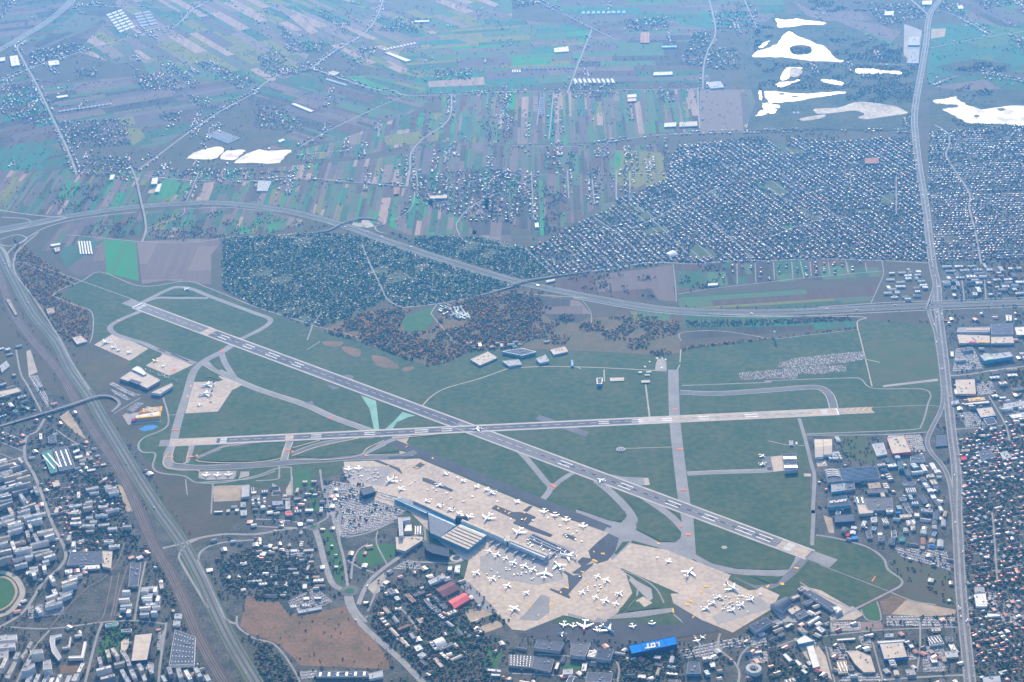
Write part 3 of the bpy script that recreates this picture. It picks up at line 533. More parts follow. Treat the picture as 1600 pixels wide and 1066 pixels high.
taxi("32 1380,420 1500,470 1597,470 33 30,460 90,430 170,360 240,280", 30, m_asph, edge=False)
taxi("-- 1062,613 1120,615 1200,610 1250,606 1280,606 1295,616 1301,630 1303,642", 32, m_asph, 1.1); taxi("22 1095,825 1300,815 1597,805 23 0,790 20,785", 22, m_asph_l)
road("23 195,480 230,600 270,760 290,850 280,1062 33 285,0 275,210", 15, m_asph_l, 1.6, 'taxiway', 8, 0, 1)
road("23 240,577 500,568 900,550 960,520 1000,390 1015,330 950,295 660,292 580,235 500,228 0,245 22 1597,255 1060,275", 7, m_street, 1.5, 'perimeter_road', 6)
road("33 300,145 450,170 620,220 720,290 750,360 830,420 830,460 760,500 560,600 500,625", 9, m_street, 1.5, 'perimeter_road', 6)
for s, wd in (("23 660,412 980,398 1080,410", 4), ("33 320,330 750,495", 4), ("33 770,505 920,560 1050,580", 6), ("33 580,610 620,675 700,680 700,620 680,560", 5)): road(s, wd, m_street, 1.5, 'track')
paved("22 170,458 290,500 480,565 460,595 330,550 150,485", m_asph, 1.6, 'old_pavement'); paved("22 560,820 700,845 850,852 862,895 780,902 640,870", m_asph_l, 1.6, 'old_pavement'); paved("22 825,855 852,852 862,895 830,898", m_conc, 2.0, 'concrete_pad')
for s in ("21 520,215 580,205 610,215 605,240", "21 450,265 530,290 480,300 450,280", "21 300,385 350,370 360,385 350,410"): paved(s, m_asph, 1.7, 'old_pavement')
for s in ("21 655,335 750,370 770,550 790,560 740,560 710,420", "21 915,440 1000,465 960,470 880,505 850,555 800,555 870,490"): paved(s, m_green, 2.1, 'painted_taxiway')
for s in ("21 420,0 540,0 520,30 440,25", "21 540,30 650,50 640,95 560,70", "21 720,90 800,95 890,150 860,170 760,150", "21 920,165 980,155 985,175 920,190"): paved(s, m_scrub, 1.0, 'bare_patch', 4)
# aprons
paved("-- 147,539 178,521 232,545 203,564", m_conc, 1.7, 'apron'); paved("j 330,115 520,180 770,290 820,300 760,325 500,450 440,470 80,315 320,160", m_conc, 1.7, 'apron')
paved("j 830,570 1230,560 1215,470 1330,510 1590,610 1420,700 1200,1030 690,1060", m_conc, 1.75, 'apron'); paved("t 110,270 690,260 680,340 640,390 230,400 100,370", m_conc_d, 1.8, 'apron'); paved("t 760,270 890,270 890,340 760,370 720,390", m_conc_d, 1.8, 'apron')
paved("-- 537,722 655,717 745,755 860,802 951,833 934,852 978,897 988,927 965,958 942,972 880,962 820,986 800,984 725,905 732,878 690,850 640,800 560,772 540,745", m_conc, 2.4, 'apron')
paved("-- 952,880 985,849 1042,860 1142,899 1138,905 1182,922 1190,917 1218,930 1206,952 1145,989 1098,970 1052,943 1048,928 1062,928", m_conc, 2.4, 'apron')
paved("32 600,650 800,620 1010,600 1015,625 800,660 600,672", m_asph_l, 2.2, 'taxiway'); paved("32 60,755 230,640 280,650 250,700 600,690 640,680 1080,715 1010,590 1220,662 1200,690 1300,745 1050,785 720,835 640,880 160,805 90,770", m_asph_d, 2.0, 'apron')
paved("m 0,560 130,600 580,1060 400,1060 0,680", m_asph_l, 2.8, 'apron_road'); paved("m 1020,1066 1250,790 1390,830 1380,1066 1200,1200 900,1180", m_asph_l, 2.8, 'apron_road')
paved("n 480,180 880,300 930,250 1100,300 1060,330 860,330 470,230", m_asph_l, 2.9, 'apron_edge')
paved("32 740,410 870,480 880,540 860,560 730,430", m_conc_d, 2.2, 'apron'); paved("32 820,530 878,570 825,598 772,555", m_conc, 2.4, 'concrete_pad')
paved("h 880,540 1600,800 1560,880 1300,960 1180,900 1160,850 820,720 820,600", m_conc_d, 2.8, 'apron'); paved("m 300,200 800,60 1300,240 1594,330 1594,560 1200,640 700,560 300,420", m_conc_d, 2.8, 'apron')
paved("k 150,300 800,290 1000,330 860,420 780,600 500,560 200,500", m_conc_d, 2.8, 'apron')
paved("p 320,740 760,500 1040,420 1280,600 420,860", m_conc_d, 2.8, 'apron')
for s in ("h 275,150 345,95 610,205 720,205 830,220 980,285 850,400 1240,560 1200,600 900,500 610,380 665,330", "h 770,185 870,110 930,115 835,205", "h 1385,565 1430,535 1600,600 1570,655", "f 790,0 1150,0 1060,140 950,200 840,170 830,130", "f 700,110 830,130 840,175 700,270 620,180",
          "f 690,370 700,440 480,690 515,745 490,757 190,622 200,595 330,640 380,590 490,590 470,400 395,340 430,325 560,400", "f 540,350 690,250 880,200 860,240 700,370 570,370", "l 0,265 90,280 240,350 490,460 450,490 220,400 0,320", "k 600,190 700,190 900,270 1040,320 1090,420 960,330 840,280", "k 1380,215 1440,260 1340,330 1240,310",
          "k 860,140 1270,125 1280,150 870,180", "j 250,60 300,55 390,100 370,112", "j 450,135 490,125 760,240 720,250"):
    paved(s, m_asph_d, 3.1, 'apron_repair')
paved('32 595,95 760,165 742,196 612,322 520,335 478,235', m_asph_l, 2.35, 'taxiway'); paved('32 603,135 668,165 645,250 598,305 530,325 492,300 482,240 540,185', m_asph_d, 3.3, 'taxiway')
# grass islands inside the pavement
for s in ("i 920,255 1000,200 1080,190 1290,255", "v 0,205 200,280 400,430 620,650 610,730 520,765 400,740 0,600", "v 590,430 760,480 1000,610 1180,750 1300,900 1300,960 1230,1020 1060,1010 860,910 760,860 750,800 790,720 760,640", "v 1240,660 1310,690 1310,740",
          "20 1090,670 1180,660 1160,755 1095,752", "20 1240,690 1290,655 1380,648 1240,715", "20 1245,745 1400,665 1597,640 21 150,630 175,640 150,715 20 1597,752", "21 230,640 380,620 240,665", "21 240,715 400,650 640,607 780,605 790,625 680,690 640,705 400,730", "21 745,700 850,650 935,680",
          "j 1095,285 1155,220 1250,390 1190,370", "j 910,560 900,520 960,450 1040,438 1200,480 1280,540 1240,550 1100,500 1020,500 960,570", "t 700,285 755,280 740,350 680,365", "32 640,262 690,190 735,185 655,265", "32 625,340 740,390 1050,510 830,425",
          "32 1135,60 1200,75 1597,220 33 170,290 130,360 0,362 32 1400,355 1250,320 1150,265", "32 1370,405 1530,485 1480,490 1350,425", "p 900,95 1420,115 1330,215 1210,215", "32 670,610 770,515 780,530 690,625", "32 720,625 790,560 830,600 930,590 920,600", "22 190,770 310,820 270,880"):
    land(s, m_grass, 4.6, 'grass_island')
# painted bars and stand marks
for s in ("-- 270,577 276,577 275,580 269,580", "22 1005,420 1035,420 1035,427 1005,427", "22 1030,668 1068,668 1068,677 1030,677", "22 1055,922 1090,922 1090,932 1055,932", "22 232,892 250,888 282,908 268,916", "32 1045,88 1065,83 1068,93 1048,97", "32 1087,135 1118,137 1118,150 1087,150", "20 175,0 180,0 180,2", "21 178,675 215,673 215,682 178,683", "21 220,684 230,682 236,694 226,696",
          "20 1070,549 1120,549 1120,555 1070,555", "20 1045,718 1085,720 1083,727 1045,726", "20 1170,716 1210,716 1208,724 1170,724", "20 1222,708 1232,706 1242,722 1232,724", "21 455,480 480,462 487,466 462,486", "21 932,662 945,650 950,653 938,665", "21 680,711 705,711 703,717 680,717", "20 1375,62 1400,56 1402,64 1380,70", "i 340,560 385,575 375,585 335,570", "33 645,435 670,402 675,405 652,440"):
    land(s, m_orange, 5.0, 'hold_bar')
for s in ("h 370,150 400,130 400,150 380,165", "h 530,230 570,200 580,215 545,245", "h 485,185 505,185 505,205 485,205", "h 780,325 825,290 832,305 795,340", "h 770,205 805,205 808,225 785,228", "f 990,45 1050,45 1050,70 990,65", "f 850,150 875,140 940,175 935,195 850,165", "f 870,15 890,15 890,40 870,35", "f 670,325 735,340 725,360 680,345", "f 415,570 490,590 480,610 425,590", "f 345,645 375,645 378,675 350,675",
          "f 770,500 795,490 795,515 770,520", "f 740,525 770,520 765,550 745,550", "f 530,730 555,730 555,755 530,755", "f 225,770 255,765 270,800 250,815 240,790", "f 180,830 200,820 200,885 180,885", "f 225,835 250,835 245,865 225,860", "o 990,655 1075,655 1070,685 1040,675 1000,680", "o 750,880 790,880 820,900 800,920 755,895", "o 695,940 740,935 780,960 770,970 700,955", "o 950,735 985,725 970,770 945,770",
          "p 1170,280 1210,235 1222,255 1190,295", "p 1380,205 1450,235 1445,248 1385,225", "d 895,120 920,115 935,180 915,190", "d 1210,255 1255,210 1270,215 1225,270", "l 1165,735 1190,730 1195,760 1170,760", "k 1540,155 1565,148 1570,170 1545,180", "k 1040,325 1070,315 1070,335 1045,340", "k 1270,290 1340,310 1335,325 1275,305", "k 1370,225 1430,245 1425,258 1375,240", "k 850,275 878,275 878,292 852,292", "m 645,815 675,815 675,845 645,845", "m 495,900 525,900 525,930 500,930", "m 1070,955 1100,955 1098,995 1072,990",
          "m 810,480 835,485 830,515 810,510", "n 0,205 22,205 22,230 0,230", "n 920,100 950,100 955,130 925,125", "j 720,780 742,780 740,815 720,810", "j 770,620 790,620 788,645 770,645", "32 905,195 925,195 920,207 908,205", "32 1590,462 1597,462 1597,475 1588,475", "33 80,445 100,445 100,460 80,460", "33 160,345 195,350 190,358 165,355"):
    land(s, m_yellow, 5.0, 'stand_mark')
for s in ("20 1055,690 1020,750 1040,790 1100,800 1230,805 1245,812", "20 1090,660 1075,720 1085,755 1120,765 1160,760 1175,700 1195,660", "20 1240,720 1400,660 1597,630", "20 1225,740 1260,752 1420,760 1597,755 21 140,735 165,710 185,660", "21 230,665 400,618", "21 240,735 260,740 460,738 640,715 700,665 800,620", "21 225,715 400,655 640,605", "21 850,605 930,600 1150,578"):
    road(s, 6, m_hatch, 4.95, 'edge_hatching', 8, 0, None)
paved("21 850,595 960,595 940,630 1000,690 990,710 900,700", m_hatch, 1.7, 'hatched_shoulder')
# ------------------------------------------------------------------ buildings
RC_ = dict(white=(.66, .63, .58), beige=(.50, .42, .34), grey=(.30, .30, .31), lgrey=(.38, .38, .39), dgrey=(.13, .135, .15), navy=(.06, .075, .11), slate=(.095, .11, .145), lot=(.0, .17, .56), blue=(.06, .20, .46),
           red=(.50, .055, .06), pink=(.62, .13, .14), maroon=(.17, .075, .085), tan=(.36, .28, .20), teal=(.06, .22, .19), brown=(.17, .12, .10), yellow=(.72, .40, .06), purple=(.28, .03, .20), sky=(.25, .42, .52), mint=(.40, .58, .42), rust=(.30, .14, .09))
def RM(k): return mat('roof_'+k, RC_[k], tuple(v*.78 for v in RC_[k]), 0.05, rough=0.9, spec=0.1, fine=0.8)
WM = dict(white=wallmat('wall_white', (.74, .71, .67), (.12, .13, .15)), grey=wallmat('wall_grey', (.32, .32, .33), (.08, .09, .11)), plain=mat('wall_panel', (.40, .40, .40), (.33, .33, .34), .05), blue=mat('wall_blue', (.05, .16, .36), (.07, .2, .4), .05),
          navy=mat('wall_navy', (.03, .06, .13), (.04, .08, .16), .05), teal=mat('wall_glass', (.10, .24, .32), (.14, .32, .42), .05, rough=.3), brown=wallmat('wall_brick', (.24, .15, .11), (.08, .08, .09)), cream=wallmat('wall_cream', (.52, .45, .36), (.12, .12, .13)),
          black=mat('wall_dark_glass', (.02, .035, .06), (.03, .05, .08), .05, rough=.25), yellow=mat('wall_yellow', (.72, .36, .04), (.65, .33, .05), .05), red=mat('wall_red', (.5, .07, .06), (.42, .06, .06), .05), pale=mat('wall_pale', (.66, .64, .60), (.58, .57, .55), .05), purple=mat('wall_purple', (.30, .03, .20)))
m_unit = mat('roof_plant', (.45, .45, .45), (.3, .3, .3), .2); m_sky = mat('skylight', (.70, .68, .62), (.6, .58, .54), .1, rough=.25, spec=.6)
def ccw(p): 
    a = sum(p[i].x*p[(i+1) % len(p)].y-p[(i+1) % len(p)].x*p[i].y for i in range(len(p)))
    return p if a > 0 else p[::-1]
def inset(p, d):
    out = []; n = len(p)
    for i in range(n):
        a, b, c = p[i-1], p[i], p[(i+1) % n]; e1 = (b-a).normalized(); e2 = (c-b).normalized(); n1 = Vector((-e1.y, e1.x)); n2 = Vector((-e2.y, e2.x))
        k = (n1+n2); k = k/max(k.length_squared, .3)*2; out.append(b+k*d)
    return out
def box(cx, cy, z0, lx, ly, h, ang=0.0):
    c, s = math.cos(ang), math.sin(ang); v = []
    for z in (z0, z0+h):
        for a, b in ((-1, -1), (1, -1), (1, 1), (-1, 1)): v.append((cx+c*a*lx/2-s*b*ly/2, cy+s*a*lx/2+c*b*ly/2, z))
    return v, [(0, 3, 2, 1), (4, 5, 6, 7), (0, 1, 5, 4), (1, 2, 6, 5), (2, 3, 7, 6), (3, 0, 4, 7)]
def addb(V, F, b):
    k = len(V); V += b[0]; F += [tuple(k+i for i in q) for q in b[1]]
def bld(name, s, h, roof, wall, label, cat='building', ex='', group=None, pts=None):
    p = [Vector((q.x, q.y)) for q in W(s, h)] if pts is None else pts
    if len(p) == 3: p = p+[p[0]+p[2]-p[1]]
    first = p[:4]
    cx = sum(q.x for q in p)/len(p); cy_ = sum(q.y for q in p)/len(p); o = Vector((cx, cy_))
    raster(p, 1)
    root = empty(name, (cx, cy_, 0)); tag(root, label, cat, group)
    L = ccw([q-o for q in p]); n = len(L); pw = 0.9 if h > 7 else 0.5
    q = [a-o for a in first]; u = (q[1]-q[0]); lu = max(u.length, 1); u = u/lu; vv = q[3]-q[0] if len(q) > 3 else Vector((-u.y, u.x)); lv = max(vv.length, 1); v_ = vv/lv
    ang = math.atan2(u.y, u.x)
    if 'gable' in ex or 'barrel' in ex or 'saw' in ex:
        # four-cornered hall: eaves at he, ridge(s) parallel to the first side
        k_ = 14 if 'barrel' in ex else 2; ns = int(ex.split('saw')[1][:2]) if 'saw' in ex else 1
        prof = []
        if 'saw' in ex:
            for i in range(ns): prof += [(i/ns, 0), ((i+.22)/ns, 1), ((i+.97)/ns, .12)]
            prof.append((1, 0)); rise = 3.2
        elif 'barrel' in ex: prof = [(i/k_, math.sin(math.pi*i/k_)) for i in range(k_+1)]; rise = min(lv*.16, 9)
        else: prof = [(0, 0), (.5, 1), (1, 0)]; rise = min(lv*.18, 5)
        he = h-rise*.5; A, B, C_, D = q[0], q[1], q[2], q[3]
        rv, rf = [], []
        for t, z in prof:
            for a, b in ((A, D), (B, C_)): w_ = a+(b-a)*t; rv.append((w_.x, w_.y, he+rise*z))
        m_ = len(prof); rf = [(2*i, 2*i+1, 2*i+3, 2*i+2) for i in range(m_-1)]
        mi = [0]*len(rf)
        if 'saw' in ex: mi = [1 if i % 3 == 0 else 0 for i in range(len(rf))]
        mesh_obj('roof', rv, rf, [RM(roof), WM['navy'] if 'saw' in ex else RM(roof)], root, mi)
        wv = [(a.x, a.y, z) for z in (0, he) for a in (A, B, C_, D)]; wf = [(0, 1, 5, 4), (1, 2, 6, 5), (2, 3, 7, 6), (3, 0, 4, 7)]
        ga = [2*i for i in range(m_)]; kk = len(wv); wv += [rv[i] for i in ga]+[rv[i+1] for i in ga]
        wf += [tuple(range(kk, kk+m_)), tuple(range(kk+2*m_-1, kk+m_-1, -1))]
        mesh_obj('wall', wv, wf, WM[wall], root)
    else:
        I = inset(L, pw); wv = [(a.x, a.y, z) for z in (0, h) for a in L]+[(a.x, a.y, z) for z in (h, h-.9) for a in I]; wf = []
        for i in range(n):
            j = (i+1) % n; wf += [(i, j, n+j, n+i), (n+i, n+j, 2*n+j, 2*n+i), (2*n+i, 2*n+j, 3*n+j, 3*n+i)]
        mesh_obj('wall', wv, wf, WM[wall], root)
        mesh_obj('roof', [(a.x, a.y, h-.8) for a in I], [tuple(range(n))], RM(roof), root)
        rr = random.Random(zlib.crc32(s.encode()) % 9973 if pts is None else int(cx*7+cy_*3) % 9973)
        if 'sk' in ex and len(first) == 4:
            ns = int(ex.split('sk')[1][:2]); a0 = q[0]
            for i in range(ns):
                c_ = a0+u*(lu*(i+.5)/ns)+vv*.5; b = box(c_.x, c_.y, h-.8, lu/ns*.28, lv*.72, 1.4, ang); mesh_obj('skylight', b[0], b[1], m_sky, root)
        if 'st' in ex and len(first) == 4:
            ns = int(ex.split('st')[1][:2])
            for i in range(ns):
                c_ = q[0]+vv*((i+.5)/ns)+u*lu*.5; b = box(c_.x, c_.y, h-.8, lu*.94, lv/ns*.30, 1.8, ang); mesh_obj('skylight', b[0], b[1], m_sky, root)
        if 'dots' in ex:
            V, F = [], []
            for i in range(7):
                for j in range(6):
                    c_ = q[0].lerp(q[1], (i+.7)/7.4).lerp(q[3].lerp(q[2], (i+.7)/7.4), (j+.6)/6.2)
                    if inpoly(np.array([c_.x]), np.array([c_.y]), I)[0]: addb(V, F, box(c_.x, c_.y, h-.8, 2.2, 5, 1.3, ang))
            mesh_obj('roof_lights', V, F, m_sky, root)['kind'] = 'stuff'
        if lu*lv > 500 and 'bare' not in ex:
            V, F = [], []
            for _ in range(min(9, 2+int(lu*lv/1500))):
                c_ = q[0]+u*lu*rr.uniform(.15, .85)+vv*rr.uniform(.15, .85)
                if inpoly(np.array([c_.x]), np.array([c_.y]), I)[0]: addb(V, F, box(c_.x, c_.y, h-.8, rr.uniform(2, 7), rr.uniform(2, 5), rr.uniform(1.5, 3), ang))
            if V: mesh_obj('roof_plant', V, F, m_unit, root)['kind'] = 'stuff'
    return root, o, q, h
B_ = [ # kind, survey outline of the roof, height, roof, wall, label, category, extras
 # airport, left side
 ('cargo_terminal', "w 270,310 440,200 520,225 640,262 690,225 880,320 900,345 690,465 575,405 610,370 450,320 405,355", 12, 'beige', 'grey', 'sprawling beige-roofed cargo terminal at the left edge of the airfield', 'terminal', 'bare'),
 ('office_building', "w 455,165 545,118 600,140 690,235 640,258", 17, 'white', 'white', 'pale office block standing on the corner of the cargo terminal', 'building', 'bare'),
 ('cargo_shed', "w 760,530 1070,385 1100,420 900,552", 13, 'beige', 'white', 'long pale cargo shed right of the sprawling cargo terminal', 'warehouse', ''),
 ('parcel_depot', "w 515,885 890,818 905,900 520,938", 13, 'white', 'yellow', 'parcel depot with a yellow-edged white roof at the left of the airfield', 'warehouse', ''),
 ('parcel_depot', "w 560,845 640,782 900,745 900,815", 10, 'tan', 'yellow', 'tan and yellow striped annex behind the yellow-edged depot', 'warehouse', 'sk04'),
 ('purple_block', "w 455,940 515,935 515,975 450,975", 8, 'purple', 'purple', 'small purple cube at the end of the yellow-edged depot', 'building', 'bare'),
 ('gate_shed', "10 452,1040 505,1028 545,1062 480,1080", 8, 'beige', 'white', 'beige shed by the upper left perimeter road', 'shed', ''),
 ('lineside_shed', "10 288,860 335,852 340,885 300,893", 6, 'tan', 'white', 'lone tan shed between the brown wood and the left expressway', 'shed', ''),
 ('track_shed', "10 35,800 60,800 110,895 95,900", 5, 'tan', 'plain', 'long narrow shed beside the railway at the left edge', 'shed', ''),
 ('hangar', "t 775,480 895,472 890,650 768,668", 11, 'lgrey', 'plain', 'pale grey hall at the edge of the sandy building site', 'hangar', 'bare'),
 ('blue_front_hall', "t 1245,722 1420,715 1420,785 1250,795", 9, 'grey', 'blue', 'grey hall with a blue front below the de-icing stands', 'warehouse', ''),
 ('tall_shed', "t 1450,720 1525,715 1530,850 1455,850", 9, 'lgrey', 'grey', 'narrow grey shed right of the blue-fronted hall', 'shed', ''),
 ('pink_roof_shed', "t 1450,885 1530,868 1572,945 1460,950", 9, 'pink', 'grey', 'shed with a washed pink roof near the car park entrance', 'shed', ''),
 ('shed', "t 755,740 835,735 835,815 755,820", 6, 'grey', 'grey', 'square grey shed left of the white fuel tanks', 'shed', ''),
 ('shed', "t 755,870 850,860 850,940 760,950", 6, 'lgrey', 'white', 'low pale shed below the square grey one near the fuel tanks', 'shed', ''),
 # terminal quarter
 ('parking_tower', "k 415,640 608,590 655,680 480,738", 20, 'slate', 'black', 'blue-grey block at the far end of the terminal car park', 'building', 'bare'),
 ('hotel', "c 220,290 405,278 410,322 288,338 302,560 240,572", 27, 'lgrey', 'white', 'white angled hotel facing the passenger terminal', 'hotel', 'bare'),
 ('office_block', "c 345,400 430,390 436,492 312,500", 20, 'white', 'cream', 'small pale office block inside the bend of the white hotel', 'building', 'bare'),
 ('station_hall', "c 480,405 590,400 602,562 470,570", 12, 'dgrey', 'brown', 'dark-roofed hall between hotel and terminal forecourt', 'building', 'sk03'),
 ('parking_garage', "c 180,590 480,575 605,585 600,640 330,812 190,780", 13, 'beige', 'cream', 'beige multi-storey car park below the white hotel', 'garage', ''),
 ('dark_office', "c 640,680 720,690 1010,772 1010,895 950,885 755,838 660,790", 17, 'navy', 'black', 'black glass office building in front of the striped terminal roof', 'building', 'bare'),
 ('hall', "31 1120,478 1222,428 1272,480 1170,530", 10, 'maroon', 'brown', 'maroon-roofed hall beside the red hall', 'hall', 'gable'),
 ('hall', "31 1200,555 1302,500 1342,540 1240,602", 11, 'pink', 'red', 'bright red-roofed hall at the edge of the apron', 'hall', 'gable'),
 ('office_block', "31 1075,430 1170,388 1190,405 1090,452", 12, 'lgrey', 'white', 'pale office bar above the maroon hall', 'building', ''),
 ('shed', "31 1247,333 1277,330 1272,378 1240,375", 8, 'white', 'white', 'small white shed at the end of the terminal ramp', 'shed', ''),
 ('shed', "31 1200,340 1225,338 1223,362 1198,362", 8, 'white', 'white', 'tiny white hut left of the terminal-ramp shed', 'shed', ''),
 ('sports_hall', "31 1105,800 1160,775 1197,825 1132,845", 12, 'white', 'pale', 'white-roofed sports hall in the trees below the red hall', 'hall', 'barrel'),
 ('house_block', "31 985,840 1022,825 1047,852 1005,872", 10, 'white', 'white', 'white-roofed block left of the sports hall', 'building', ''),
 ('house_block', "31 1008,892 1040,875 1066,893 1030,915", 9, 'lgrey', 'white', 'pale block just below the white-roofed block', 'building', ''),
 ('long_shed', "31 260,615 408,590 412,604 264,632", 6, 'lgrey', 'white', 'long pale shed at the top of the brown scrubland', 'shed', ''),
 ('depot', "31 370,1000 700,995 702,1030 378,1032", 8, 'slate', 'grey', 'long slate-roofed depot at the bottom of the brown scrubland', 'warehouse', 'sk06'),
 ('depot', "31 704,1008 790,988 796,1028 708,1044", 10, 'lgrey', 'white', 'pale end block of the long slate-roofed depot', 'building', ''),
 # hangar row at the bottom
 ('hangar', "n 0,595 415,645 345,765 -60,715", 15, 'slate', 'plain', 'leftmost slate-roofed maintenance hangar below the dark apron', 'hangar', ''),
 ('hangar', "n 520,645 830,640 742,855 508,828", 16, 'dgrey', 'plain', 'dark grey maintenance hangar in the middle of the hangar row', 'hangar', ''),
 ('workshop', "n 800,752 920,772 892,880 768,858", 10, 'maroon', 'cream', 'low striped workshop between two dark hangars', 'building', 'st05'),
 ('hangar', "n 930,722 1192,740 1132,908 900,880", 16, 'navy', 'plain', 'navy-roofed hangar at the right of the hangar row', 'hangar', ''),
 ('works_hall', "32 -20,890 132,900 122,972 -20,960", 10, 'dgrey', 'grey', 'dark works hall with white roof lights at the bottom of the hangar row', 'warehouse', 'dots'),
 ('works_hall', "32 136,902 265,920 242,1000 124,974", 10, 'slate', 'grey', 'plain slate works hall right of the one with roof lights', 'warehouse', ''),
 ('shed', "32 440,948 470,946 462,992 434,992", 8, 'white', 'white', 'narrow white shed below the dark grey hangar', 'shed', ''),
 ('shed', "31 1440,975 1530,985 1530,1000 1440,990", 7, 'white', 'plain', 'upper of two long white sheds at the bottom centre', 'shed', ''),
 ('shed', "31 1470,1008 1528,1012 1526,1024 1468,1022", 7, 'white', 'plain', 'lower of two long white sheds at the bottom centre', 'shed', ''),
 ('barracks', "32 320,985 380,980 378,1010 318,1015", 9, 'lgrey', 'white', 'pale block below the dark grey hangar', 'building', ''),
 ('office_block', "32 1100,935 1170,940 1180,1010 1090,1010", 12, 'slate', 'teal', 'blue-grey office block at the bottom right of centre', 'building', ''),
 ('office_block', "32 1235,940 1266,938 1272,966 1240,968", 8, 'white', 'white', 'small white cube by the staff car park', 'building', ''),
 ('barracks', "32 470,1000 630,1010 620,1062 460,1060", 9, 'slate', 'grey', 'slate-roofed block at the bottom centre edge', 'building', ''),
 # right-hand hangars
 ('hangar', "p 900,872 1170,750 1262,815 1010,968", 17, 'navy', 'plain', 'dark blue cargo hangar at the lower right corner of the apron', 'hangar', ''),
 ('hangar', "p 1232,522 1460,412 1582,500 1432,640", 17, 'slate', 'plain', 'round-roofed hangar at the right end of the apron', 'hangar', 'barrel'),
 ('cargo_shed', "33 222,500 262,488 440,590 402,620", 11, 'slate', 'plain', 'long slate-roofed shed by the runway end', 'warehouse', ''),
 ('cargo_shed', "33 402,595 440,583 466,608 430,630", 12, 'white', 'pale', 'white cube at the end of the long slate-roofed shed', 'building', ''),
 ('shed', "33 120,610 176,585 206,605 150,640", 9, 'beige', 'cream', 'square beige shed beside the round-roofed hangar', 'shed', ''),
 ('shed', "33 168,640 230,610 255,640 195,672", 9, 'slate', 'grey', 'slate shed right of the square beige one', 'shed', ''),
 ('long_hall', "33 240,690 312,645 330,660 258,708", 9, 'lgrey', 'plain', 'grey hall with one pale roof strip right of the cargo hangar', 'warehouse', 'st01'),
 ('shed', "33 295,722 320,710 362,738 336,755", 8, 'white', 'plain', 'small white shed beside a patch of orange earth', 'shed', ''),
 ('terminal', "33 175,800 230,766 292,805 192,826", 13, 'white', 'teal', 'white building with a pointed roof at the lower right', 'building', 'bare'),
 ('long_hall', "33 240,840 284,830 326,965 282,976", 10, 'white', 'plain', 'long white hall running away from the pointed-roof building', 'warehouse', 'bare'),
 ('shed', "33 90,890 110,880 156,925 132,936", 7, 'white', 'plain', 'first of three white sheds in line at the lower right', 'shed', 'bare'),
 ('shed', "33 165,928 180,918 216,950 196,962", 7, 'white', 'plain', 'middle of three white sheds in line at the lower right', 'shed', 'bare'),
 ('shed', "33 205,987 220,977 250,1000 234,1012", 7, 'white', 'plain', 'last of three white sheds in line at the lower right', 'shed', 'bare'),
 ('long_shed', "33 430,792 545,783 546,796 432,804", 6, 'white', 'plain', 'very thin white shed across the mown field', 'shed', 'bare'),
 ('store', "33 492,868 560,865 640,900 672,998 600,1002 545,950", 9, 'beige', 'cream', 'stepped beige store hall among parked cars', 'store', ''),
 ('store', "33 430,930 490,925 500,1005 440,1010", 8, 'tan', 'cream', 'small tan store hall left of the stepped beige one', 'store', 'sk03'),
 ('store', "33 697,822 842,812 872,905 726,920", 12, 'beige', 'blue', 'large square store with a blue front', 'store', ''),
 ('store', "33 682,806 852,796 856,808 690,820", 10, 'white', 'white', 'white strip building behind the blue-fronted store', 'building', 'bare'),
 ('store', "33 1000,782 1072,768 1102,822 1012,834", 9, 'dgrey', 'white', 'dark store with white edges and roof lights near the avenue', 'store', 'sk04'),
 ('store', "33 1105,872 1180,866 1190,905 1112,910", 9, 'lgrey', 'cream', 'pale store right beside the avenue at the bottom', 'store', ''),
 ('store', "33 1020,727 1075,722 1080,742 1026,746", 8, 'beige', 'cream', 'small beige store above the dark store with roof lights', 'store', ''),
 ('store', "33 1290,512 1360,506 1371,590 1300,590", 9, 'white', 'pale', 'white store across the avenue from the sand field', 'store', 'sk04'),
 ('store', "33 1290,466 1350,464 1355,500 1294,504", 8, 'grey', 'grey', 'grey shed behind the white store across the avenue', 'shed', ''),
 ('store', "33 860,985 912,980 926,1015 870,1020", 9, 'grey', 'cream', 'grey-roofed block near the bottom edge left of the avenue', 'building', ''),
 ('office_block', "33 1340,1030 1450,1020 1456,1062 1345,1066", 12, 'lgrey', 'teal', 'pale office block at the bottom right of the avenue', 'building', ''),
 ('row_house', "33 1370,632 1450,636 1450,650 1370,655", 7, 'white', 'white', 'thin white row building east of the avenue', 'building', 'bare'),
 ('store', "33 725,760 785,755 785,780 730,782", 7, 'lgrey', 'grey', 'pale shed above the blue-fronted store', 'shed', ''),
 # industrial quarter, right
 ('factory_hall', "23 290,607 343,606 346,716 296,718", 15, 'beige', 'pale', 'left half of the twin beige halls with a red base', 'warehouse', 'gable'),
 ('factory_hall', "23 345,606 400,605 402,700 348,703", 15, 'beige', 'pale', 'right half of the twin beige halls', 'warehouse', 'gable'),
 ('factory_office', "23 375,688 445,682 452,706 384,716", 10, 'lgrey', 'blue', 'low block with a blue front below the twin beige halls', 'building', ''),
 ('shed', "23 412,590 440,588 458,622 432,626", 7, 'lgrey', 'plain', 'grey shed right of the twin beige halls', 'shed', ''),
 ('aircraft_factory', "e 180,632 400,620 460,810 240,832", 17, 'slate', 'plain', 'slate factory hall carrying four white arched roof ribs', 'factory', 'bare'),
 ('aircraft_factory', "e 402,620 1000,580 1050,765 462,812", 16, 'slate', 'plain', 'very long blue-slatted factory hall beside the white arches', 'factory', 'bare'),
 ('factory_hall', "e 282,842 500,838 512,958 292,990", 12, 'grey', 'teal', 'grey hall with a turquoise front below the white arches', 'factory', ''),
 ('factory_hall', "e 512,836 640,830 662,938 522,958", 11, 'slate', 'grey', 'slate hall right of the turquoise-fronted one', 'factory', ''),
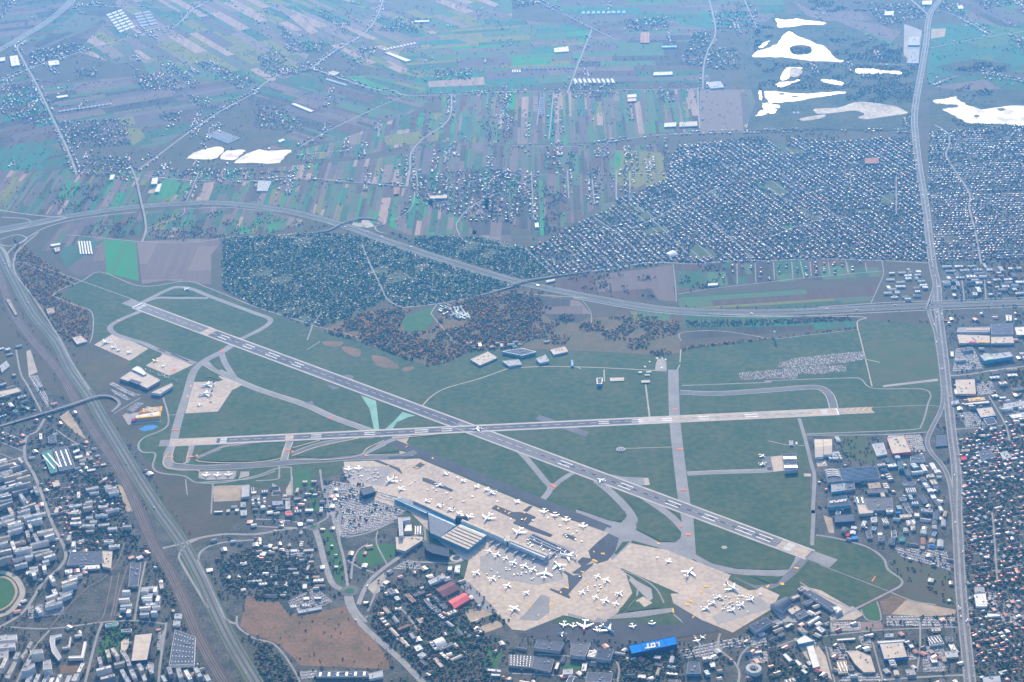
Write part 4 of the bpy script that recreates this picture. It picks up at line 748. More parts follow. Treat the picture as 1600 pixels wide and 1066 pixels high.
 ('lettered_hall', "s 240,385 520,332 592,488 235,520", 17, 'navy', 'teal', 'dark assembly hall with big white letters on its roof', 'hangar', 'bare'),
 ('stepped_hall', "s 690,482 820,476 850,560 945,572 940,610 722,628", 13, 'beige', 'plain', 'stepped beige hall in the middle of the factory quarter', 'factory', 'bare'),
 ('stepped_hall', "s 640,352 780,350 820,474 690,480", 12, 'slate', 'pale', 'dark hall with two white roof strips above the stepped beige hall', 'factory', 'sk02'),
 ('factory_hall', "s 812,382 1230,370 1252,560 852,570", 12, 'dgrey', 'plain', 'widest dark-roofed hall of the factory quarter', 'factory', ''),
 ('factory_office', "s 1140,552 1250,550 1252,590 1150,600", 12, 'white', 'white', 'white block at the corner of the widest dark hall', 'building', ''),
 ('factory_hall', "s 840,252 1150,240 1172,290 860,300", 10, 'dgrey', 'grey', 'narrow dark hall above the widest dark hall', 'factory', ''),
 ('factory_hall', "s 850,150 1040,130 1060,220 880,235", 9, 'tan', 'grey', 'tan workshop below the blue-slatted factory hall', 'factory', ''),
 ('factory_hall', "e 1400,832 1600,820 1605,878 1420,888", 10, 'slate', 'plain', 'slate hall in the right part of the factory quarter', 'factory', ''),
 ('factory_hall', "e 1440,922 1600,912 1605,1000 1470,1002", 9, 'dgrey', 'plain', 'dark hall with white roof strips in the right part of the factory quarter', 'factory', 'sk05'),
 ('works', "s 1350,642 1530,626 1546,668 1370,690", 9, 'beige', 'cream', 'low beige works below the striped halls', 'warehouse', ''),
 ('blue_hall', "s 1280,590 1370,584 1372,610 1290,616", 8, 'blue', 'blue', 'bright blue hall left of the low beige works', 'warehouse', 'bare'),
 ('works', "s 900,682 1000,672 1002,750 920,760", 9, 'lgrey', 'white', 'pale block below the stepped beige hall', 'building', ''),
 ('works', "s 1070,692 1150,682 1192,788 1100,800", 9, 'slate', 'grey', 'slate workshop with pale strips right of the pale block', 'warehouse', 'sk03'),
 ('hangar', "s 330,642 640,622 652,740 342,760", 12, 'slate', 'navy', 'plain dark hangar below the lettered hall', 'hangar', 'bare'),
 ('works', "s 500,932 560,912 572,968 520,975", 6, 'red', 'red', 'red-roofed hut at the edge of the factory quarter', 'shed', 'bare'),
 ('works', "s 600,972 700,962 702,1018 610,1025", 6, 'blue', 'blue', 'blue-roofed hut beside the red one', 'shed', 'bare'),
 ('works', "s 1340,992 1420,982 1432,1048 1350,1055", 7, 'teal', 'teal', 'green-roofed shed in the lower factory quarter', 'shed', 'bare'),
 ('works', "s 1010,922 1070,910 1092,948 1020,960", 8, 'white', 'white', 'small white workshop in the lower factory quarter', 'shed', ''),
 ('works', "s 820,900 900,880 930,1000 850,1010", 8, 'slate', 'grey', 'slate workshop left of the small white workshop', 'shed', ''),
 ('works', "s 1220,900 1290,880 1310,980 1230,1000", 8, 'slate', 'white', 'slate workshop left of the green-roofed shed', 'shed', ''),
 ('works', "s 1450,730 1590,715 1594,790 1470,800", 9, 'grey', 'white', 'grey workshop right of the low beige works', 'shed', 'sk02'),
 ('works', "s 1520,815 1590,805 1600,870 1530,880", 8, 'beige', 'cream', 'beige workshop at the right of the lower factory quarter', 'shed', ''),
 ('supermarket', "23 742,602 846,582 897,688 777,700", 12, 'beige', 'red', 'large beige store with a red left edge', 'store', ''),
 ('supermarket', "23 750,585 850,579 862,612 746,600", 11, 'lgrey', 'plain', 'pale back hall of the red-edged store', 'store', 'bare'),
 ('works', "23 890,716 970,710 982,744 890,750", 10, 'slate', 'white', 'slate office block right of the red-edged store', 'building', ''),
 ('works', "23 810,745 840,740 852,788 820,794", 15, 'slate', 'teal', 'narrow blue-grey tower block in the factory quarter', 'building', ''),
 ('works', "23 990,830 1035,825 1042,845 990,850", 7, 'beige', 'cream', 'small beige shed beside the bending road', 'shed', ''),
 ('works', "23 650,640 720,630 745,700 680,712", 8, 'lgrey', 'white', 'pale workshop left of the red-edged store', 'shed', ''),
 ('hangar', "r 620,288 836,286 852,538 655,560", 14, 'navy', 'plain', 'blue-black hangar with pale stripes on the right airfield', 'hangar', 'st02'),
 ('hut', "r 725,85 785,80 790,150 740,155", 6, 'grey', 'white', 'grey hut with a pale front beside the right taxi road', 'hut', 'bare'),
 ('hut', "r 825,105 855,100 858,140 832,142", 4, 'white', 'white', 'tiny white hut next to the grey one', 'hut', 'bare'),
 ('store', "23 1172,238 1290,232 1300,325 1182,326", 11, 'beige', 'cream', 'big plain beige store right of the avenue', 'store', ''),
 ('store', "23 1165,296 1195,290 1200,324 1170,326", 9, 'white', 'white', 'small white cube on the corner of the big beige store', 'building', 'bare'),
 ('store', "23 1245,352 1350,344 1360,364 1256,373", 8, 'beige', 'yellow', 'low store with a yellow patch right of the avenue', 'store', ''),
 ('store', "23 1225,384 1380,368 1385,380 1230,394", 7, 'white', 'white', 'long white strip below the low yellow-patched store', 'building', 'bare'),
 ('store', "23 1145,372 1190,362 1196,385 1150,392", 7, 'lgrey', 'white', 'small pale showroom by the avenue', 'store', ''),
 ('store', "23 1300,417 1400,406 1426,460 1330,474", 10, 'beige', 'blue', 'beige store with a blue edge', 'store', ''),
 ('store', "23 1347,482 1410,472 1430,508 1372,520", 8, 'navy', 'white', 'navy-roofed hall below the blue-edged store', 'store', 'bare'),
 ('mall', "23 1470,385 1610,365 1610,398 1475,418", 10, 'lgrey', 'grey', 'pale mall at the right edge', 'store', ''),
 ('mall', "23 1505,458 1610,440 1610,466 1530,478", 8, 'white', 'white', 'white canopy hall at the right edge', 'store', ''),
 ('mall', "x 905,745 1375,692 1430,765 975,835", 17, 'lgrey', 'teal', 'grey shopping centre with a green roof garden', 'store', ''),
 ('mall', "x 560,312 1070,302 1060,388 545,388", 12, 'grey', 'plain', 'long grey hall with a row of glowing roof lights', 'warehouse', 'bare'),
 ('mall', "x 1082,252 1410,246 1430,418 1084,418", 14, 'slate', 'plain', 'blue-grey hall right of the one with glowing roof lights', 'warehouse', ''),
 ('mall', "x 552,424 1060,440 1062,556 592,558", 11, 'beige', 'cream', 'beige retail hall with coloured entrances', 'store', ''),
 ('mall', "x 1082,462 1420,456 1440,556 1084,562", 11, 'beige', 'cream', 'beige retail hall right of the one with coloured entrances', 'store', ''),
 ('mall', "x 1450,312 1620,302 1620,430 1480,430", 11, 'white', 'cream', 'white retail hall at the right edge', 'store', ''),
 ('works', "x 1310,122 1350,122 1352,208 1320,210", 9, 'white', 'cream', 'left of two narrow white halls under the expressway', 'warehouse', 'bare'),
 ('works', "x 1362,122 1400,122 1404,208 1366,210", 9, 'white', 'cream', 'right of two narrow white halls under the expressway', 'warehouse', 'bare'),
 ('hut', "x 450,690 495,686 502,760 456,765", 6, 'white', 'white', 'white kiosk at the edge of the mall car park', 'hut', 'bare'),
 ('hut', "x 340,190 450,188 455,212 342,214", 5, 'rust', 'brown', 'rust-roofed hut beside the avenue under the expressway', 'hut', ''),
 ('store', "23 1205,716 1240,712 1243,736 1208,740", 7, 'red', 'red', 'bright red cube right of the avenue', 'store', 'bare'),
 ('store', "23 1210,670 1260,668 1263,684 1212,688", 7, 'tan', 'cream', 'tan hut above the bright red cube', 'shed', ''),
 ('store', "23 1312,680 1380,670 1430,720 1332,740", 8, 'slate', 'grey', 'slate hall among houses right of the avenue', 'warehouse', ''),
 ('store', "23 1450,692 1490,682 1522,720 1470,736", 8, 'lgrey', 'white', 'pale hall right of the slate hall among houses', 'warehouse', ''),
 ('pond_cover', "23 1048,582 1115,576 1122,650 1047,656", 5, 'slate', 'navy', 'flat dark square building inside the avenue fork', 'building', 'bare'),
 # north side of the field
 ('control_block', "22 530,228 565,226 562,262 532,264", 14, 'slate', 'teal', 'small blue-grey tower block alone on the airfield grass', 'building', ''),
 ('pad_shed', "22 807,240 862,238 862,254 808,256", 4, 'beige', 'cream', 'flat beige shed near the far end of the cross taxiway', 'shed', 'bare'),
 ('pad_shed', "22 612,224 700,222 700,244 613,246", 3, 'beige', 'cream', 'flat beige slab building on the airfield grass', 'shed', 'bare'),
 ('pad_shed', "22 790,186 812,185 812,193 791,194", 5, 'white', 'white', 'small white shed left of the parked light aircraft', 'shed', 'bare'),
 ('pad_shed', "22 838,184 870,183 870,191 839,192", 5, 'mint', 'white', 'pale green shed below the parked light aircraft', 'shed', 'bare'),
 ('pad_shed', "22 830,203 860,202 861,210 831,211", 5, 'beige', 'white', 'small beige shed under the pale green one', 'shed', 'bare'),
 ('blue_shed', "22 368,112 383,112 385,150 370,152", 8, 'sky', 'blue', 'bright blue upright block at the edge of the wood', 'building', 'bare'),
 ('campus_block', "22 -60,60 60,40 150,62 60,86", 12, 'slate', 'teal', 'blue-grey campus block at the edge of the wood', 'building', ''),
 ('campus_block', "22 150,105 210,80 232,120 172,132", 10, 'lgrey', 'white', 'pale campus block right of the blue-grey one', 'building', ''),
 ('campus_block', "22 -60,120 40,110 60,140 -20,150", 9, 'lgrey', 'white', 'pale campus block below the blue-grey one', 'building', ''),
 ('campus_block', "22 240,50 330,30 350,60 260,80", 8, 'beige', 'white', 'beige campus block nearest the blue upright block', 'building', ''),
 ('courtyard_block', "21 1340,110 1450,62 1508,98 1400,146", 8, 'beige', 'white', 'pale courtyard building below the autumn wood', 'building', ''),
 # lower left town
 ('works_hall', "30 440,250 640,245 652,320 420,330", 11, 'slate', 'grey', 'large blue-grey works hall above the railway sidings', 'warehouse', ''),
 ('works_hall', "30 642,242 702,246 692,352 640,340", 11, 'beige', 'cream', 'beige wing of the large blue-grey works hall', 'warehouse', ''),
 ('works_hall', "30 530,332 622,326 626,352 532,358", 9, 'white', 'cream', 'white-fronted strip below the blue-grey works hall', 'building', ''),
 ('works_hall', "30 405,362 450,355 452,378 408,384", 8, 'white', 'white', 'small white block left of the white-fronted strip', 'building', ''),
 ('long_hall', "30 815,320 882,316 862,462 802,464", 11, 'slate', 'grey', 'long slate hall beside the railway sidings', 'warehouse', ''),
 ('arena', "b 465,382 720,356 642,745 410,762", 17, 'beige', 'navy', 'big cream-roofed hall at the lower left', 'hall', 'bare'),
 ('logistics_hall', "b 955,820 1320,808 1335,420 1040,310", 13, 'slate', 'pale', 'big dark blue hall dotted with roof lights at the lower left', 'warehouse', 'dots'),
 ('block', "b 1040,82 1140,80 1132,150 1030,148", 10, 'lgrey', 'white', 'upper pale cube above the dotted dark hall', 'building', ''),
 ('block', "b 1020,182 1120,180 1112,250 1010,250", 10, 'lgrey', 'white', 'lower pale cube above the dotted dark hall', 'building', ''),
 ('block', "b 265,312 420,300 416,335 270,345", 9, 'slate', 'white', 'slate bar left of the big cream-roofed hall', 'building', ''),
 ('block', "b 40,232 225,202 222,245 42,272", 9, 'teal', 'white', 'greenish bar far left of the big cream-roofed hall', 'building', ''),
 ('block', "b 270,480 310,447 380,447 366,560 335,610 265,605", 9, 'beige', 'cream', 'rounded beige pavilion left of the big cream-roofed hall', 'building', ''),
 ('apartment_block', "a 430,612 600,590 622,640 440,668", 36, 'grey', 'white', 'tall white tower block, upper one of the lower-left trio', 'apartment block', ''),
 ('apartment_block', "a 300,900 490,790 505,830 380,905", 34, 'grey', 'white', 'tall white tower block, left one of the lower-left trio', 'apartment block', ''),
 ('apartment_block', "a 620,772 722,738 745,870 618,885", 34, 'grey', 'white', 'tall white tower block, right one of the lower-left trio', 'apartment block', ''),
 ('apartment_block', "a -40,405 240,382 235,450 -40,470", 18, 'lgrey', 'white', 'upper long white slab at the left edge', 'apartment block', ''),
 ('apartment_block', "a -40,520 215,500 212,560 -40,580", 18, 'lgrey', 'white', 'middle long white slab at the left edge', 'apartment block', ''),
 ('apartment_block', "a -40,645 120,602 110,700 -40,720", 18, 'grey', 'cream', 'lower long slab at the left edge', 'apartment block', ''),
 ('apartment_block', "a 65,995 200,762 245,780 130,1015", 17, 'grey', 'cream', 'cream slab running diagonally at the bottom left corner', 'apartment block', ''),
 ('apartment_block', "a 300,690 372,592 398,612 325,735", 17, 'grey', 'cream', 'short cream slab following the diagonal one', 'apartment block', ''),
 ('apartment_block', "a 380,560 440,470 470,488 420,580", 17, 'grey', 'cream', 'farthest short cream slab of the diagonal row', 'apartment block', ''),
 ('school', "a 720,402 880,372 882,402 792,432 782,520 822,600 882,702 842,750 742,622 712,482", 12, 'lgrey', 'white', 'curved pale school building at the lower left', 'school', 'bare'),
 ('school', "a 890,562 980,548 1005,412 1022,415 1000,562 900,580", 10, 'white', 'white', 'thin white L-shaped wing right of the curved school', 'school', 'bare'),
 ('school', "a 985,690 1165,682 1205,482 1242,484 1192,716 985,722", 12, 'white', 'white', 'white U-shaped block right of the curved school', 'school', 'bare'),
 ('school', "a 1070,380 1175,362 1180,395 1075,410", 10, 'beige', 'white', 'small beige block above the white U-shaped block', 'school', ''),
 ('works', "20 260,692 322,672 360,810 318,822", 8, 'teal', 'grey', 'left green-roofed shed of the pair by the railway', 'shed', 'sk02'),
 ('works', "20 330,670 420,650 472,788 372,808", 8, 'slate', 'grey', 'right slate shed of the pair by the railway', 'shed', 'sk03'),
 ('works', "20 455,682 495,666 500,680 460,696", 7, 'white', 'white', 'upper small white shed by the railway', 'shed', 'bare'),
 ('works', "20 465,716 515,704 516,720 470,730", 7, 'white', 'white', 'lower small white shed by the railway', 'shed', 'bare'),
 ('works', "20 325,880 365,864 376,898 335,908", 9, 'beige', 'cream', 'square cream block among the trees left of the railway', 'building', 'bare'),
 ('works', "20 -20,315 110,286 132,308 -20,352", 9, 'beige', 'cream', 'long beige depot at the left edge', 'warehouse', ''),
 ('works', "20 245,572 262,571 263,608 247,610", 8, 'white', 'white', 'narrow white block below the long road bridge', 'building', ''),
 ('works', "20 300,592 350,582 352,628 302,632", 8, 'slate', 'grey', 'slate block right of the narrow white one', 'building', ''),
 ('works', "20 0,150 40,120 60,150 10,190", 8, 'lgrey', 'white', 'pale depot at the far left edge', 'warehouse', ''),
 # far white halls and glasshouses
 ('hall', "10 950,45 985,40 978,80 942,82", 9, 'white', 'pale', 'left of two white halls beyond the far road bridge', 'warehouse', 'bare'), ('hall', "10 985,82 1008,78 992,130 965,130", 9, 'white', 'pale', 'right of two white halls beyond the far road bridge', 'warehouse', 'bare'),
 ('hall', "10 690,25 718,20 705,52 682,55", 8, 'white', 'pale', 'small white hall left of the far road bridge', 'warehouse', 'bare'), ('hall', "10 315,458 375,448 378,460 318,470", 7, 'white', 'pale', 'white farm hall in the wood by the interchange', 'barn', 'bare'),
 ('hall', "10 335,480 372,472 372,500 345,505", 7, 'beige', 'cream', 'beige barn below the white farm hall', 'barn', ''), ('hall', "11 862,102 896,100 890,142 860,146", 8, 'rust', 'brown', 'red-roofed hall by the field road bend', 'warehouse', ''),
 ('hall', "11 1085,155 1190,150 1190,170 1086,172", 8, 'beige', 'cream', 'long cream hall in the far village', 'warehouse', 'bare'), ('hall', "11 15,60 95,65 70,125 5,125", 6, 'lgrey', 'white', 'pale yard building at the far field edge', 'warehouse', ''),
 ('hall', "12 958,512 1000,492 1040,520 985,533", 11, 'white', 'white', 'white dome-like hall in the middle of the suburb', 'hall', 'barrel'), ('hall', "12 1222,702 1285,698 1286,712 1223,716", 7, 'white', 'pale', 'white hall alone between suburb and expressway', 'warehouse', 'bare'),
 ('hall', "12 210,682 265,672 270,684 215,696", 7, 'beige', 'cream', 'cream hall beside the straight road bridge', 'warehouse', 'bare'), ('hall', "12 142,325 165,322 168,350 145,352", 8, 'white', 'white', 'white hall at the end of the long farm row', 'warehouse', 'bare'),
 ('hall', "03 880,225 950,225 945,282 872,282", 9, 'lgrey', 'plain', 'upper pale works hall left of the far avenue', 'warehouse', ''), ('hall', "03 880,305 945,300 940,395 865,395", 9, 'grey', 'plain', 'lower grey works hall left of the far avenue', 'warehouse', ''),
 ('hall', "03 730,72 785,68 782,92 728,95", 8, 'white', 'white', 'white hall in the yard near the far avenue fork', 'warehouse', 'bare'), ('hall', "03 965,5 1025,2 1020,28 960,28", 8, 'white', 'white', 'white hall inside the far avenue fork', 'warehouse', 'bare'),
 ('hall', "03 610,985 688,982 690,1018 605,1020", 9, 'rust', 'brown', 'rust-roofed block in the suburb left of the avenue', 'building', 'bare'), ('hall', "01 800,328 832,326 970,376 935,384", 6, 'white', 'pale', 'long white glasshouse lying in the far green fields', 'glasshouse', 'bare'),
 ('hall', "01 218,648 240,642 362,690 340,698", 6, 'white', 'pale', 'long white glasshouse beside the far left village', 'glasshouse', 'bare'), ('hall', "01 990,128 1080,126 1080,136 990,138", 6, 'white', 'pale', 'white shed at the end of a far lane', 'shed', 'bare'),
 ('hall', "01 445,455 480,440 525,452 490,472", 7, 'beige', 'cream', 'beige yard hall at the far road junction', 'warehouse', ''), ('hall', "01 135,875 170,864 182,874 148,888", 6, 'white', 'pale', 'white shed above the left ponds', 'shed', 'bare'),
 ('hall', "02 720,590 775,586 777,605 721,608", 8, 'white', 'pale', 'upper of two white-and-red halls in the far fields', 'warehouse', 'bare'), ('hall', "02 720,614 776,610 777,630 722,634", 8, 'beige', 'red', 'lower of two white-and-red halls in the far fields', 'warehouse', 'bare'),
 ('hall', "02 952,768 1025,762 1022,788 950,792", 8, 'white', 'cream', 'left white farm hall beside the bare far field', 'barn', ''), ('hall', "02 1045,762 1155,756 1156,785 1045,790", 8, 'beige', 'cream', 'right cream farm hall beside the bare far field', 'barn', ''),
 ('hall', "02 805,200 828,200 828,266 802,266", 8, 'rust', 'cream', 'left of two long rust-roofed barns', 'barn', 'bare'), ('hall', "02 832,200 854,200 856,266 832,266", 8, 'rust', 'cream', 'right of two long rust-roofed barns', 'barn', 'bare'),
 ('hall', "02 262,300 350,288 355,320 265,326", 7, 'white', 'white', 'white farm cluster beside the far straight road', 'barn', ''), ('hall', "02 935,285 1028,283 1028,294 936,296", 7, 'sky', 'white', 'pale blue shed in the far fields', 'shed', 'bare'),
 ('hall', "02 885,450 1000,446 1002,466 880,470", 7, 'white', 'white', 'white farm hall left of the far lane', 'barn', ''), ('hall', "02 1210,512 1300,506 1325,545 1240,552", 7, 'lgrey', 'white', 'pale yard hall right of the far lane', 'warehouse', ''),
 ('hall', "00 0,360 30,355 32,378 0,382", 8, 'white', 'pale', 'white hall at the far left edge', 'warehouse', 'bare'), ('hall', "00 60,350 110,345 125,405 70,412", 9, 'white', 'pale', 'bright white halls by the far left crossroads', 'warehouse', ''),
 ('hall', "00 352,600 420,590 425,602 356,612", 6, 'white', 'pale', 'thin white barn right of the far left road', 'barn', 'bare'), ('hall', "00 300,380 365,375 372,402 305,410", 7, 'white', 'cream', 'white depot near the far left crossroads', 'warehouse', ''),
 ('hall', "03 1180,35 1210,30 1222,50 1190,56", 7, 'white', 'white', 'white shed right of the far avenue fork', 'shed', 'bare')]
HB = {}
for a in B_:
    r_ = bld(a[0], a[1], a[2], a[3], a[4], a[5], a[6], a[7]); HB[a[5]] = r_
# ribs, fronts, letters and other pieces that single out the known halls
def on_roof(key, name, s, z, hh, m):
    root, o, q, h = HB[key]; p = ccw([Vector((v.x, v.y))-o for v in W(s, h)]); n = len(p)
    mesh_obj(name, [(a.x, a.y, h+z) for a in p]+[(a.x, a.y, h+z+hh) for a in p], [tuple(range(n, 2*n))]+[(i, (i+1) % n, n+(i+1) % n, n+i) for i in range(n)], m, root)
for k in range(4):
    y = 655+30*k; dx = 11*k
    pts = [(195+dx+i*20, y-20*math.sin(math.pi*(i/10))) for i in range(11)]
    s = 'e '+' '.join('%g,%g' % p for p in pts)+' '+' '.join('%g,%g' % (a, b+11) for a, b in reversed(pts))
    on_roof('slate factory hall carrying four white arched roof ribs', 'roof_rib', s, -0.6, 3.5, RM('white'))
for k in range(9):
    on_roof('very long blue-slatted factory hall beside the white arches', 'roof_slat', 'e %g,%g %g,%g %g,%g %g,%g' % (408+6*k, 632+20*k, 1000+5*k, 590+19*k, 1001+5*k, 597+19*k, 410+6*k, 640+20*k), -0.7, 1.5, mat('slat_blue', (.16, .22, .30)))
for k in range(11): on_roof('long grey hall with a row of glowing roof lights', 'roof_light', 'x %g,335 %g,335 %g,358 %g,358' % (700+33*k, 716+33*k, 722+33*k, 706+33*k), -0.6, 2, mat('amber_rooflight', (.80, .48, .30), (.7, .4, .25), .1))
on_roof('grey shopping centre with a green roof garden', 'roof_garden', 'x 1000,790 1100,780 1120,805 1020,818', -0.6, 1.0, RM('mint'))
on_roof('low store with a yellow patch right of the avenue', 'roof_panel', '23 1290,350 1325,347 1328,360 1293,364', -0.5, .8, RM('yellow'))
on_roof('sprawling beige-roofed cargo terminal at the left edge of the airfield', 'roof_well', 'w 410,350 450,325 600,370 555,410', -0.7, 0.3, RM('slate'))
for k in range(4): on_roof('tan and yellow striped annex behind the yellow-edged depot', 'roof_stripe', 'w %g,%g %g,%g %g,%g %g,%g' % (620+95*k, 785-11*k, 645+95*k, 782-11*k, 660+90*k, 840-7*k, 635+90*k, 842-7*k), 0.7, .8, RM('yellow'))
on_roof('parcel depot with a yellow-edged white roof at the left of the airfield', 'roof_edge', 'w 522,920 905,880 906,898 524,936', -0.6, 1.2, RM('yellow')); on_roof('parcel depot with a yellow-edged white roof at the left of the airfield', 'roof_edge', 'w 888,822 912,830 905,895 885,880', -0.5, 1.3, RM('yellow'))
for c_, k in (('orange', (590, 630)), ('pink', (740, 850)), ('yellow', (890, 990)), ('yellow', (1030, 1065))):
    if c_ != 'orange': on_roof('beige retail hall with coloured entrances', 'entrance_canopy', 'x %g,535 %g,535 %g,560 %g,560' % (k[0], k[1], k[1], k[0]), 0.0, 3, RM(c_))
def text_on(root, o, txt, s, z, m, name, shear=0.0, ext=0.4, bold=0.03, yscale=1.0):
    "raised lettering; the four survey points give reading start, reading end and the height of the letters"
    a, b, c = [Vector((p.x, p.y))-o for p in W(s, z)][:3]
    cu = bpy.data.curves.new(name, 'FONT'); cu.body = txt; cu.extrude = ext; cu.offset = bold; cu.shear = shear; cu.size = 1
    tmp = bpy.data.objects.new(name, cu); C.objects.link(tmp); bpy.context.view_layer.update()
    me = bpy.data.meshes.new_from_object(tmp.evaluated_get(bpy.context.evaluated_depsgraph_get())); bpy.data.objects.remove(tmp)
    xs = [v.co.x for v in me.vertices]; ys = [v.co.y for v in me.vertices]; x0, x1, y0, y1 = min(xs), max(xs), min(ys), max(ys)
    e = b-a; f = c-b
    for v in me.vertices:
        t = (v.co.x-x0)/(x1-x0); w_ = (v.co.y-y0)/(y1-y0); p = a+e*t+f*w_; v.co = (p.x, p.y, z+.3+v.co.z)
    me.materials.clear(); me.materials.append(m); ob = bpy.data.objects.new(name, me); C.objects.link(ob); ob.parent = root; return ob
r0, o0, q0, h0 = HB['dark assembly hall with big white letters on its roof']
text_on(r0, o0, 'AIRBUS', "s 532,392 258,428 262,466", 17.2, RM('white'), 'roof_lettering', 0, .4, .05)
# the big blue hangar with the airline's letters
HB['lot'] = bld('airline_hangar', "d 220,685 950,537 987,665 270,815", 22, 'lot', 'navy', 'bright blue hangar with three big white letters on its roof', 'hangar', 'bare')
r0, o0, q0, h0 = HB['lot']
on_roof('lot', 'roof_seam', 'd 408,648 416,646 455,782 447,784', -0.75, .5, WM['navy']); on_roof('lot', 'roof_seam', 'd 765,575 773,573 815,705 807,707', -0.75, .5, WM['navy'])
def poly_letter(shape, u0, u1, m):
    # letters drawn on a 0..1 box, reading away from the camera; corners surveyed on the roof
    a, b, c = [Vector((p.x, p.y))-o0 for p in W("d 705,632 478,668 486,742", 22.0)]
    e = b-a; f = c-b; v = []; F = []
    for quad in shape:
        k = len(v)
        for z in (22.2, 23.0):
            for x, y in quad: p = a+e*(u0+(u1-u0)*x+.06*(1-y)*0)+f*y; v.append((p.x, p.y, z))
        n = len(quad); F += [tuple(range(k+n, k+2*n)), tuple(range(k, k+n))]+[(k+i, k+(i+1) % n, k+n+(i+1) % n, k+n+i) for i in range(n)]
    mesh_obj('roof_letter', v, F, m, r0)
m_gold = mat('pale_gold_letter', (.62, .45, .30))
poly_letter([[(0, 0), (.9, 0), (.9, .3), (0, .3)], [(0, .3), (.42, .3), (.42, 1), (0, 1)]], 0, .24, m_gold)
poly_letter([[(0, .05), (.3, 0), (.3, 1), (0, .95)], [(.7, 0), (1, .05), (1, .95), (.7, 1)], [(.3, 0), (.7, 0), (.7, .3), (.3, .3)], [(.3, .7), (.7, .7), (.7, 1), (.3, 1)]], .30, .62, RM('white'))
poly_letter([[(0, .72), (1, .72), (1, 1), (0, 1)], [(.32, 0), (.66, 0), (.66, .72), (.32, .72)]], .64, 1.0, RM('white'))
for s in ("d 268,820 330,820 350,850 280,858", "d 940,715 965,685 1000,690 985,720", "d 240,885 340,868 345,888 250,912"): bld('hangar_annex', s, 7, 'white', 'white', {'d 2': 'white annex at the near corner of the blue lettered hangar', 'd 9': 'white annex at the right end of the blue lettered hangar'}.get(s[:3], '') if s[2:5] != '240' else 'low white strip in front of the blue lettered hangar', 'building', 'bare')
# passenger terminal: long roof, ribbed glass roof, sloping strips, pier and gates
T = empty('passenger_terminal', W("c 1000,500")[0]); tag(T, 'passenger terminal with ribbed glass roof and beige striped roof', 'terminal'); to = Vector((T.location.x, T.location.y))
def tpart(name, s, z0, z1, m, n=0):
    p = ccw([Vector((v.x, v.y))-to for v in W(s, z1)]); k = len(p); raster([a+to for a in p], 1)
    return mesh_obj(name, [(a.x, a.y, z0) for a in p]+[(a.x, a.y, z1) for a in p], [tuple(range(k, 2*k))]+[(i, (i+1) % k, k+(i+1) % k, k+i) for i in range(k)], m, T)
def lerp(a, b, t): return (a[0]+(b[0]-a[0])*t, a[1]+(b[1]-a[1])*t)
def cs(*p): return 'c '+' '.join('%g,%g' % a for a in p)
A_, B2, C2, D2 = (885, 595), (1318, 785), (1600, 562), (1190, 395)
tpart('check_in_hall', cs(A_, B2, C2, D2), 0, 19, WM['teal'])
for k in range(6):
    t0 = k/6; t1 = (k+.68)/6
    tpart('roof_strip', cs(lerp(A_, D2, t0), lerp(B2, C2, t0), lerp(B2, C2, t1), lerp(A_, D2, t1)), 19.05, 21.5, RM('beige'))
E_, F2, H2, G2 = (722, 520), (880, 588), (1120, 408), (690, 218)
tpart('glass_hall', cs(E_, F2, H2, (1090, 385), G2), 0, 18.5, WM['teal'])
for k in range(15):
    t0 = k/15; t1 = (k+.42)/15
    tpart('roof_rib', cs(lerp(E_, G2, t0), lerp(F2, H2, t0), lerp(F2, H2, t1), lerp(E_, G2, t1)), 18.6, 20.4, RM('lgrey'))
tpart('long_hall', cs((480, -8), (1120, 285), (1105, 318), (455, 22)), 0, 21, WM['pale']); tpart('long_roof', cs((482, -10), (1125, 280), (1105, 318), (455, 22)), 21.05, 23, RM('beige'))
tpart('kerbside_hall', cs((160, -5), (650, 215), (690, 215), (1080, 385), (1105, 330), (455, 35), (240, -30)), 0, 14, WM['teal'])
for k in range(4): tpart('kerbside_rib', cs((200+30*k, -12-6*k), (690+90*k*.9, 205+8*k), (696+90*k*.9, 195+8*k), (215+30*k, -18-6*k)), 14.1, 15.5, RM('lgrey'))
dm = W("c 1205,300", 12)[0]; v, f = [], []
for j in range(6):
    for i in range(20):
        a = i*math.pi/10; r_ = 26*math.cos(j*math.pi/11); v.append((dm.x-to.x+r_*math.cos(a), dm.y-to.y+r_*math.sin(a), 10+14*math.sin(j*math.pi/11)))
for j in range(5):
    for i in range(20): f.append((j*20+i, j*20+(i+1) % 20, (j+1)*20+(i+1) % 20, (j+1)*20+i))
f.append(tuple(range(100, 120)))
v += [(a, b, 0) for a, b, c_ in v[:20]]; f += [(120+i, 120+(i+1) % 20, (i+1) % 20, i) for i in range(20)]
mesh_obj('glass_dome', v, f, WM['black'], T)
PR = empty('terminal_pier', W("h 700,700")[0]); tag(PR, 'long beige-roofed pier with jet bridges reaching to parked airliners', 'terminal'); to = Vector((PR.location.x, PR.location.y)); T = PR
tpart('pier_hall', "h -180,310 480,590 560,620 1175,860 1110,915 520,665 -200,345", 0, 17, WM['pale']); tpart('pier_roof', "h -180,308 490,588 470,622 -190,335", 17.05, 19.5, RM('beige')); tpart('pier_roof', "h 570,622 1175,858 1145,885 560,650", 17.05, 19.5, RM('beige'))
tpart('pier_link', "h 500,560 575,570 560,665 515,660", 0, 20, WM['black'])
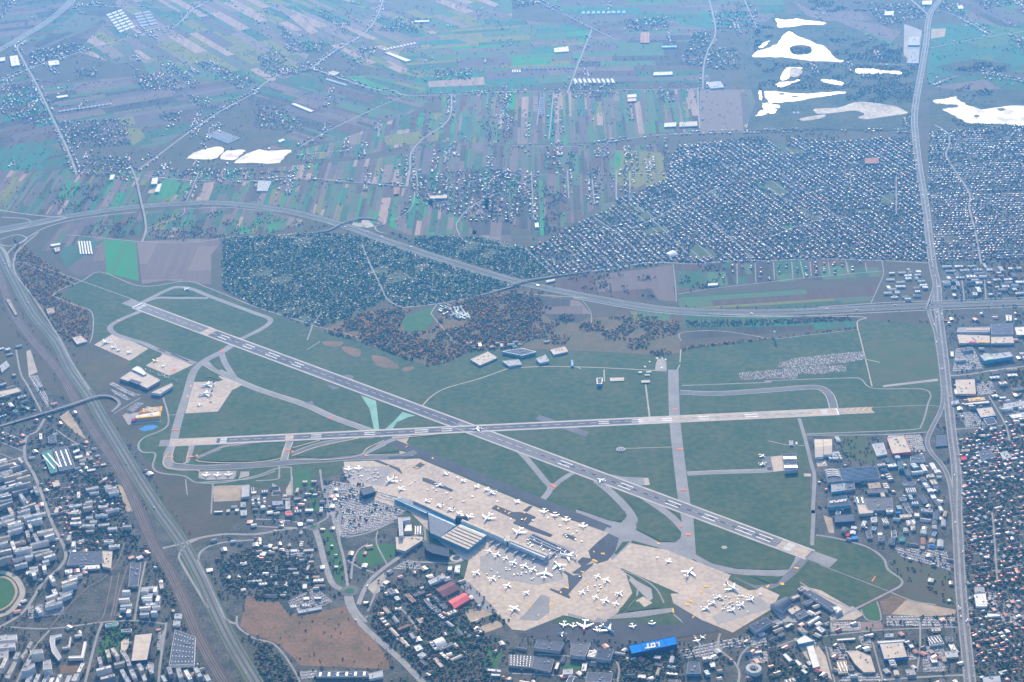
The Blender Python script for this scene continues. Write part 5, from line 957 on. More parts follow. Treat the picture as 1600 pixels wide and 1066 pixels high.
for a, b in (((340, 640), (240, 700)), ((450, 680), (345, 745)), ((595, 745), (500, 800)), ((725, 795), (630, 860)), ((855, 850), (760, 905)), ((990, 905), (920, 960)), ((1165, 930), (1120, 1000)), ((1190, 900), (1280, 830))):
    p, q = W('h %g,%g' % a, 5)[0].xy-to, W('h %g,%g' % b, 5)[0].xy-to; d = (q-p); bb = box((p.x+q.x)/2, (p.y+q.y)/2, 4, d.length, 5, 4, math.atan2(d.y, d.x)); mesh_obj('jet_bridge', bb[0], bb[1], RM('lgrey'), PR)
for k, (a, b, c_, d) in enumerate((((925, 525), (1500, 795), (1495, 808), (915, 540)), ((890, 560), (1410, 800), (1400, 815), (880, 575)), ((850, 590), (1330, 800), (1322, 815), (842, 606)))):
    s = 'h %g,%g %g,%g %g,%g %g,%g' % (*a, *b, *c_, *d)
    bld('ground_canopy', s, 6, 'lgrey', 'grey', ('upper', 'middle', 'lower')[k]+' of three long grey canopies beside the pier', 'canopy', 'bare')
# tanks, radar domes, beacon
def tank(s, r_, h, label, name='fuel_tank', group=None):
    c = W(s)[0]; root = empty(name, (c.x, c.y, 0)); tag(root, label, 'tank', group); n = 16
    ring = [(r_*math.cos(i*2*math.pi/n), r_*math.sin(i*2*math.pi/n)) for i in range(n)]
    mesh_obj('shell', [(a, b, z) for z in (0, h) for a, b in ring], [(i, (i+1) % n, n+(i+1) % n, n+i) for i in range(n)], WM['pale'], root)
    mesh_obj('lid', [(a, b, h) for a, b in ring]+[(0, 0, h+r_*.18)], [(i, (i+1) % n, n) for i in range(n)], RM('white'), root)
    raster([(c.x+a*1.2, c.y+b*1.2) for a, b in ring], 1)
tk = ('left', 'middle', 'right')
for k, (x, y) in enumerate(((950, 745), (1040, 735), (1130, 715))):
    tank('t %d,%d' % (x, y), 5.5, 11, 'far white fuel tank in the %s column below the sand site' % tk[k]); tank('t %d,%d' % (x+5, y+55), 5.5, 11, 'near white fuel tank in the %s column below the sand site' % tk[k])
tank('t 1110,855', 10, 12, 'largest white fuel tank, in front of the right column')
for j in range(2):
    for k in range(4): tank('r %g,%g' % (1350+55*k+16*j, 352+32*j), 5.2, 9, '%s white tank in the %s row below the twin beige halls' % (('first', 'second', 'third', 'last')[k], ('far', 'near')[j]))
def radome(s, hh, r_, label):
    c = W(s)[0]; root = empty('radar_tower', (c.x, c.y, 0)); tag(root, label, 'radar tower')
    b = box(0, 0, 0, r_*.8, r_*.8, hh); mesh_obj('tower', b[0], b[1], WM['pale'], root)
    v = [(r_*math.cos(j*math.pi/6-math.pi/2)*math.cos(i*math.pi/6), r_*math.cos(j*math.pi/6-math.pi/2)*math.sin(i*math.pi/6), hh+r_*.8+r_*math.sin(j*math.pi/6-math.pi/2)) for j in range(7) for i in range(12)]
    mesh_obj('dome', v, [(j*12+i, j*12+(i+1) % 12, (j+1)*12+(i+1) % 12, (j+1)*12+i) for j in range(6) for i in range(12)], RM('white'), root, smooth=True)
radome("13 40,1046", 26, 7, 'white radar dome on a tower in the far green field'); radome("12 665,620", 18, 5.5, 'small white radar dome beside the road at the suburb edge')
c = W("22 680,675")[0]; root = empty('radio_beacon', (c.x, c.y, 0)); tag(root, 'ring-shaped radio beacon alone on the grass by the runway crossing', 'beacon'); n = 28
for nm, ra, rb, h_, mm in (('counterpoise', 12, 17, 3.5, RM('lgrey')), ('antenna_ring', 4, 6, 6, RM('white'))):
    v = [(r_*math.cos(i*2*math.pi/n), r_*math.sin(i*2*math.pi/n), z) for r_, z in ((rb, 0), (rb, h_), (ra, h_), (ra, 0)) for i in range(n)]
    mesh_obj(nm, v, [(j*n+i, j*n+(i+1) % n, (j+1)*n+(i+1) % n, (j+1)*n+i) for j in range(3) for i in range(n)], mm, root)
sheet('beacon_pad', [c.xy+Vector((20*math.cos(i*math.pi/10), 20*math.sin(i*math.pi/10))) for i in range(20)], 1.4, m_conc_d)
c = W("32 1327,224")[0]; sheet('compass_pad', [c.xy+Vector((11*math.cos(i*math.pi/8), 11*math.sin(i*math.pi/8))) for i in range(16)], 5.2, m_conc_d)
c = W("c 1130,925")[0]; sheet('ramp_spiral', [c.xy+Vector((24*math.cos(i*math.pi/8), 24*math.sin(i*math.pi/8))) for i in range(16)], 2.6, m_conc_l, 1); sheet('ramp_spiral', [c.xy+Vector((14*math.cos(i*math.pi/8), 14*math.sin(i*math.pi/8))) for i in range(16)], 3.0, m_asph_d)
c = W("32 1510,1000")[0]; root = empty('round_office', (c.x, c.y, 0)); tag(root, 'ring-shaped pale office building at the bottom right of centre', 'building'); n = 28; raster([(c.x+24*math.cos(i), c.y+24*math.sin(i)) for i in np.linspace(0, 6.2, 20)], 1)
v = [(r_*math.cos(i*2*math.pi/n), r_*math.sin(i*2*math.pi/n), z) for r_, z in ((26, 0), (26, 16), (15, 16), (15, 0)) for i in range(n)]
ff = [(j*n+i, j*n+(i+1) % n, (j+1)*n+(i+1) % n, (j+1)*n+i) for j in range(3) for i in range(n)]
mesh_obj('wall', v, ff[:n]+ff[2*n:], WM['white'], root); mesh_obj('roof', v[n:3*n], [(i, (i+1) % n, n+(i+1) % n, n+i) for i in range(n)], RM('lgrey'), root)
o_ = sheet('blue_tarpaulin', W("20 865,548 905,528 960,520 990,530 960,548 905,562"), 1.4, RM('blue')); o_['kind'] = 'thing'; tag(o_, 'bright blue sheet spread on the grass below the parcel depot', 'tarpaulin')
sheet('depot_yard', W("w 310,890 370,855 430,870 480,850 920,830 905,990 400,1035"), 0.9, m_conc_d)
# ------------------------------------------------------------------ aircraft
m_pw = mat('aircraft_white', (.84, .84, .83), (.78, .78, .78), .3, rough=.35, spec=.5); m_wing = mat('wing_grey', (.66, .67, .68), (.6, .61, .62), .3, rough=.4, spec=.5); m_eng = mat('engine_grey', (.5, .5, .52), (.4, .4, .42), .5, rough=.4)
AC = dict(white=m_pw, yellow=mat('air_yellow', (.80, .42, .02), (.75, .4, .03), .3, rough=.4), blue=mat('air_blue', (.03, .30, .66), (.03, .27, .6), .3, rough=.4), mid=mat('air_midblue', (.12, .36, .62), (.1, .3, .55), .3, rough=.4), navy=mat('air_navy', (.03, .05, .13), (.04, .06, .14), .3, rough=.4), magenta=mat('air_magenta', (.50, .03, .28), (.45, .03, .26), .3, rough=.4),
          red=mat('air_red', (.62, .04, .05), (.55, .04, .05), .3, rough=.4), dark=mat('air_dark', (.09, .10, .11), (.07, .08, .09), .3), green=mat('air_green', (.15, .45, .25), (.12, .4, .22), .3, rough=.4), grey=mat('air_grey', (.40, .42, .43), (.36, .38, .4), .3), pink=mat('air_pink', (.72, .40, .38), (.66, .36, .35), .3, rough=.4), orange=mat('air_orange', (.75, .35, .12), (.7, .3, .1), .3))
#        length span  diam  chord sweep wing-z  engines             tail-span highwing
TYPES = dict(narrow=(38, 35.5, 4.1, 6.6, .50, -.25, [(.17, 2.6, 4.4)], 13, 0), regional=(31, 27, 3.2, 5.0, .48, -.25, [(.19, 2.0, 3.6)], 11, 0), wide=(62, 60, 6.0, 10.5, .58, -.25, [(.17, 4.0, 6.4)], 20, 0),
             jumbo=(68, 62, 6.6, 12, .68, -.25, [(.19, 3.2, 5.5), (.34, 3.2, 5.5)], 22, 0), prop=(26, 27, 2.8, 3.0, .06, .42, [(.15, 1.6, 4.6)], 8, 1), small=(14, 14, 1.9, 2.4, .15, -.2, [(.13, 1.0, 2.6)], 5, 0), light=(9, 11, 1.5, 1.7, .0, .3, [], 3.6, 0), cargo4=(46, 48, 5.0, 6.5, .12, .45, [(.16, 2.0, 5), (.31, 2.0, 5)], 18, 1))
PROTO = {}
def wingmesh(x0, y0, z0, x1, y1, z1, c0, c1, t0, t1):
    v = []
    for x, y, z, c, t in ((x0, y0, z0, c0, t0), (x1, y1, z1, c1, t1)):
        for a, b in ((.5, 0), (.25, .5), (-.5, 0), (.15, -.5)): v.append((x+a*c, y, z+b*t))
    return v, [(0, 1, 5, 4), (1, 2, 6, 5), (2, 3, 7, 6), (3, 0, 4, 7), (0, 3, 2, 1), (4, 5, 6, 7)]
def lathe(secs, n=12):
    v = []; f = []
    for x, r_, zc in secs:
        for i in range(n): a = i*2*math.pi/n; v.append((x, r_*math.cos(a), zc+r_*math.sin(a)))
    for j in range(len(secs)-1):
        for i in range(n): f.append((j*n+i, (j+1)*n+i, (j+1)*n+(i+1) % n, j*n+(i+1) % n))
    f += [tuple(range(n)), tuple(range((len(secs)-1)*n, len(secs)*n))[::-1]]
    return v, f
def proto(t):
    if t in PROTO: return PROTO[t]
    L, SP, D, ch, sw, wz, eng, ts, hw = TYPES[t]; r_ = D/2; zc = r_+(1.8 if t not in ('small', 'light', 'prop', 'cargo4') else .9)
    parts = []
    fs = [(L/2, .12*r_, zc-.25*r_), (L/2-.02*L, .45*r_, zc-.18*r_), (L/2-.06*L, .82*r_, zc-.06*r_), (L/2-.11*L, r_, zc), (-.18*L, r_, zc), (-.30*L, .78*r_, zc+.16*r_), (-.42*L, .42*r_, zc+.4*r_), (-.5*L, .10*r_, zc+.58*r_)]
    if t == 'jumbo': fs[3] = (L/2-.13*L, r_*1.05, zc+.12*r_)
    parts.append(('fuselage', lathe(fs), 'F', True))
    half = SP/2; wx = .06*L; wzz = zc+wz*D
    for s_ in (1, -1):
        parts.append(('wing', wingmesh(wx, s_*r_*.5, wzz, wx-sw*half+.0, s_*half, wzz+(.06*half if not hw else .01*half), ch*1.25, ch*.34, .14*D+.35, .12), 'W', False))
        parts.append(('tailplane', wingmesh(-.43*L, s_*.1*r_, zc+(.35*r_ if not hw else D*1.25), -.43*L-(.35 if not hw else .1)*ts/2, s_*ts/2, zc+(.45*r_ if not hw else D*1.25), ch*.62, ch*.25, .3, .08), 'W', False))
        for fr, dia, ln in eng:
            ex = wx-sw*fr*SP+.55*ch+.15*ln; ey = s_*fr*SP; ez = wzz-(.42*dia if not hw else .25*dia)
            v, f = lathe([(ln/2, .42*dia, 0), (ln/2-.1*ln, .5*dia, 0), (-.1*ln, .5*dia, 0), (-ln/2, .3*dia, 0)], 10); parts.append(('engine', ([(a+ex, b+ey, c_+ez) for a, b, c_ in v], f), 'E', True))
            if hw: v, f = box(ex+ln*.52, ey, ez-.25, .15, dia*2.2, .5); parts.append(('propeller', (v, f), 'E', False))
        if t in ('narrow', 'wide'): parts.append(('winglet', wingmesh(wx-sw*half, s_*half, wzz+.06*half, wx-sw*half-.35*ch, s_*(half+.2), wzz+.06*half+.4*ch, ch*.34, ch*.16, .12, .08), 'T', False))
    fh = (.17*L if t not in ('wide', 'jumbo') else .155*L) if not hw else D*1.35
    v = []
    for x, z, c_ in ((-.395*L, zc+.5*r_, ch*1.05), (-.49*L, zc+.45*r_+fh, ch*.42)):
        for a, b in ((.5, 0), (.2, .5), (-.5, 0), (.2, -.5)): v.append((x+a*c_, b*.45, z))
    parts.append(('fin', (v, [(0, 1, 5, 4), (1, 2, 6, 5), (2, 3, 7, 6), (3, 0, 4, 7), (4, 5, 6, 7)]), 'T', False))
    out = []
    for nm, (v, f), slot, sm in parts:
        me = bpy.data.meshes.new(nm); me.from_pydata(v, [], f); me.materials.append(m_pw)
        if sm: me.polygons.foreach_set('use_smooth', [True]*len(f))
        me.update(); out.append((nm, me, slot))
    PROTO[t] = out; return out
NAMES = dict(narrow='airliner', regional='regional_jet', wide='wide_body_airliner', jumbo='jumbo_airliner', prop='turboprop_airliner', small='business_jet', light='light_aircraft', cargo4='propeller_freighter')
def plane(tile, nx, ny, tx, ty, t, label, fus='white', fin='white', wing=None, group=None, z=1.2, nose=None):
    n, tl = W('%s %g,%g %g,%g' % (tile, nx, ny, tx, ty), z+2); d = n-tl; c = (n+tl)/2
    root = empty(NAMES[t], (c.x, c.y, z), math.atan2(d.y, d.x)); tag(root, label, 'aircraft', group)
    for nm, me, slot in proto(t):
        o = bpy.data.objects.new(nm, me); C.objects.link(o); o.parent = root
        o.material_slots[0].link = 'OBJECT'; o.material_slots[0].material = AC[fus] if slot == 'F' else AC[fin] if slot == 'T' else (AC[wing] if wing else m_wing) if slot == 'W' else (AC['orange'] if nose == 'eng' else m_eng)
    if nose == 'red':
        L, D = TYPES[t][0], TYPES[t][2]; r_ = D/2; zc = r_+1.8; s_ = 1.03
        v, f = lathe([(L/2+.05, .13*r_, zc-.25*r_), (L/2-.02*L, .45*r_*s_, zc-.18*r_), (L/2-.06*L, .82*r_*s_, zc-.06*r_), (L/2-.13*L, r_*s_*1.06, zc+.12*r_), (L/2-.26*L, r_*s_, zc)]); o = mesh_obj('nose_section', v, f, AC['red'], root, smooth=True)
    raster([(c.x+math.cos(a)*18, c.y+math.sin(a)*18) for a in np.linspace(0, 6, 8)], 1)
row = 'row of parked airliners along the dark taxiway'
PL = [
 ('i', 1145, 155, 1265, 190, 'narrow', 'white airliner taxiing round the loop at the upper left runway end', 'white', 'white'),
 ('i', 140, 880, 270, 798, 'wide', 'largest white airliner on the small upper left apron', 'white', 'white'), ('i', 255, 930, 335, 880, 'narrow', 'narrow white airliner beside the largest one on the upper left apron', 'white', 'white'),
 ('i', 330, 960, 395, 915, 'regional', 'smallest airliner on the upper left apron', 'white', 'grey'), ('i', 445, 1008, 545, 925, 'narrow', 'airliner with a pinkish tail at the right of the upper left apron', 'white', 'pink'),
 ('j', 155, 290, 290, 185, 'narrow', 'bright yellow cargo airliner above the cargo terminal', 'yellow', 'yellow', 'white'), ('j', 305, 350, 405, 285, 'prop', 'white turboprop beside the yellow cargo airliner', 'white', 'white'),
 ('j', 948, 635, 1145, 592, 'wide', 'upper of two big white airliners with dark fins on the left apron', 'white', 'navy'), ('j', 918, 770, 1105, 738, 'wide', 'lower of two big white airliners with dark fins on the left apron', 'white', 'navy'),
 ('j', 1140, 888, 1035, 860, 'small', 'small dark grey aircraft below the two big dark-finned airliners', 'dark', 'dark', 'dark'), ('j', 858, 932, 975, 915, 'prop', 'white high-winged turboprop at the bottom of the left apron', 'white', 'white'),
 ('k', 247, 375, 250, 290, 'narrow', 'left of two white airliners at the far end of the terminal apron', 'white', 'white'), ('k', 403, 357, 405, 288, 'narrow', 'right of two white airliners at the far end of the terminal apron', 'white', 'pink'),
 ('k', 808, 570, 985, 452, 'wide', 'big white airliner with a dark fin at the far terminal gate', 'white', 'navy'), ('k', 1012, 678, 1108, 605, 'narrow', 'white airliner between the dark-finned big one and the terminal roof', 'white', 'white'),
 ('l', 322, 216, 395, 190, 'regional', 'first small airliner in the row along the dark taxiway', 'white', 'grey'), ('l', 525, 265, 565, 257, 'small', 'tiny white jet, second in the row along the dark taxiway', 'white', 'white'),
 ('l', 600, 332, 665, 300, 'regional', 'third airliner in the row along the dark taxiway', 'white', 'white'), ('l', 315, 400, 215, 362, 'narrow', 'white airliner standing across the dark apron strip', 'white', 'navy'),
 ('l', 185, 210, 120, 184, 'light', 'small dark-and-white aircraft at the head of the row', 'white', 'navy', 'dark'), ('l', 812, 432, 868, 385, 'regional', 'fourth airliner in the row along the dark taxiway', 'white', 'white'), ('l', 965, 475, 1025, 430, 'regional', 'fifth airliner in the row, close beside the sixth', 'white', 'white'),
 ('l', 1038, 514, 1130, 485, 'narrow', 'sixth airliner in the row, close beside the fifth', 'white', 'white'), ('l', 1440, 668, 1500, 615, 'regional', 'last airliner of the row, above the dark apron cross', 'white', 'white'),
 ('l', 25, 648, 115, 605, 'narrow', 'first airliner nosed up to the long terminal roof', 'white', 'red'), ('l', 195, 715, 310, 685, 'narrow', 'second airliner nosed up to the long terminal roof', 'white', 'navy'), ('l', 370, 782, 490, 745, 'narrow', 'third airliner nosed up to the long terminal roof', 'white', 'navy'),
 ('l', 545, 855, 605, 785, 'regional', 'small airliner at the gate beside the terminal dome', 'white', 'red'), ('l', 708, 905, 762, 843, 'narrow', 'white airliner just right of the terminal dome', 'white', 'white'), ('l', 952, 962, 1070, 832, 'wide', 'big white airliner at the first pier gate', 'white', 'white'),
 ('h', 642, 602, 758, 442, 'wide', 'big white airliner at the middle of the pier', 'white', 'navy'), ('h', 1100, 240, 1105, 155, 'narrow', 'white airliner, left end of the four by the dark taxiway', 'white', 'white'), ('h', 1268, 302, 1272, 212, 'narrow', 'second of the four by the dark taxiway, with magenta tail', 'magenta', 'magenta', 'white'),
 ('h', 1447, 365, 1449, 288, 'narrow', 'third of the four airliners by the dark taxiway', 'white', 'white'), ('32', 445, 108, 445, 70, 'narrow', 'magenta airliner, right end of the four by the dark taxiway', 'white', 'magenta'),
 ('m', 470, 72, 405, 150, 'regional', 'first airliner in the gate row below the pier', 'white', 'navy'), ('m', 592, 130, 535, 198, 'narrow', 'second airliner in the gate row below the pier', 'white', 'white'), ('m', 732, 185, 665, 255, 'regional', 'third airliner in the gate row below the pier', 'white', 'white'), ('m', 858, 248, 787, 330, 'narrow', 'fourth airliner in the gate row below the pier', 'white', 'navy'),
 ('m', 1038, 288, 946, 395, 'narrow', 'fifth airliner in the gate row below the pier', 'white', 'white'), ('m', 1168, 352, 1086, 440, 'narrow', 'sixth airliner in the gate row below the pier', 'white', 'white'), ('m', 1338, 385, 1288, 535, 'wide', 'big white airliner with a red jet bridge at the pier end', 'white', 'white'),
 ('m', 1465, 290, 1560, 390, 'wide', 'big white airliner standing across the tip of the pier', 'white', 'navy'), ('f', 372, 72, 590, 110, 'wide', 'big white airliner pointing left beyond the tip of the pier', 'white', 'white'),
 ('m', 288, 405, 205, 490, 'narrow', 'first airliner in the lower apron row', 'white', 'white'), ('m', 542, 490, 450, 588, 'narrow', 'second airliner in the lower apron row', 'white', 'white'), ('m', 778, 600, 690, 695, 'narrow', 'third airliner in the lower apron row', 'white', 'white'), ('m', 1066, 732, 985, 790, 'regional', 'fourth airliner in the lower apron row', 'white', 'white'),
 ('m', 872, 985, 800, 1042, 'cargo4', 'propeller freighter at the bottom corner of the terminal apron', 'white', 'grey'), ('f', 965, 372, 912, 440, 'regional', 'upper left of the seven airliners on the lower right apron', 'white', 'white'), ('f', 1116, 418, 1040, 512, 'narrow', 'upper right of the seven airliners on the lower right apron', 'white', 'white'),
 ('f', 732, 612, 660, 698, 'regional', 'far left of the seven airliners on the lower right apron', 'white', 'white'), ('f', 942, 682, 870, 778, 'regional', 'middle left of the seven airliners on the lower right apron', 'white', 'white'), ('f', 1092, 733, 1030, 832, 'narrow', 'middle of the seven airliners on the lower right apron', 'white', 'white'),
 ('f', 1242, 788, 1200, 872, 'regional', 'lowest of the seven airliners on the lower right apron', 'white', 'white'), ('f', 1320, 650, 1240, 705, 'narrow', 'far right of the seven airliners on the lower right apron', 'white', 'pink'),
 ('n', 397, 428, 425, 303, 'narrow', 'first white airliner on the dark apron above the hangar row', 'white', 'white'), ('n', 545, 442, 562, 322, 'regional', 'airliner with a green tail on the dark apron', 'white', 'green'), ('n', 715, 490, 746, 288, 'jumbo', 'four-engined jumbo with a red nose on the dark apron', 'white', 'white'),
 ('n', 933, 502, 914, 382, 'regional', 'white airliner between the red-nosed jumbo and the blue one', 'white', 'green'), ('n', 1202, 502, 985, 372, 'wide', 'big light-blue airliner with white wings on the dark apron', 'mid', 'white'), ('n', 300, 500, 452, 516, 'regional', 'blue airliner with a white tail in front of the hangar row', 'blue', 'white'),
 ('d', 306, 438, 268, 343, 'regional', 'white airliner above the blue lettered hangar', 'white', 'white'), ('d', 613, 408, 574, 288, 'regional', 'blue airliner above the blue lettered hangar', 'blue', 'white'), ('d', 1312, 662, 1256, 556, 'prop', 'white turboprop right of the blue lettered hangar', 'white', 'white'), ('d', 1325, 590, 1440, 525, 'prop', 'white turboprop parked beyond the one right of the blue hangar', 'white', 'grey'),
 ('o', 242, 232, 290, 185, 'small', 'left of two small jets at the far edge of the cargo apron', 'white', 'white'), ('o', 408, 308, 465, 235, 'regional', 'right of two small jets at the far edge of the cargo apron', 'white', 'white'), ('o', 832, 368, 712, 512, 'wide', 'big white airliner alone in the middle of the cargo apron', 'white', 'white'),
 ('p', 738, 345, 542, 240, 'wide', 'big white airliner with a dark purple tail on the cargo apron', 'white', 'navy'), ('p', 496, 466, 350, 393, 'narrow', 'first airliner below the dark-purple-tailed one', 'white', 'grey'), ('p', 400, 560, 265, 490, 'narrow', 'second airliner below the dark-purple-tailed one', 'white', 'white'), ('p', 312, 646, 150, 568, 'narrow', 'airliner with a magenta and violet tail on the cargo apron', 'white', 'magenta'),
 ('p', 976, 508, 878, 422, 'narrow', 'farthest of the airliners on the grey stand strip', 'white', 'red'), ('p', 832, 592, 722, 502, 'narrow', 'middle of the airliners on the grey stand strip', 'white', 'white'), ('p', 692, 674, 583, 588, 'narrow', 'nearest of the airliners on the grey stand strip', 'white', 'white'), ('p', 800, 617, 698, 580, 'small', 'grey aircraft squeezed between two airliners on the grey stand strip', 'grey', 'grey'), ('p', 1038, 412, 1105, 352, 'small', 'small white jet beside the round-roofed hangar', 'white', 'white'),
 ('q', 117, 475, 90, 403, 'small', 'white light aircraft parked on the grass left of the pad', 'white', 'white'), ('q', 350, 300, 362, 222, 'small', 'light aircraft at the left corner of the pad', 'white', 'white'), ('q', 462, 285, 462, 240, 'light', 'light aircraft in the middle of the row on the pad', 'white', 'white'), ('q', 540, 345, 525, 240, 'small', 'light aircraft at the right corner of the pad', 'white', 'white'), ('q', 452, 490, 458, 425, 'small', 'light aircraft nearest on the pad', 'white', 'white'), ('q', 430, 410, 430, 355, 'light', 'grey light aircraft in the centre of the pad', 'grey', 'grey'), ('q', 235, 350, 170, 322, 'light', 'light aircraft standing on the grass beside the pad', 'white', 'white'),
 ('r', 372, 352, 252, 298, 'regional', 'upper white aircraft left of the striped hangar', 'white', 'white'), ('r', 362, 467, 252, 438, 'regional', 'lower white aircraft left of the striped hangar', 'white', 'white'), ('r', 395, 442, 320, 415, 'small', 'grey aircraft between the two left of the striped hangar', 'grey', 'grey'), ('r', 1195, 402, 1140, 388, 'light', 'light aircraft below the twin beige halls', 'white', 'white'), ('r', 1300, 445, 1230, 425, 'small', 'white aircraft on the beige pad below the twin beige halls', 'white', 'white'),
 ('t', 213, 372, 231, 283, 'narrow', 'left of three airliners on the de-icing stands', 'white', 'white'), ('t', 390, 368, 406, 283, 'narrow', 'middle of three airliners on the de-icing stands', 'white', 'pink'), ('t', 566, 352, 571, 283, 'narrow', 'pink-tinted right one of three airliners on the de-icing stands', 'pink', 'pink', 'white'),
 ('u', 1113, 410, 1216, 400, 'narrow', 'white airliner on the runway crossing', 'white', 'white'), ('v', 275, 232, 348, 258, 'narrow', 'white airliner rolling on the long runway', 'white', 'white'), ('s', 482, 595, 430, 515, 'prop', 'white turboprop in front of the lettered assembly hall', 'white', 'white')]
for a in PL:
    kw = {}
    if 'red nose' in a[6]: kw['nose'] = 'red'
    if 'light-blue' in a[6]: kw['nose'] = 'eng'; kw['wing'] = 'white'
    if len(a) > 9: kw['wing'] = a[9]
    zz = 1.6 if a[0] in 'uv' else 1.25
    if a[0] == 'q' and a[6].startswith(('white light', 'light aircraft standing')): zz = 0.3
    plane(a[0], a[1], a[2], a[3], a[4], a[5], a[6], a[7], a[8], z=zz, **kw)
land("q 365,285 480,280 545,330 560,520 315,520 325,400", m_conc_d, 2.0, 'concrete_pad')
land("r 440,338 620,322 650,555 482,575", m_conc, 2.0, 'apron'); land("r 320,330 445,330 470,570 380,500 300,480", m_asph, 1.8, 'apron'); land("r 1140,400 1290,390 1325,480 1170,495", m_conc, 2.0, 'apron'); land("r 955,600 1060,600 1075,645 960,645", m_conc, 2.0, 'apron')
# ------------------------------------------------------------------ smaller town and works buildings, each one its own
def rect(x, y, ang, L, wd):
    c, s = math.cos(ang), math.sin(ang)
    return [Vector((x+c*a*L/2-s*b*wd/2, y+s*a*L/2+c*b*wd/2)) for a, b in ((-1, -1), (1, -1), (1, 1), (-1, 1))]
def rect_free(p):
    xs = []; ys = []
    for i in range(5):
        for j in range(3):
            a = p[0].lerp(p[1], i/4); b = p[3].lerp(p[2], i/4); q = a.lerp(b, j/2); xs.append(q.x); ys.append(q.y)
    return bool(np.all(free(np.array(xs), np.array(ys))))
CW = dict(white='white', lgrey='pale grey', grey='grey', slate='slate-blue', dgrey='dark grey', beige='beige', tan='tan', red='red', rust='rust-red', brown='brown', teal='green', blue='blue', navy='navy', pink='red')
def fill(zone, d0, d1, name, cat, L, wd, H, gap, prob, roofs, walls, what, where, seed, lim=60, jit=0.12):
    rr = random.Random(seed); poly = [v.xy for v in W(zone)]; a, b = W(d0)[0], W(d1)[0]; u = (b-a).xy.normalized(); n = Vector((-u.y, u.x)); k = 0
    us = [p.dot(u) for p in poly]; ns = [p.dot(n) for p in poly]; t = min(ns)
    while t < max(ns):
        s_ = min(us)+rr.uniform(0, 30); rowd = 0
        while s_ < max(us):
            l = rr.uniform(*L); w_ = rr.uniform(*wd); rowd = max(rowd, w_); c = u*(s_+l/2)+n*(t+w_/2)
            if k < lim and rr.random() < prob and inpoly(np.array([c.x]), np.array([c.y]), poly)[0] and inframe(c.x, c.y, 10):
                an = math.atan2(u.y, u.x)+rr.choice([0, 0, 0, math.pi/2])+rr.uniform(-jit, jit); p = rect(c.x, c.y, an, l, w_)
                if rect_free(p):
                    h = rr.uniform(*H); rf = rr.choice(roofs); nr = 'gable' if (cat in ('shed', 'workshop') and rr.random() < .4) else ('sk03' if cat in ('workshop',) and rr.random() < .3 else '')
                    bld(name, '', h, rf, rr.choice(walls), '%s %s %s' % (CW.get(rf, rf)+'-roofed', what, where), cat, nr, what+'s '+where, pts=p); k += 1
            s_ += l+rr.uniform(*gap)
        t += (rowd or wd[1])+rr.uniform(*gap)
AP = ('apartment_block', 'apartment block'); WKS = ('workshop', 'workshop')
GR = ['lgrey', 'grey', 'grey', 'white', 'beige', 'lgrey']; IR = ['lgrey', 'grey', 'slate', 'slate', 'dgrey', 'white', 'beige', 'tan', 'white']
fill("20 -30,770 170,760 230,880 300,1080 -30,1080", "20 60,830", "20 180,795", *AP, (38, 75), (11, 14), (14, 32), (7, 16), .95, GR, ['white', 'white', 'cream', 'grey'], 'apartment block', 'in the housing estate at the left edge', 1, 70)
fill("30 -30,-10 290,0 390,250 330,330 160,330 130,380 60,370 -30,370", "30 20,60", "30 180,20", *AP, (35, 70), (11, 14), (14, 34), (7, 16), .92, GR, ['white', 'white', 'cream'], 'apartment block', 'in the estate above the racecourse', 2, 56)
fill("30 165,300 330,290 310,400 250,440 160,400", "30 180,320", "30 280,300", *AP, (22, 34), (12, 16), (15, 24), (5, 12), .95, ['white', 'lgrey'], ['white'], 'apartment block', 'in the tight cluster beside the racecourse', 3, 18)
fill("30 160,470 510,405 540,450 400,620 270,640 160,650", "30 200,540", "30 460,450", *AP, (28, 60), (12, 15), (14, 26), (6, 16), .9, ['lgrey', 'white', 'grey'], ['white', 'white', 'cream'], 'apartment block', 'between the racecourse and the sidings', 4, 34)
fill("30 760,480 1000,480 990,660 750,670", "30 790,600", "30 960,590", *AP, (20, 40), (11, 14), (14, 24), (4, 10), .95, ['white', 'lgrey', 'white'], ['white'], 'apartment block', 'in the white cluster right of the sidings', 5, 30)
fill("30 570,920 760,900 1000,985 1260,1000 1350,1100 560,1100", "30 600,960", "30 640,1060", *AP, (30, 60), (12, 15), (14, 30), (8, 18), .9, GR, ['white', 'cream', 'grey'], 'apartment block', 'at the bottom edge left of the expressway', 6, 36)
fill("30 -20,930 100,900 320,1000 540,960 520,1100 -20,1100", "30 60,1000", "30 120,900", *AP, (35, 60), (12, 15), (16, 30), (8, 16), .8, GR, ['white', 'cream'], 'apartment block', 'at the bottom left corner', 7, 18)
fill("31 680,540 1090,420 1250,640 1330,880 1090,1060 900,900 740,700", "31 760,480", "31 1000,720", *WKS, (24, 60), (11, 18), (6, 12), (9, 24), .62, IR+['rust'], ['white', 'brown', 'cream', 'grey'], 'barrack block', 'in the wooded quarter below the terminal', 8, 46)
fill("31 0,200 380,190 430,330 490,560 420,620 200,600 0,520", "31 180,250", "31 340,240", *WKS, (16, 40), (9, 16), (5, 9), (9, 30), .45, IR, ['white', 'grey', 'cream'], 'workshop', 'left of the terminal access road', 9, 34)
fill("21 0,860 400,790 430,1062 0,1075 20 1340,1075 1340,900", "21 20,980", "21 380,960", *WKS, (14, 34), (9, 18), (5, 10), (8, 22), .6, IR, ['white', 'grey', 'cream'], 'workshop', 'between the terminal car park and the de-icing stands', 10, 36)
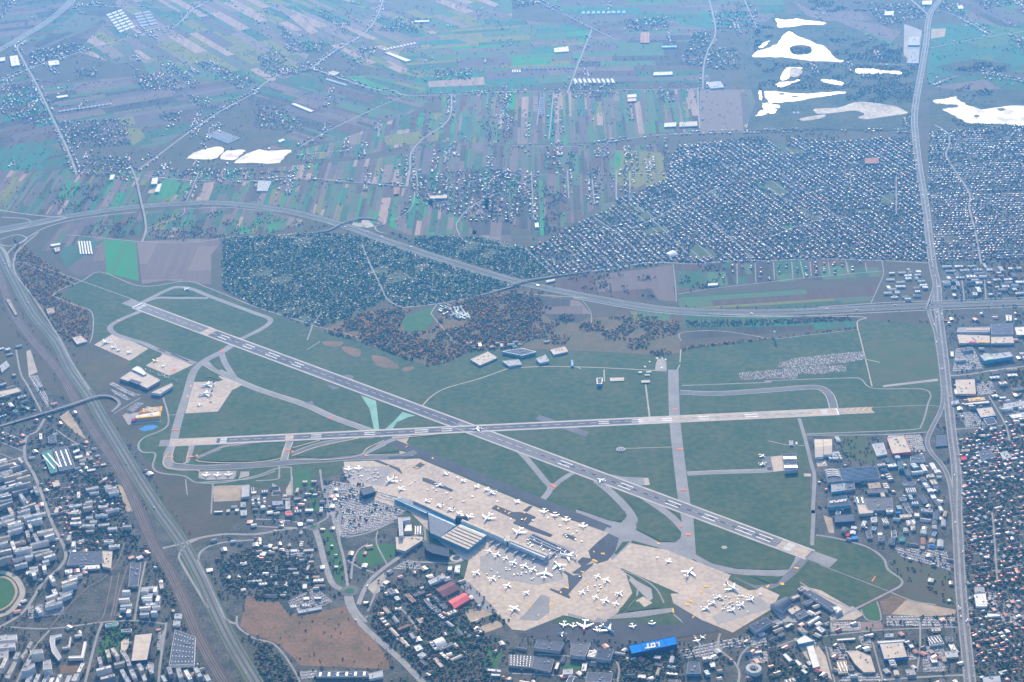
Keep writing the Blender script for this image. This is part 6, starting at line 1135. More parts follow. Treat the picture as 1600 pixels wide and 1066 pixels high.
fill("33 340,0 1140,0 1150,240 790,220 500,150 360,90", "33 500,120", "33 520,20", *WKS, (18, 46), (12, 24), (6, 12), (6, 18), .85, IR+['blue', 'rust', 'teal'], ['white', 'grey', 'plain', 'cream'], 'workshop', 'in the lower factory quarter', 11, 64)
fill("23 640,700 1000,700 1120,800 1140,1062 640,1062", "23 700,900", "23 760,1000", *WKS, (18, 50), (12, 26), (6, 13), (6, 18), .7, IR+['blue'], ['white', 'grey', 'plain', 'teal'], 'workshop', 'in the upper factory quarter left of the avenue', 12, 46)
fill("33 370,830 1210,690 1230,1090 430,1090", "33 500,900", "33 540,1000", *WKS, (18, 45), (12, 24), (6, 11), (16, 40), .45, IR, ['white', 'grey', 'cream'], 'showroom', 'among the car lots at the lower right', 13, 34)
fill("13 1065,590 1640,600 1640,800 1080,800", "13 1100,700", "13 1400,690", *WKS, (18, 50), (12, 22), (6, 11), (8, 26), .75, ['white', 'lgrey', 'beige', 'grey', 'slate'], ['white', 'cream', 'grey'], 'warehouse', 'right of the avenue above the expressway', 14, 60)
fill("13 720,640 1000,600 1010,800 700,820", "13 760,700", "13 960,690", *WKS, (18, 45), (12, 20), (6, 10), (8, 26), .7, ['white', 'lgrey', 'beige', 'grey'], ['white', 'cream'], 'warehouse', 'left of the avenue above the expressway', 15, 30)
fill("23 1190,0 1640,-10 1640,560 1160,540", "23 1200,300", "23 1500,270", *WKS, (20, 50), (12, 26), (6, 12), (14, 40), .5, IR, ['white', 'cream', 'grey'], 'shop hall', 'in the retail park at the right edge', 16, 40)
fill("32 0,820 640,880 1040,860 1080,1080 0,1080", "32 100,960", "32 300,985", *WKS, (18, 44), (10, 20), (6, 11), (8, 24), .6, IR, ['white', 'grey', 'brown'], 'workshop', 'below the hangar row', 17, 40)
fill("32 1090,900 1597,820 33 160,860 150,1080 32 1060,1080", "32 1150,960", "32 1400,920", *WKS, (18, 44), (12, 20), (7, 16), (10, 26), .6, IR, ['white', 'teal', 'cream'], 'office block', 'around the round office at the bottom', 18, 26)
fill("33 0,600 240,470 420,640 300,760 0,880", "33 60,640", "33 240,560", *WKS, (18, 46), (10, 18), (6, 11), (6, 16), .8, IR, ['white', 'plain', 'grey'], 'cargo shed', 'behind the cargo apron', 19, 34)
fill("20 0,0 150,20 240,440 0,500", "20 20,120", "20 120,90", *WKS, (18, 40), (10, 18), (5, 10), (14, 40), .5, IR, ['white', 'cream', 'grey'], 'depot', 'left of the railway', 20, 22)
fill("20 420,640 640,640 700,780 600,830 480,800", "20 460,700", "20 520,690", *WKS, (14, 34), (9, 16), (5, 9), (6, 16), .8, ['white', 'beige', 'rust', 'lgrey', 'tan'], ['white', 'cream', 'brown'], 'depot', 'against the railway below the two white sheds', 21, 18)
fill("22 -280,0 -60,0 260,0 400,100 330,150 -300,150", "22 0,90", "22 200,70", *WKS, (14, 34), (9, 16), (5, 10), (8, 22), .55, ['lgrey', 'slate', 'white', 'beige'], ['white', 'teal', 'cream'], 'campus building', 'at the edge of the autumn wood', 22, 22)
fill("11 1140,830 1330,820 1340,920 1230,930 1150,890", "11 1200,860", "11 1300,900", *WKS, (16, 40), (7, 10), (4, 7), (6, 12), .9, ['lgrey', 'white', 'mint', 'tan'], ['white', 'grey'], 'barrack', 'in the clearing beside the autumn wood', 23, 20)
fill("20 240,900 730,880 850,1075 310,1075", "20 300,960", "20 500,930", *AP, (24, 50), (11, 14), (10, 22), (12, 30), .5, GR, ['white', 'cream', 'white'], 'apartment block', 'among trees left of the railway', 24, 34)
fill("30 300,0 780,0 860,200 700,240 420,240", "30 400,80", "30 640,60", *AP, (24, 50), (11, 15), (9, 20), (12, 34), .5, GR, ['white', 'cream', 'white'], 'apartment block', 'above the blue-grey works hall', 25, 26)
fill("30 1010,260 1060,420 1180,700 1060,700 1000,480", "30 1030,400", "30 1060,600", *WKS, (16, 34), (9, 14), (6, 10), (8, 20), .6, GR, ['white', 'cream'], 'depot', 'between the white cluster and the railway', 26, 18)
# far glasshouses and farm sheds in parallel rows
def rows(s0, s1, s2, n, m, h, rf, label, ex='gable'):
    a, b, c = [v.xy for v in W(s0+' '+s1+' '+s2)]; e = (b-a)/n; f = (c-a)/m
    for j in range(m):
        for i in range(n):
            o = a+e*i+f*j; p = [o+e*.08, o+e*.92, o+e*.92+f*.6, o+e*.08+f*.6]
            if inframe(o.x, o.y, 5): bld('glasshouse', '', h, rf, 'pale', label, 'glasshouse', ex, label, pts=p)
rows("00 660,95", "760,60", "750,215", 3, 7, 6, 'white', 'white glasshouse in the big far left nursery'); rows("00 830,90", "940,70", "880,180", 2, 5, 6, 'lgrey', 'pale glasshouse in the smaller far left nursery'); rows("00 1280,850", "1370,810", "1420,905", 1, 9, 5, 'lgrey', 'pale glasshouse in the row above the left ponds')
rows("01 430,500", "445,492", "560,540", 1, 10, 5, 'white', 'small white glasshouse in the row beside the far lane'); rows("02 0,425", "0,440", "400,415", 1, 14, 6, 'slate', 'blue-grey glasshouse in the far horizontal row'); rows("02 0,440", "0,458", "60,438", 1, 4, 6, 'white', 'white glasshouse under the far horizontal row')
rows("02 180,610", "205,612", "165,720", 1, 9, 5, 'white', 'white terrace house in the far lane row'); rows("00 360,705", "372,695", "700,655", 1, 14, 6, 'lgrey', 'pale terrace in the far left village row'); rows("02 380,495", "395,525", "640,495", 1, 9, 7, 'white', 'white twin house in the far straight-road row')
rows("10 485,435", "500,530", "570,435", 1, 5, 4, 'white', 'white polytunnel in the field below the expressway'); rows("03 150,700", "160,712", "200,700", 1, 2, 4, 'lgrey', 'pale fishery shed beside the far mud flat'); rows("11 1200,850", "1230,905", "1290,840", 1, 4, 4, 'lgrey', 'pale hut in the woodland camp'); rows("11 1240,890", "1255,925", "1330,885", 1, 5, 4, 'mint', 'greenish hut in the woodland camp')
rows("02 435,75", "435,92", "720,70", 1, 9, 5, 'sky', 'pale blue glasshouse along the far green field'); rows("01 790,310", "800,320", "1000,265", 1, 10, 5, 'white', 'white house in the far row above the long glasshouse')

# ------------------------------------------------------------------ houses
HR = [mat('tile_'+n, c, None, .3, rough=.5, spec=.4) for n, c in (('grey', (.28, .28, .29)), ('dark', (.12, .125, .14)), ('red', (.36, .07, .06)), ('orange', (.36, .14, .09)), ('pale', (.46, .44, .42)), ('brown', (.19, .13, .11)), ('rose', (.34, .11, .10)))]
HN = ['grey', 'dark', 'red', 'orange', 'pale', 'brown', 'rose']
HWm = [mat('render_'+n, c, None, .3) for n, c in (('white', (.44, .42, .40)), ('cream', (.36, .31, .25)), ('grey', (.24, .24, .24)))]
HOUSES = []   # x y ang lx ly he rise roof wall zone
streets = []
def house_zone(zone, d0, d1, pitch, lot, prob, where, seed, street=True, mix=(6, 5, 2, 2, 3, 3, 2), size=(9, 14), jit=4):
    rr = np.random.RandomState(seed); poly = [v.xy for v in W(zone)]; a, b = W(d0)[0], W(d1)[0]; u = (b-a).xy.normalized(); n = Vector((-u.y, u.x)); ang = math.atan2(u.y, u.x)
    us = [p.dot(u) for p in poly]; ns = [p.dot(n) for p in poly]; t = min(ns); mixp = np.array(mix, float)/sum(mix)
    while t < max(ns):
        if street:
            # street pieces inside the zone
            ss = np.arange(min(us), max(us), 12.0); X = u.x*ss+n.x*t; Y = u.y*ss+n.y*t; k = inpoly(X, Y, poly) & inframe(X, Y, 40); i = 0
            while i < len(ss):
                if k[i]:
                    j = i
                    while j+1 < len(ss) and k[j+1]: j += 1
                    if j-i > 4: streets.append(((X[i], Y[i]), (X[j], Y[j])))
                    i = j+1
                else: i += 1
        for side in (1, -1):
            ss = np.arange(min(us), max(us), lot); ss = ss+rr.uniform(-.3, .3, len(ss))*lot; off = t+side*(pitch*.27+rr.uniform(-jit, jit, len(ss)))
            X = u.x*ss+n.x*off; Y = u.y*ss+n.y*off; k = inpoly(X, Y, poly) & inframe(X, Y, 25) & free(X, Y) & (rr.rand(len(ss)) < prob*np.where(np.sin(X*.021+seed)+np.sin(Y*.017+seed)+np.sin((X+Y)*.009) < -1.3, .35, 1))
            for x, y in zip(X[k], Y[k]):
                l = rr.uniform(*size); HOUSES.append((x, y, ang+(math.pi/2 if rr.rand() < .5 else 0)+rr.uniform(-.03*jit, .03*jit), l, l*rr.uniform(.68, .95), rr.uniform(4, 6.5), rr.uniform(1.2, 3.6) if rr.rand() > .15 else .3, rr.choice(7, p=mixp), rr.randint(3), where))
        t += pitch
for s, wd in (("12 730,170 850,280 1000,420 1100,520", 7), ("12 930,270 1150,170 1300,100", 7), ("12 740,360 900,290 1010,230", 6), ("12 510,290 700,420 830,560", 6), ("13 0,110 340,300", 6), ("13 0,420 200,340 400,290", 6), ("12 1170,270 1350,400 1500,560", 6), ("13 560,400 1000,400", 5), ("13 60,0 250,140 520,360", 6)):
    road(s, wd, m_street, 1.0, 'street', 4)
for s in ("12 775,300 850,240 880,275 830,310 790,320", "13 -20,60 60,60 125,140 60,150 0,110", "12 1520,70 1600,110 1600,125 1540,100", "12 1140,450 1260,500 1280,535 1090,540", "13 210,235 330,300 300,312 200,260", "13 700,150 790,140 785,205 700,205", "12 870,350 960,340 990,370 900,385", "03 60,895 240,945 230,960 90,950", "13 540,240 640,240 640,262 545,262", "12 830,360 900,350 880,400 820,390", "13 90,340 150,330 160,370 100,370", "12 1230,120 1300,150 1290,170 1220,140"):
    land(s, m_lawn if len(s) % 2 else m_grass2, 0.85, 'park', 1)
house_zone(SUB, "-- 983,309", "-- 1050,367", 62, 19, .9, 'in the big suburb left of the avenue', 31)
house_zone("-- 1452,206 1660,192 1660,300 1450,300", "-- 1470,250", "-- 1600,246", 64, 20, .85, 'in the far suburb right of the avenue', 32)
house_zone("-- 1456,302 1660,302 1660,404 1462,407", "-- 1480,350", "-- 1600,347", 60, 19, .92, 'in the suburb right of the avenue above the expressway', 33)
house_zone("-- 1496,690 1540,665 1660,650 1660,1110 1532,1110 1512,960 1500,830", "-- 1540,760", "-- 1620,745", 58, 22, .72, 'right of the avenue at the lower right', 34, mix=(6, 6, 6, 2, 4, 3, 4), size=(10, 18), jit=9)
house_zone("20 230,880 740,870 860,1075 300,1075", "20 300,960", "20 500,930", 70, 24, .6, 'among trees left of the railway', 35, mix=(4, 3, 4, 4, 4, 3, 3), size=(9, 14))
house_zone("20 -30,540 150,600 160,740 -30,760", "20 20,600", "20 120,640", 64, 22, .6, 'at the left edge below the long bridge', 36, mix=(3, 3, 5, 4, 4, 3, 3))
house_zone("30 300,0 760,0 800,200 700,240 420,240 400,200", "30 400,80", "30 640,60", 76, 26, .5, 'in the gardens above the blue-grey works hall', 37, mix=(4, 3, 4, 4, 4, 3, 3))
house_zone("12 1290,580 1470,575 1597,565 13 720,570 710,625 220,665 12 1597,690 1300,720", "12 1330,600", "12 1330,700", 90, 26, .5, 'in the strip between suburb and expressway', 38)
V_ = ["-- 640,288 700,268 790,262 832,300 800,350 730,345 690,330 655,318", "00 180,320 480,270 560,300 380,360 180,420", "00 350,760 800,740 790,910 480,930 400,860", "00 820,470 1050,440 1150,560 900,570", "00 1000,400 1060,380 1250,520 1200,560", "00 1200,390 1330,380 1597,520 1500,560", "00 1170,590 1320,610 1300,680 1180,640",
      "01 -10,650 200,680 300,790 200,830 -10,790", "01 0,440 330,390 380,440 150,480", "01 120,130 280,260 480,260 380,330 200,330", "01 380,40 600,150 560,200 400,100", "01 900,100 1100,120 1000,210 750,190", "01 580,420 700,380 760,300 650,290", "01 1110,430 1350,430 1350,500 1120,500", "01 1490,590 1600,590 1600,650 1500,650", "01 0,360 110,290 200,380 60,440",
      "02 350,530 640,520 660,600 380,615", "02 1050,400 1130,190 1240,190 1190,420", "02 1210,310 1430,300 1420,440 1210,430", "02 700,120 980,110 980,190 700,200", "02 240,580 290,600 270,850 240,860", "02 900,560 1010,560 1010,640 920,640", "02 195,940 310,940 310,1070 195,1070", "02 330,950 400,950 390,1070 340,1070", "02 690,950 790,950 790,1070 700,1070", "02 930,950 1060,930 1075,1070 950,1070", "02 1070,900 1240,900 1250,1070 1110,1070", "02 1270,90 1530,60 1540,180 1280,185", "02 0,0 160,0 140,40 0,60",
      "11 1490,-10 1600,-10 1600,130 1500,130", "12 0,-10 60,-10 60,150 0,150", "12 95,60 165,60 160,320 110,320", "12 470,-10 560,-10 540,215 490,215", "12 680,-10 745,-10 740,145 690,145", "03 600,20 990,20 980,110 720,170 640,80", "03 1030,0 1200,30 1250,120 1080,70", "03 1250,-10 1600,-20 1600,20 1360,60", "03 1490,210 1640,250 1640,330 1500,250", "10 440,-10 830,-10 830,70 720,45 460,30", "10 1050,-10 1597,-10 1597,45 1080,45",
      "00 60,520 250,560 250,700 80,760 0,700", "00 480,430 620,430 610,480 480,490", "00 140,680 330,740 320,790 150,780", "00 990,700 1130,700 1130,760 1000,750", "00 540,990 800,970 850,1062 500,1062", "00 0,120 130,0 30,0 0,60", "11 250,0 10,0 10,20 250,30", "03 860,720 910,700 920,800 830,790", "12 0,160 30,160 30,300 0,300", "11 1380,80 1500,30 1500,130 1380,180", "12 420,440 650,330 620,460 450,480"]
for i, s in enumerate(V_): house_zone(s, AH[0], AH[1], 62, 24, .42, 'in the far villages' if i != 0 else 'in the village above the allotments', 200+i, street=False, mix=(3, 2, 2, 2, 7, 1, 2))
# houses strung along the country lanes and down the long parcels
def string(line, gap, prob, where, seed, mix=(3, 2, 2, 2, 7, 1, 2), off=(14, 26), size=(9, 15)):
    rr = np.random.RandomState(seed); mixp = np.array(mix, float)/sum(mix)
    for i in range(len(line)-1):
        d = line[i+1]-line[i]; L = d.length
        if L < 1: continue
        u = d/L; n = Vector((-u.y, u.x)); ang = math.atan2(u.y, u.x)
        for s_ in np.arange(0, L, gap):
            for sd in (1, -1):
                p = line[i]+u*s_+n*(sd*rr.uniform(*off)); q = math.sin(p.x*.006+seed)+math.sin(p.y*.005+2*seed)
                if rr.rand() < prob*(1 if q > .1 else .25) and inframe(p.x, p.y, 10) and free(np.array([p.x]), np.array([p.y]))[0]:
                    l = rr.uniform(*size); HOUSES.append((p.x, p.y, ang+rr.choice([0, math.pi/2])+rr.uniform(-.1, .1), l, l*rr.uniform(.6, .95), rr.uniform(3.5, 6.5), rr.uniform(1, 3.4), rr.choice(7, p=mixp), rr.randint(3), where))
for i, (s, wd) in enumerate(R_[:60]):
    if np.mean([q[1] for q in P(s)]) < 330: string(smooth(W(s), 4), 21, .62, 'along the far country lanes', 800+i)
rq = np.random.RandomState(5)
for i in range(150):
    a, b = rq.uniform(0, 1600), rq.uniform(2, 300); 
    if a > 1050 and b > 130: continue
    o_ = G(a, b).xy; u = (G(850, 60)-G(850, 200)).xy.normalized() if b > 130 or a > 640 else (G(420, 110)-G(300, 40)).xy.normalized(); L = rq.uniform(60, 420)
    string([o_-u*L/2, o_+u*L/2], 24, .8, 'along the far country lanes', 900+i, off=(6, 16))
for s in ("30 540,480 760,300 800,400 720,680 560,690 420,640", "30 760,0 1000,240 1150,560 1260,800 1440,1080 1500,1080 1150,330 980,0"): raster([(v.x, v.y) for v in W(s)], 1)
for s, d0, d1, sd in (("-- -30,600 130,640 215,700 260,790 300,860 380,1080 -30,1090", "20 60,830", "20 180,795", 41), ("-- 310,860 420,800 520,750 560,850 640,960 520,1000 420,930 340,930", "31 40,300", "31 300,280", 42), ("-- 560,850 700,870 840,1000 1000,1010 1180,1000 1250,930 1340,960 1500,970 1515,1090 640,1090", "31 760,480", "31 1000,720", 43), ("-- 1275,690 1440,680 1490,760 1500,950 1420,905 1280,840", "33 500,120", "33 520,20", 44), ("-- 1480,490 1640,490 1640,680 1500,690", "23 1200,300", "23 1500,270", 45), ("-- 400,800 520,745 540,780 520,850 400,880", "21 20,980", "21 380,960", 46)):
    house_zone(s, d0, d1, 46, 26, .11 if sd != 44 else .08, 'between the larger town buildings', sd, street=False, mix=(8, 5, 2, 1, 5, 4, 2), size=(11, 25), jit=9)
for i, (a, b) in enumerate(streets):
    road('', 5.0, m_asph_l, 0.95, 'street', 1, 0, None, world=[Vector(a), Vector(b)])
H = np.array([h[:9] for h in HOUSES], float); HZ = [h[9] for h in HOUSES]
hx, hy, hc = pix(H[:, 0], H[:, 1]); vis = (hx > 4) & (hx < IMW-4) & (hy > 4) & (hy < IMH-6)
score = np.where(vis, np.maximum(H[:, 3], H[:, 4])/hc, 0); big = np.argsort(-score)[:300]; isbig = np.zeros(len(H), bool); isbig[big] = True
def house_vf(lx, ly, he, ri):
    v = [(a*lx/2, b*ly/2, z) for z in (0, he) for a, b in ((-1, -1), (1, -1), (1, 1), (-1, 1))]+[(-lx/2, 0, he+ri), (lx/2, 0, he+ri)]
    return v, [(0, 1, 5, 4), (1, 2, 6), (1, 6, 5), (2, 3, 7, 6), (3, 0, 4, 7), (5, 6, 9), (7, 4, 8)], [(4, 5, 9, 8), (6, 7, 8, 9)]
def town_part(i): return ', '+('far left' if hx[i] < 160 else 'left' if hx[i] < 320 else 'near the scrubland' if hx[i] < 640 else 'below the apron' if hx[i] < 1100 else 'near the hangars' if hx[i] < 1340 else 'near the avenue')+(', upper' if hy[i] < 900 else ', lower')
hp = {}
for i in big:
    x, y, an, lx, ly, he, ri, rf, wl = H[i]; key = (round(lx/1.5), round(ly/1.5), round(he), round(ri), int(rf), int(wl))
    if key not in hp:
        v, fw, fr = house_vf(key[0]*1.5, key[1]*1.5, key[2], max(key[3], .3)); ms = []
        e = .5; rv = [(a*(key[0]*1.5/2+e), b*(key[1]*1.5/2+e), key[2]-.15) for a, b in ((-1, -1), (1, -1), (1, 1), (-1, 1))]+[(-key[0]*.75-e, 0, key[2]+max(key[3], .3)+.1), (key[0]*.75+e, 0, key[2]+max(key[3], .3)+.1)]
        for nm, vv, ff, mm in (('house', v, fw, HWm[key[5]]), ('roof', rv, [(0, 1, 5, 4), (2, 3, 4, 5), (0, 3, 2, 1)], HR[key[4]])):
            me = bpy.data.meshes.new(nm); me.from_pydata(vv, [], ff); me.materials.append(mm); me.update(); ms.append(me)
        hp[key] = ms
    a, b = hp[key]; o = bpy.data.objects.new('house', a); C.objects.link(o); o.location = (x, y, 0); o.rotation_euler = (0, 0, an)
    wn = ('white', 'cream', 'grey')[int(wl)]
    tag(o, '%s house with %s roof %s%s' % (wn, HN[int(rf)] if HN[int(rf)] != 'dark' else 'dark grey', HZ[i], town_part(i) if 'larger town' in HZ[i] else '' if 'lower right' not in HZ[i] else (', avenue' if hx[i] < 1545 else ', outer')+(' side' if hy[i] < 900 else ' end')), 'house', 'houses '+HZ[i]); r_ = bpy.data.objects.new('roof', b); C.objects.link(r_); r_.parent = o
def instance(tv, tf, tm, X, Y, A, sc, mis, Z=None):
    "stack transformed copies of one small template: tv verts, tf tris, tm material slot (-1: per copy)"
    n = len(X); ca, sa = np.cos(A), np.sin(A); vx = tv[None, :, 0]*sc[:, 0:1]; vy = tv[None, :, 1]*sc[:, 1:2]; vz = tv[None, :, 2]*sc[:, 2:3]
    V = np.stack([X[:, None]+ca[:, None]*vx-sa[:, None]*vy, Y[:, None]+sa[:, None]*vx+ca[:, None]*vy, vz+(0 if Z is None else Z[:, None])], 2).reshape(-1, 3)
    F = (tf[None]+(np.arange(n)*len(tv))[:, None, None]).reshape(-1, 3); MI = np.where(tm[None] < 0, mis[:, None], tm[None]).reshape(-1)
    return V, F, MI
def tris(f): 
    o = []
    for q in f:
        for k in range(1, len(q)-1): o.append((q[0], q[k], q[k+1]))
    return np.array(o, int)
def far_houses(name, sel):
    Vs, Fs, Ms = [], [], []; k = 0
    for rise in (.3, 1.8, 3.0):
        m_ = sel & ((H[:, 6] < 1) if rise == .3 else ((H[:, 6] >= 1) & (H[:, 6] < 2.4)) if rise == 1.8 else (H[:, 6] >= 2.4))
        if not m_.any(): continue
        v, fw, fr = house_vf(1, 1, 1, 1); v = np.array(v); q = H[m_]
        v[8:, 2] = 1+rise/5.0; tw, tr = tris(fw), tris(fr); tf = np.vstack([tw, tr])
        for wl in range(3):
            s_ = q[q[:, 8] == wl]
            if not len(s_): continue
            tm = np.array([7+wl]*len(tw)+[-1]*len(tr)); V, F, MI = instance(v, tf, tm, s_[:, 0], s_[:, 1], s_[:, 2], s_[:, 3:6], s_[:, 7].astype(int)); Vs.append(V); Fs.append(F+k); Ms.append(MI); k += len(V)
    o = big_mesh(name, np.vstack(Vs), np.vstack(Fs), np.concatenate(Ms), HR+HWm); o['kind'] = 'stuff'; return o
tag(far_houses('distant_houses', ~isbig), 'mass of small houses filling the suburbs and far villages')
for x, y in H[:, :2]: 
    i, j = int((x-OX)/OC), int((y-OY)/OC)
    if 1 < i < OW-2 and 1 < j < OH-2: occ[j-1:j+2, i-1:i+2] = 1

# ------------------------------------------------------------------ allotment huts
hv_, hw_, hr_ = house_vf(1, 1, 1, .35); hv_ = np.array(hv_); htf = np.vstack([tris(hw_), tris(hr_)]); nw = len(tris(hw_))
huts = []
for zi, s in enumerate(ALLOT):
    poly = [v.xy for v in W(s)]; xs = [p.x for p in poly]; ys = [p.y for p in poly]; n = int((max(xs)-min(xs))*(max(ys)-min(ys))/420)
    X = nrs.uniform(min(xs), max(xs), n); Y = nrs.uniform(min(ys), max(ys), n); k = inpoly(X, Y, poly) & free(X, Y); huts.append(np.stack([X[k], Y[k]], 1))
huts = np.vstack(huts); nh = len(huts); ha = nrs.uniform(0, 3.14, nh); hs = np.stack([nrs.uniform(6, 10, nh), nrs.uniform(3.5, 6, nh), nrs.uniform(2.2, 3.6, nh)], 1); hm = nrs.choice(7, nh, p=[.12, .06, .08, .08, .54, .06, .06])
px_, py_, pc_ = pix(huts[:, 0], huts[:, 1]); sc_ = np.where((px_ > 4) & (px_ < 1596) & (py_ > 4), hs[:, 0]/pc_, 0); hb_ = np.argsort(-sc_)[:300]; hsel = np.ones(nh, bool); hsel[hb_] = False
hpm = {}
for i in hb_:
    key = int(hm[i])
    if key not in hpm:
        me = bpy.data.meshes.new('garden_hut'); me.from_pydata([tuple(v) for v in hv_], [], [tuple(t) for t in htf]); me.materials.append(HR[key]); me.materials.append(HWm[key % 3]); me.polygons.foreach_set('material_index', [1]*nw+[0]*(len(htf)-nw)); hpm[key] = me
    o = bpy.data.objects.new('garden_hut', hpm[key]); C.objects.link(o); o.location = (huts[i, 0], huts[i, 1], 0); o.rotation_euler = (0, 0, ha[i]); o.scale = tuple(hs[i])
    tag(o, '%s-roofed garden hut in the %s part of the allotments' % (HN[key], ('far left', 'left', 'middle', 'right')[min(3, max(0, int((px_[i]-350)/110)))]+(' upper' if py_[i] < 440 else ' lower')), 'hut', 'garden huts in the allotments')
V, F, MI = instance(hv_, htf, np.array([8]*nw+[-1]*(len(htf)-nw)), huts[hsel, 0], huts[hsel, 1], ha[hsel], hs[hsel], hm[hsel]); o = big_mesh('distant_garden_huts', V, F, MI, HR+HWm); tag(o, 'many tiny huts scattered through the allotments', kind='stuff')

# ------------------------------------------------------------------ trees
LM = [mat('leaf_'+n, c, tuple(v*1.5 for v in c), .12, fine=.8) for n, c in (('evergreen', (.026, .072, .052)), ('olive', (.066, .084, .036)), ('bare_brown', (.120, .084, .058)), ('rust', (.32, .14, .045)), ('bare_grey', (.098, .086, .076)), ('green', (.032, .080, .036)), ('gold', (.30, .18, .045)))]
m_bark = mat('bark', (.06, .045, .035))
t_ = (1+5**.5)/2; icv = np.array([(-1, t_, 0), (1, t_, 0), (-1, -t_, 0), (1, -t_, 0), (0, -1, t_), (0, 1, t_), (0, -1, -t_), (0, 1, -t_), (t_, 0, -1), (t_, 0, 1), (-t_, 0, -1), (-t_, 0, 1)])/1.902
icf = np.array([(0, 11, 5), (0, 5, 1), (0, 1, 7), (0, 7, 10), (0, 10, 11), (1, 5, 9), (5, 11, 4), (11, 10, 2), (10, 7, 6), (7, 1, 8), (3, 9, 4), (3, 4, 2), (3, 2, 6), (3, 6, 8), (3, 8, 9), (4, 9, 5), (2, 4, 11), (6, 2, 10), (8, 6, 7), (9, 8, 1)])
def clump(lobes, rs):
    V, F = [], []
    for k, (x, y, z, r_) in enumerate(lobes):
        V.append(icv*rs.uniform(.65, 1.25, (12, 1))*r_+np.array([x, y, z])); F.append(icf+12*k)
    return np.vstack(V), np.vstack(F)
TV = []
for k in range(4):
    rs = np.random.RandomState(k+40); TV.append(clump([(0, 0, .60, .42), (rs.uniform(-.25, .25), rs.uniform(-.25, .25), .48, .36)], rs))
TREES = {}
def scatter(group, poly, dens, pal, size, seed, clumpy=0.0, avoid=True):
    "dens: trees per hectare"
    rs = np.random.RandomState(seed); xs = [p[0] for p in poly]; ys = [p[1] for p in poly]; A = (max(xs)-min(xs))*(max(ys)-min(ys)); n = int(A/1e4*dens)
    X = rs.uniform(min(xs), max(xs), n); Y = rs.uniform(min(ys), max(ys), n); k = inpoly(X, Y, poly) & inframe(X, Y, 30)
    if clumpy:
        q = np.sin(X*.011+seed)+np.sin(Y*.013+seed*2)+np.sin((X+Y)*.023+seed*3)+np.sin((X-Y)*.031); k &= q > clumpy
    if avoid: k &= free(X, Y)
    X, Y = X[k], Y[k]; n = len(X); cs_ = rs.uniform(*size, n)
    q = np.sin(X*.02+1.3*seed)+np.sin(Y*.017)+rs.uniform(-1.2, 1.2, n); idx = np.array(pal)[np.clip(((q+3.2)/6.4*len(pal)).astype(int), 0, len(pal)-1)]
    TREES.setdefault(group, []).append(np.stack([X, Y, rs.uniform(0, 6.28, n), cs_*rs.uniform(.8, 1.2, n), cs_*rs.uniform(.8, 1.2, n), cs_*rs.uniform(.6, .95, n), idx, rs.randint(0, 4, n)], 1))
pw = lambda s: [(v.x, v.y) for v in W(s)]
for i, s in enumerate(ALLOT): scatter('allotment trees', pw(s), 66, [0, 0, 0, 5, 0, 5, 1, 0, 5, 4], (6, 12), 300+i, clumpy=-1.9)
scatter('autumn wood', pw(WOOD[0]), 84, [0, 4, 2, 3, 1, 2, 3, 0, 2, 3, 1, 4, 2, 5], (7, 14), 310, clumpy=-1.7); scatter('autumn wood', pw(WOODR), 60, [0, 4, 2, 3, 1, 2, 3, 4], (7, 13), 309, clumpy=.35); scatter('roadside wood', pw(WOOD[1]), 80, [4, 2, 3, 2, 4, 2, 3, 1, 4], (6, 11), 311); scatter('hedge belt', pw(WOOD[2]), 110, [4, 2, 3, 2, 4, 0], (6, 11), 312); scatter('hedge belt', pw(WOOD[3]), 70, [4, 2, 1, 4, 0], (6, 10), 313)
scatter('suburb trees', pw("-- 1496,690 1540,665 1660,650 1660,1110 1532,1110 1512,960 1500,830"), 52, [0, 4, 5, 2, 0, 1, 4, 0, 3, 4], (6, 12), 319); scatter('suburb trees', pw(SUB), 60, [0, 4, 5, 2, 0, 1, 4, 0, 3, 0], (5, 10), 320)
for i, s in enumerate(URBAN): scatter('town trees', pw(s), (20, 18, 12, 30, 36)[i], [0, 4, 2, 1, 4, 5, 2, 4, 0, 4, 2, 5, 0, 4, 1, 3], (6, 12), 330+i, clumpy=(-.9, -.6, -.3, -.8, -1.2)[i])
for i, s in enumerate(("31 680,560 1100,430 1280,640 1440,780 1500,1062 1100,1080 900,920 740,720", "31 0,290 330,270 400,420 200,540 0,540", "30 1340,290 1600,230 1600,480 1430,510", "31 0,800 100,830 260,1062 0,1080", "32 640,900 1050,880 1080,1075 650,1075", "20 420,840 720,820 860,1062 500,1062", "30 420,0 780,0 900,200 760,300 420,220", "30 640,700 830,700 830,960 620,900", "33 0,840 120,860 380,1062 0,1075", "33 1270,320 1600,250 1600,460 1290,450", "23 1490,190 1660,160 1660,340 1530,350", "30 1000,250 1130,400 1250,700 1100,700 1000,480", "20 0,330 230,350 250,430 0,500", "31 1240,620 1480,580 1560,700 1380,780", "31 500,640 640,690 880,960 800,990 700,860")):
    scatter('town trees', pw(s), (58, 80, 70, 70, 70, 50, 45, 35, 60, 45, 60, 40, 60, 55, 50)[i], [0, 4, 2, 4, 1, 2, 5, 4, 0, 2, 4, 0, 5, 2, 4, 3], (7, 13), 350+i)
scatter('town trees', pw("31 0,580 560,610 820,960 300,960 100,800"), 4.0, [0, 1, 0, 2], (4, 8), 380, avoid=False)
for i, s in enumerate(V_): scatter('village trees', pw(s), 26, [0, 4, 2, 1, 5, 4], (5, 10), 400+i)
CTRY = "-- -40,-30 1640,-30 1640,190 1440,190 1420,205 1060,222 960,310 840,380 790,345 640,362 600,350 460,325 330,316 225,320 100,336 -40,356"
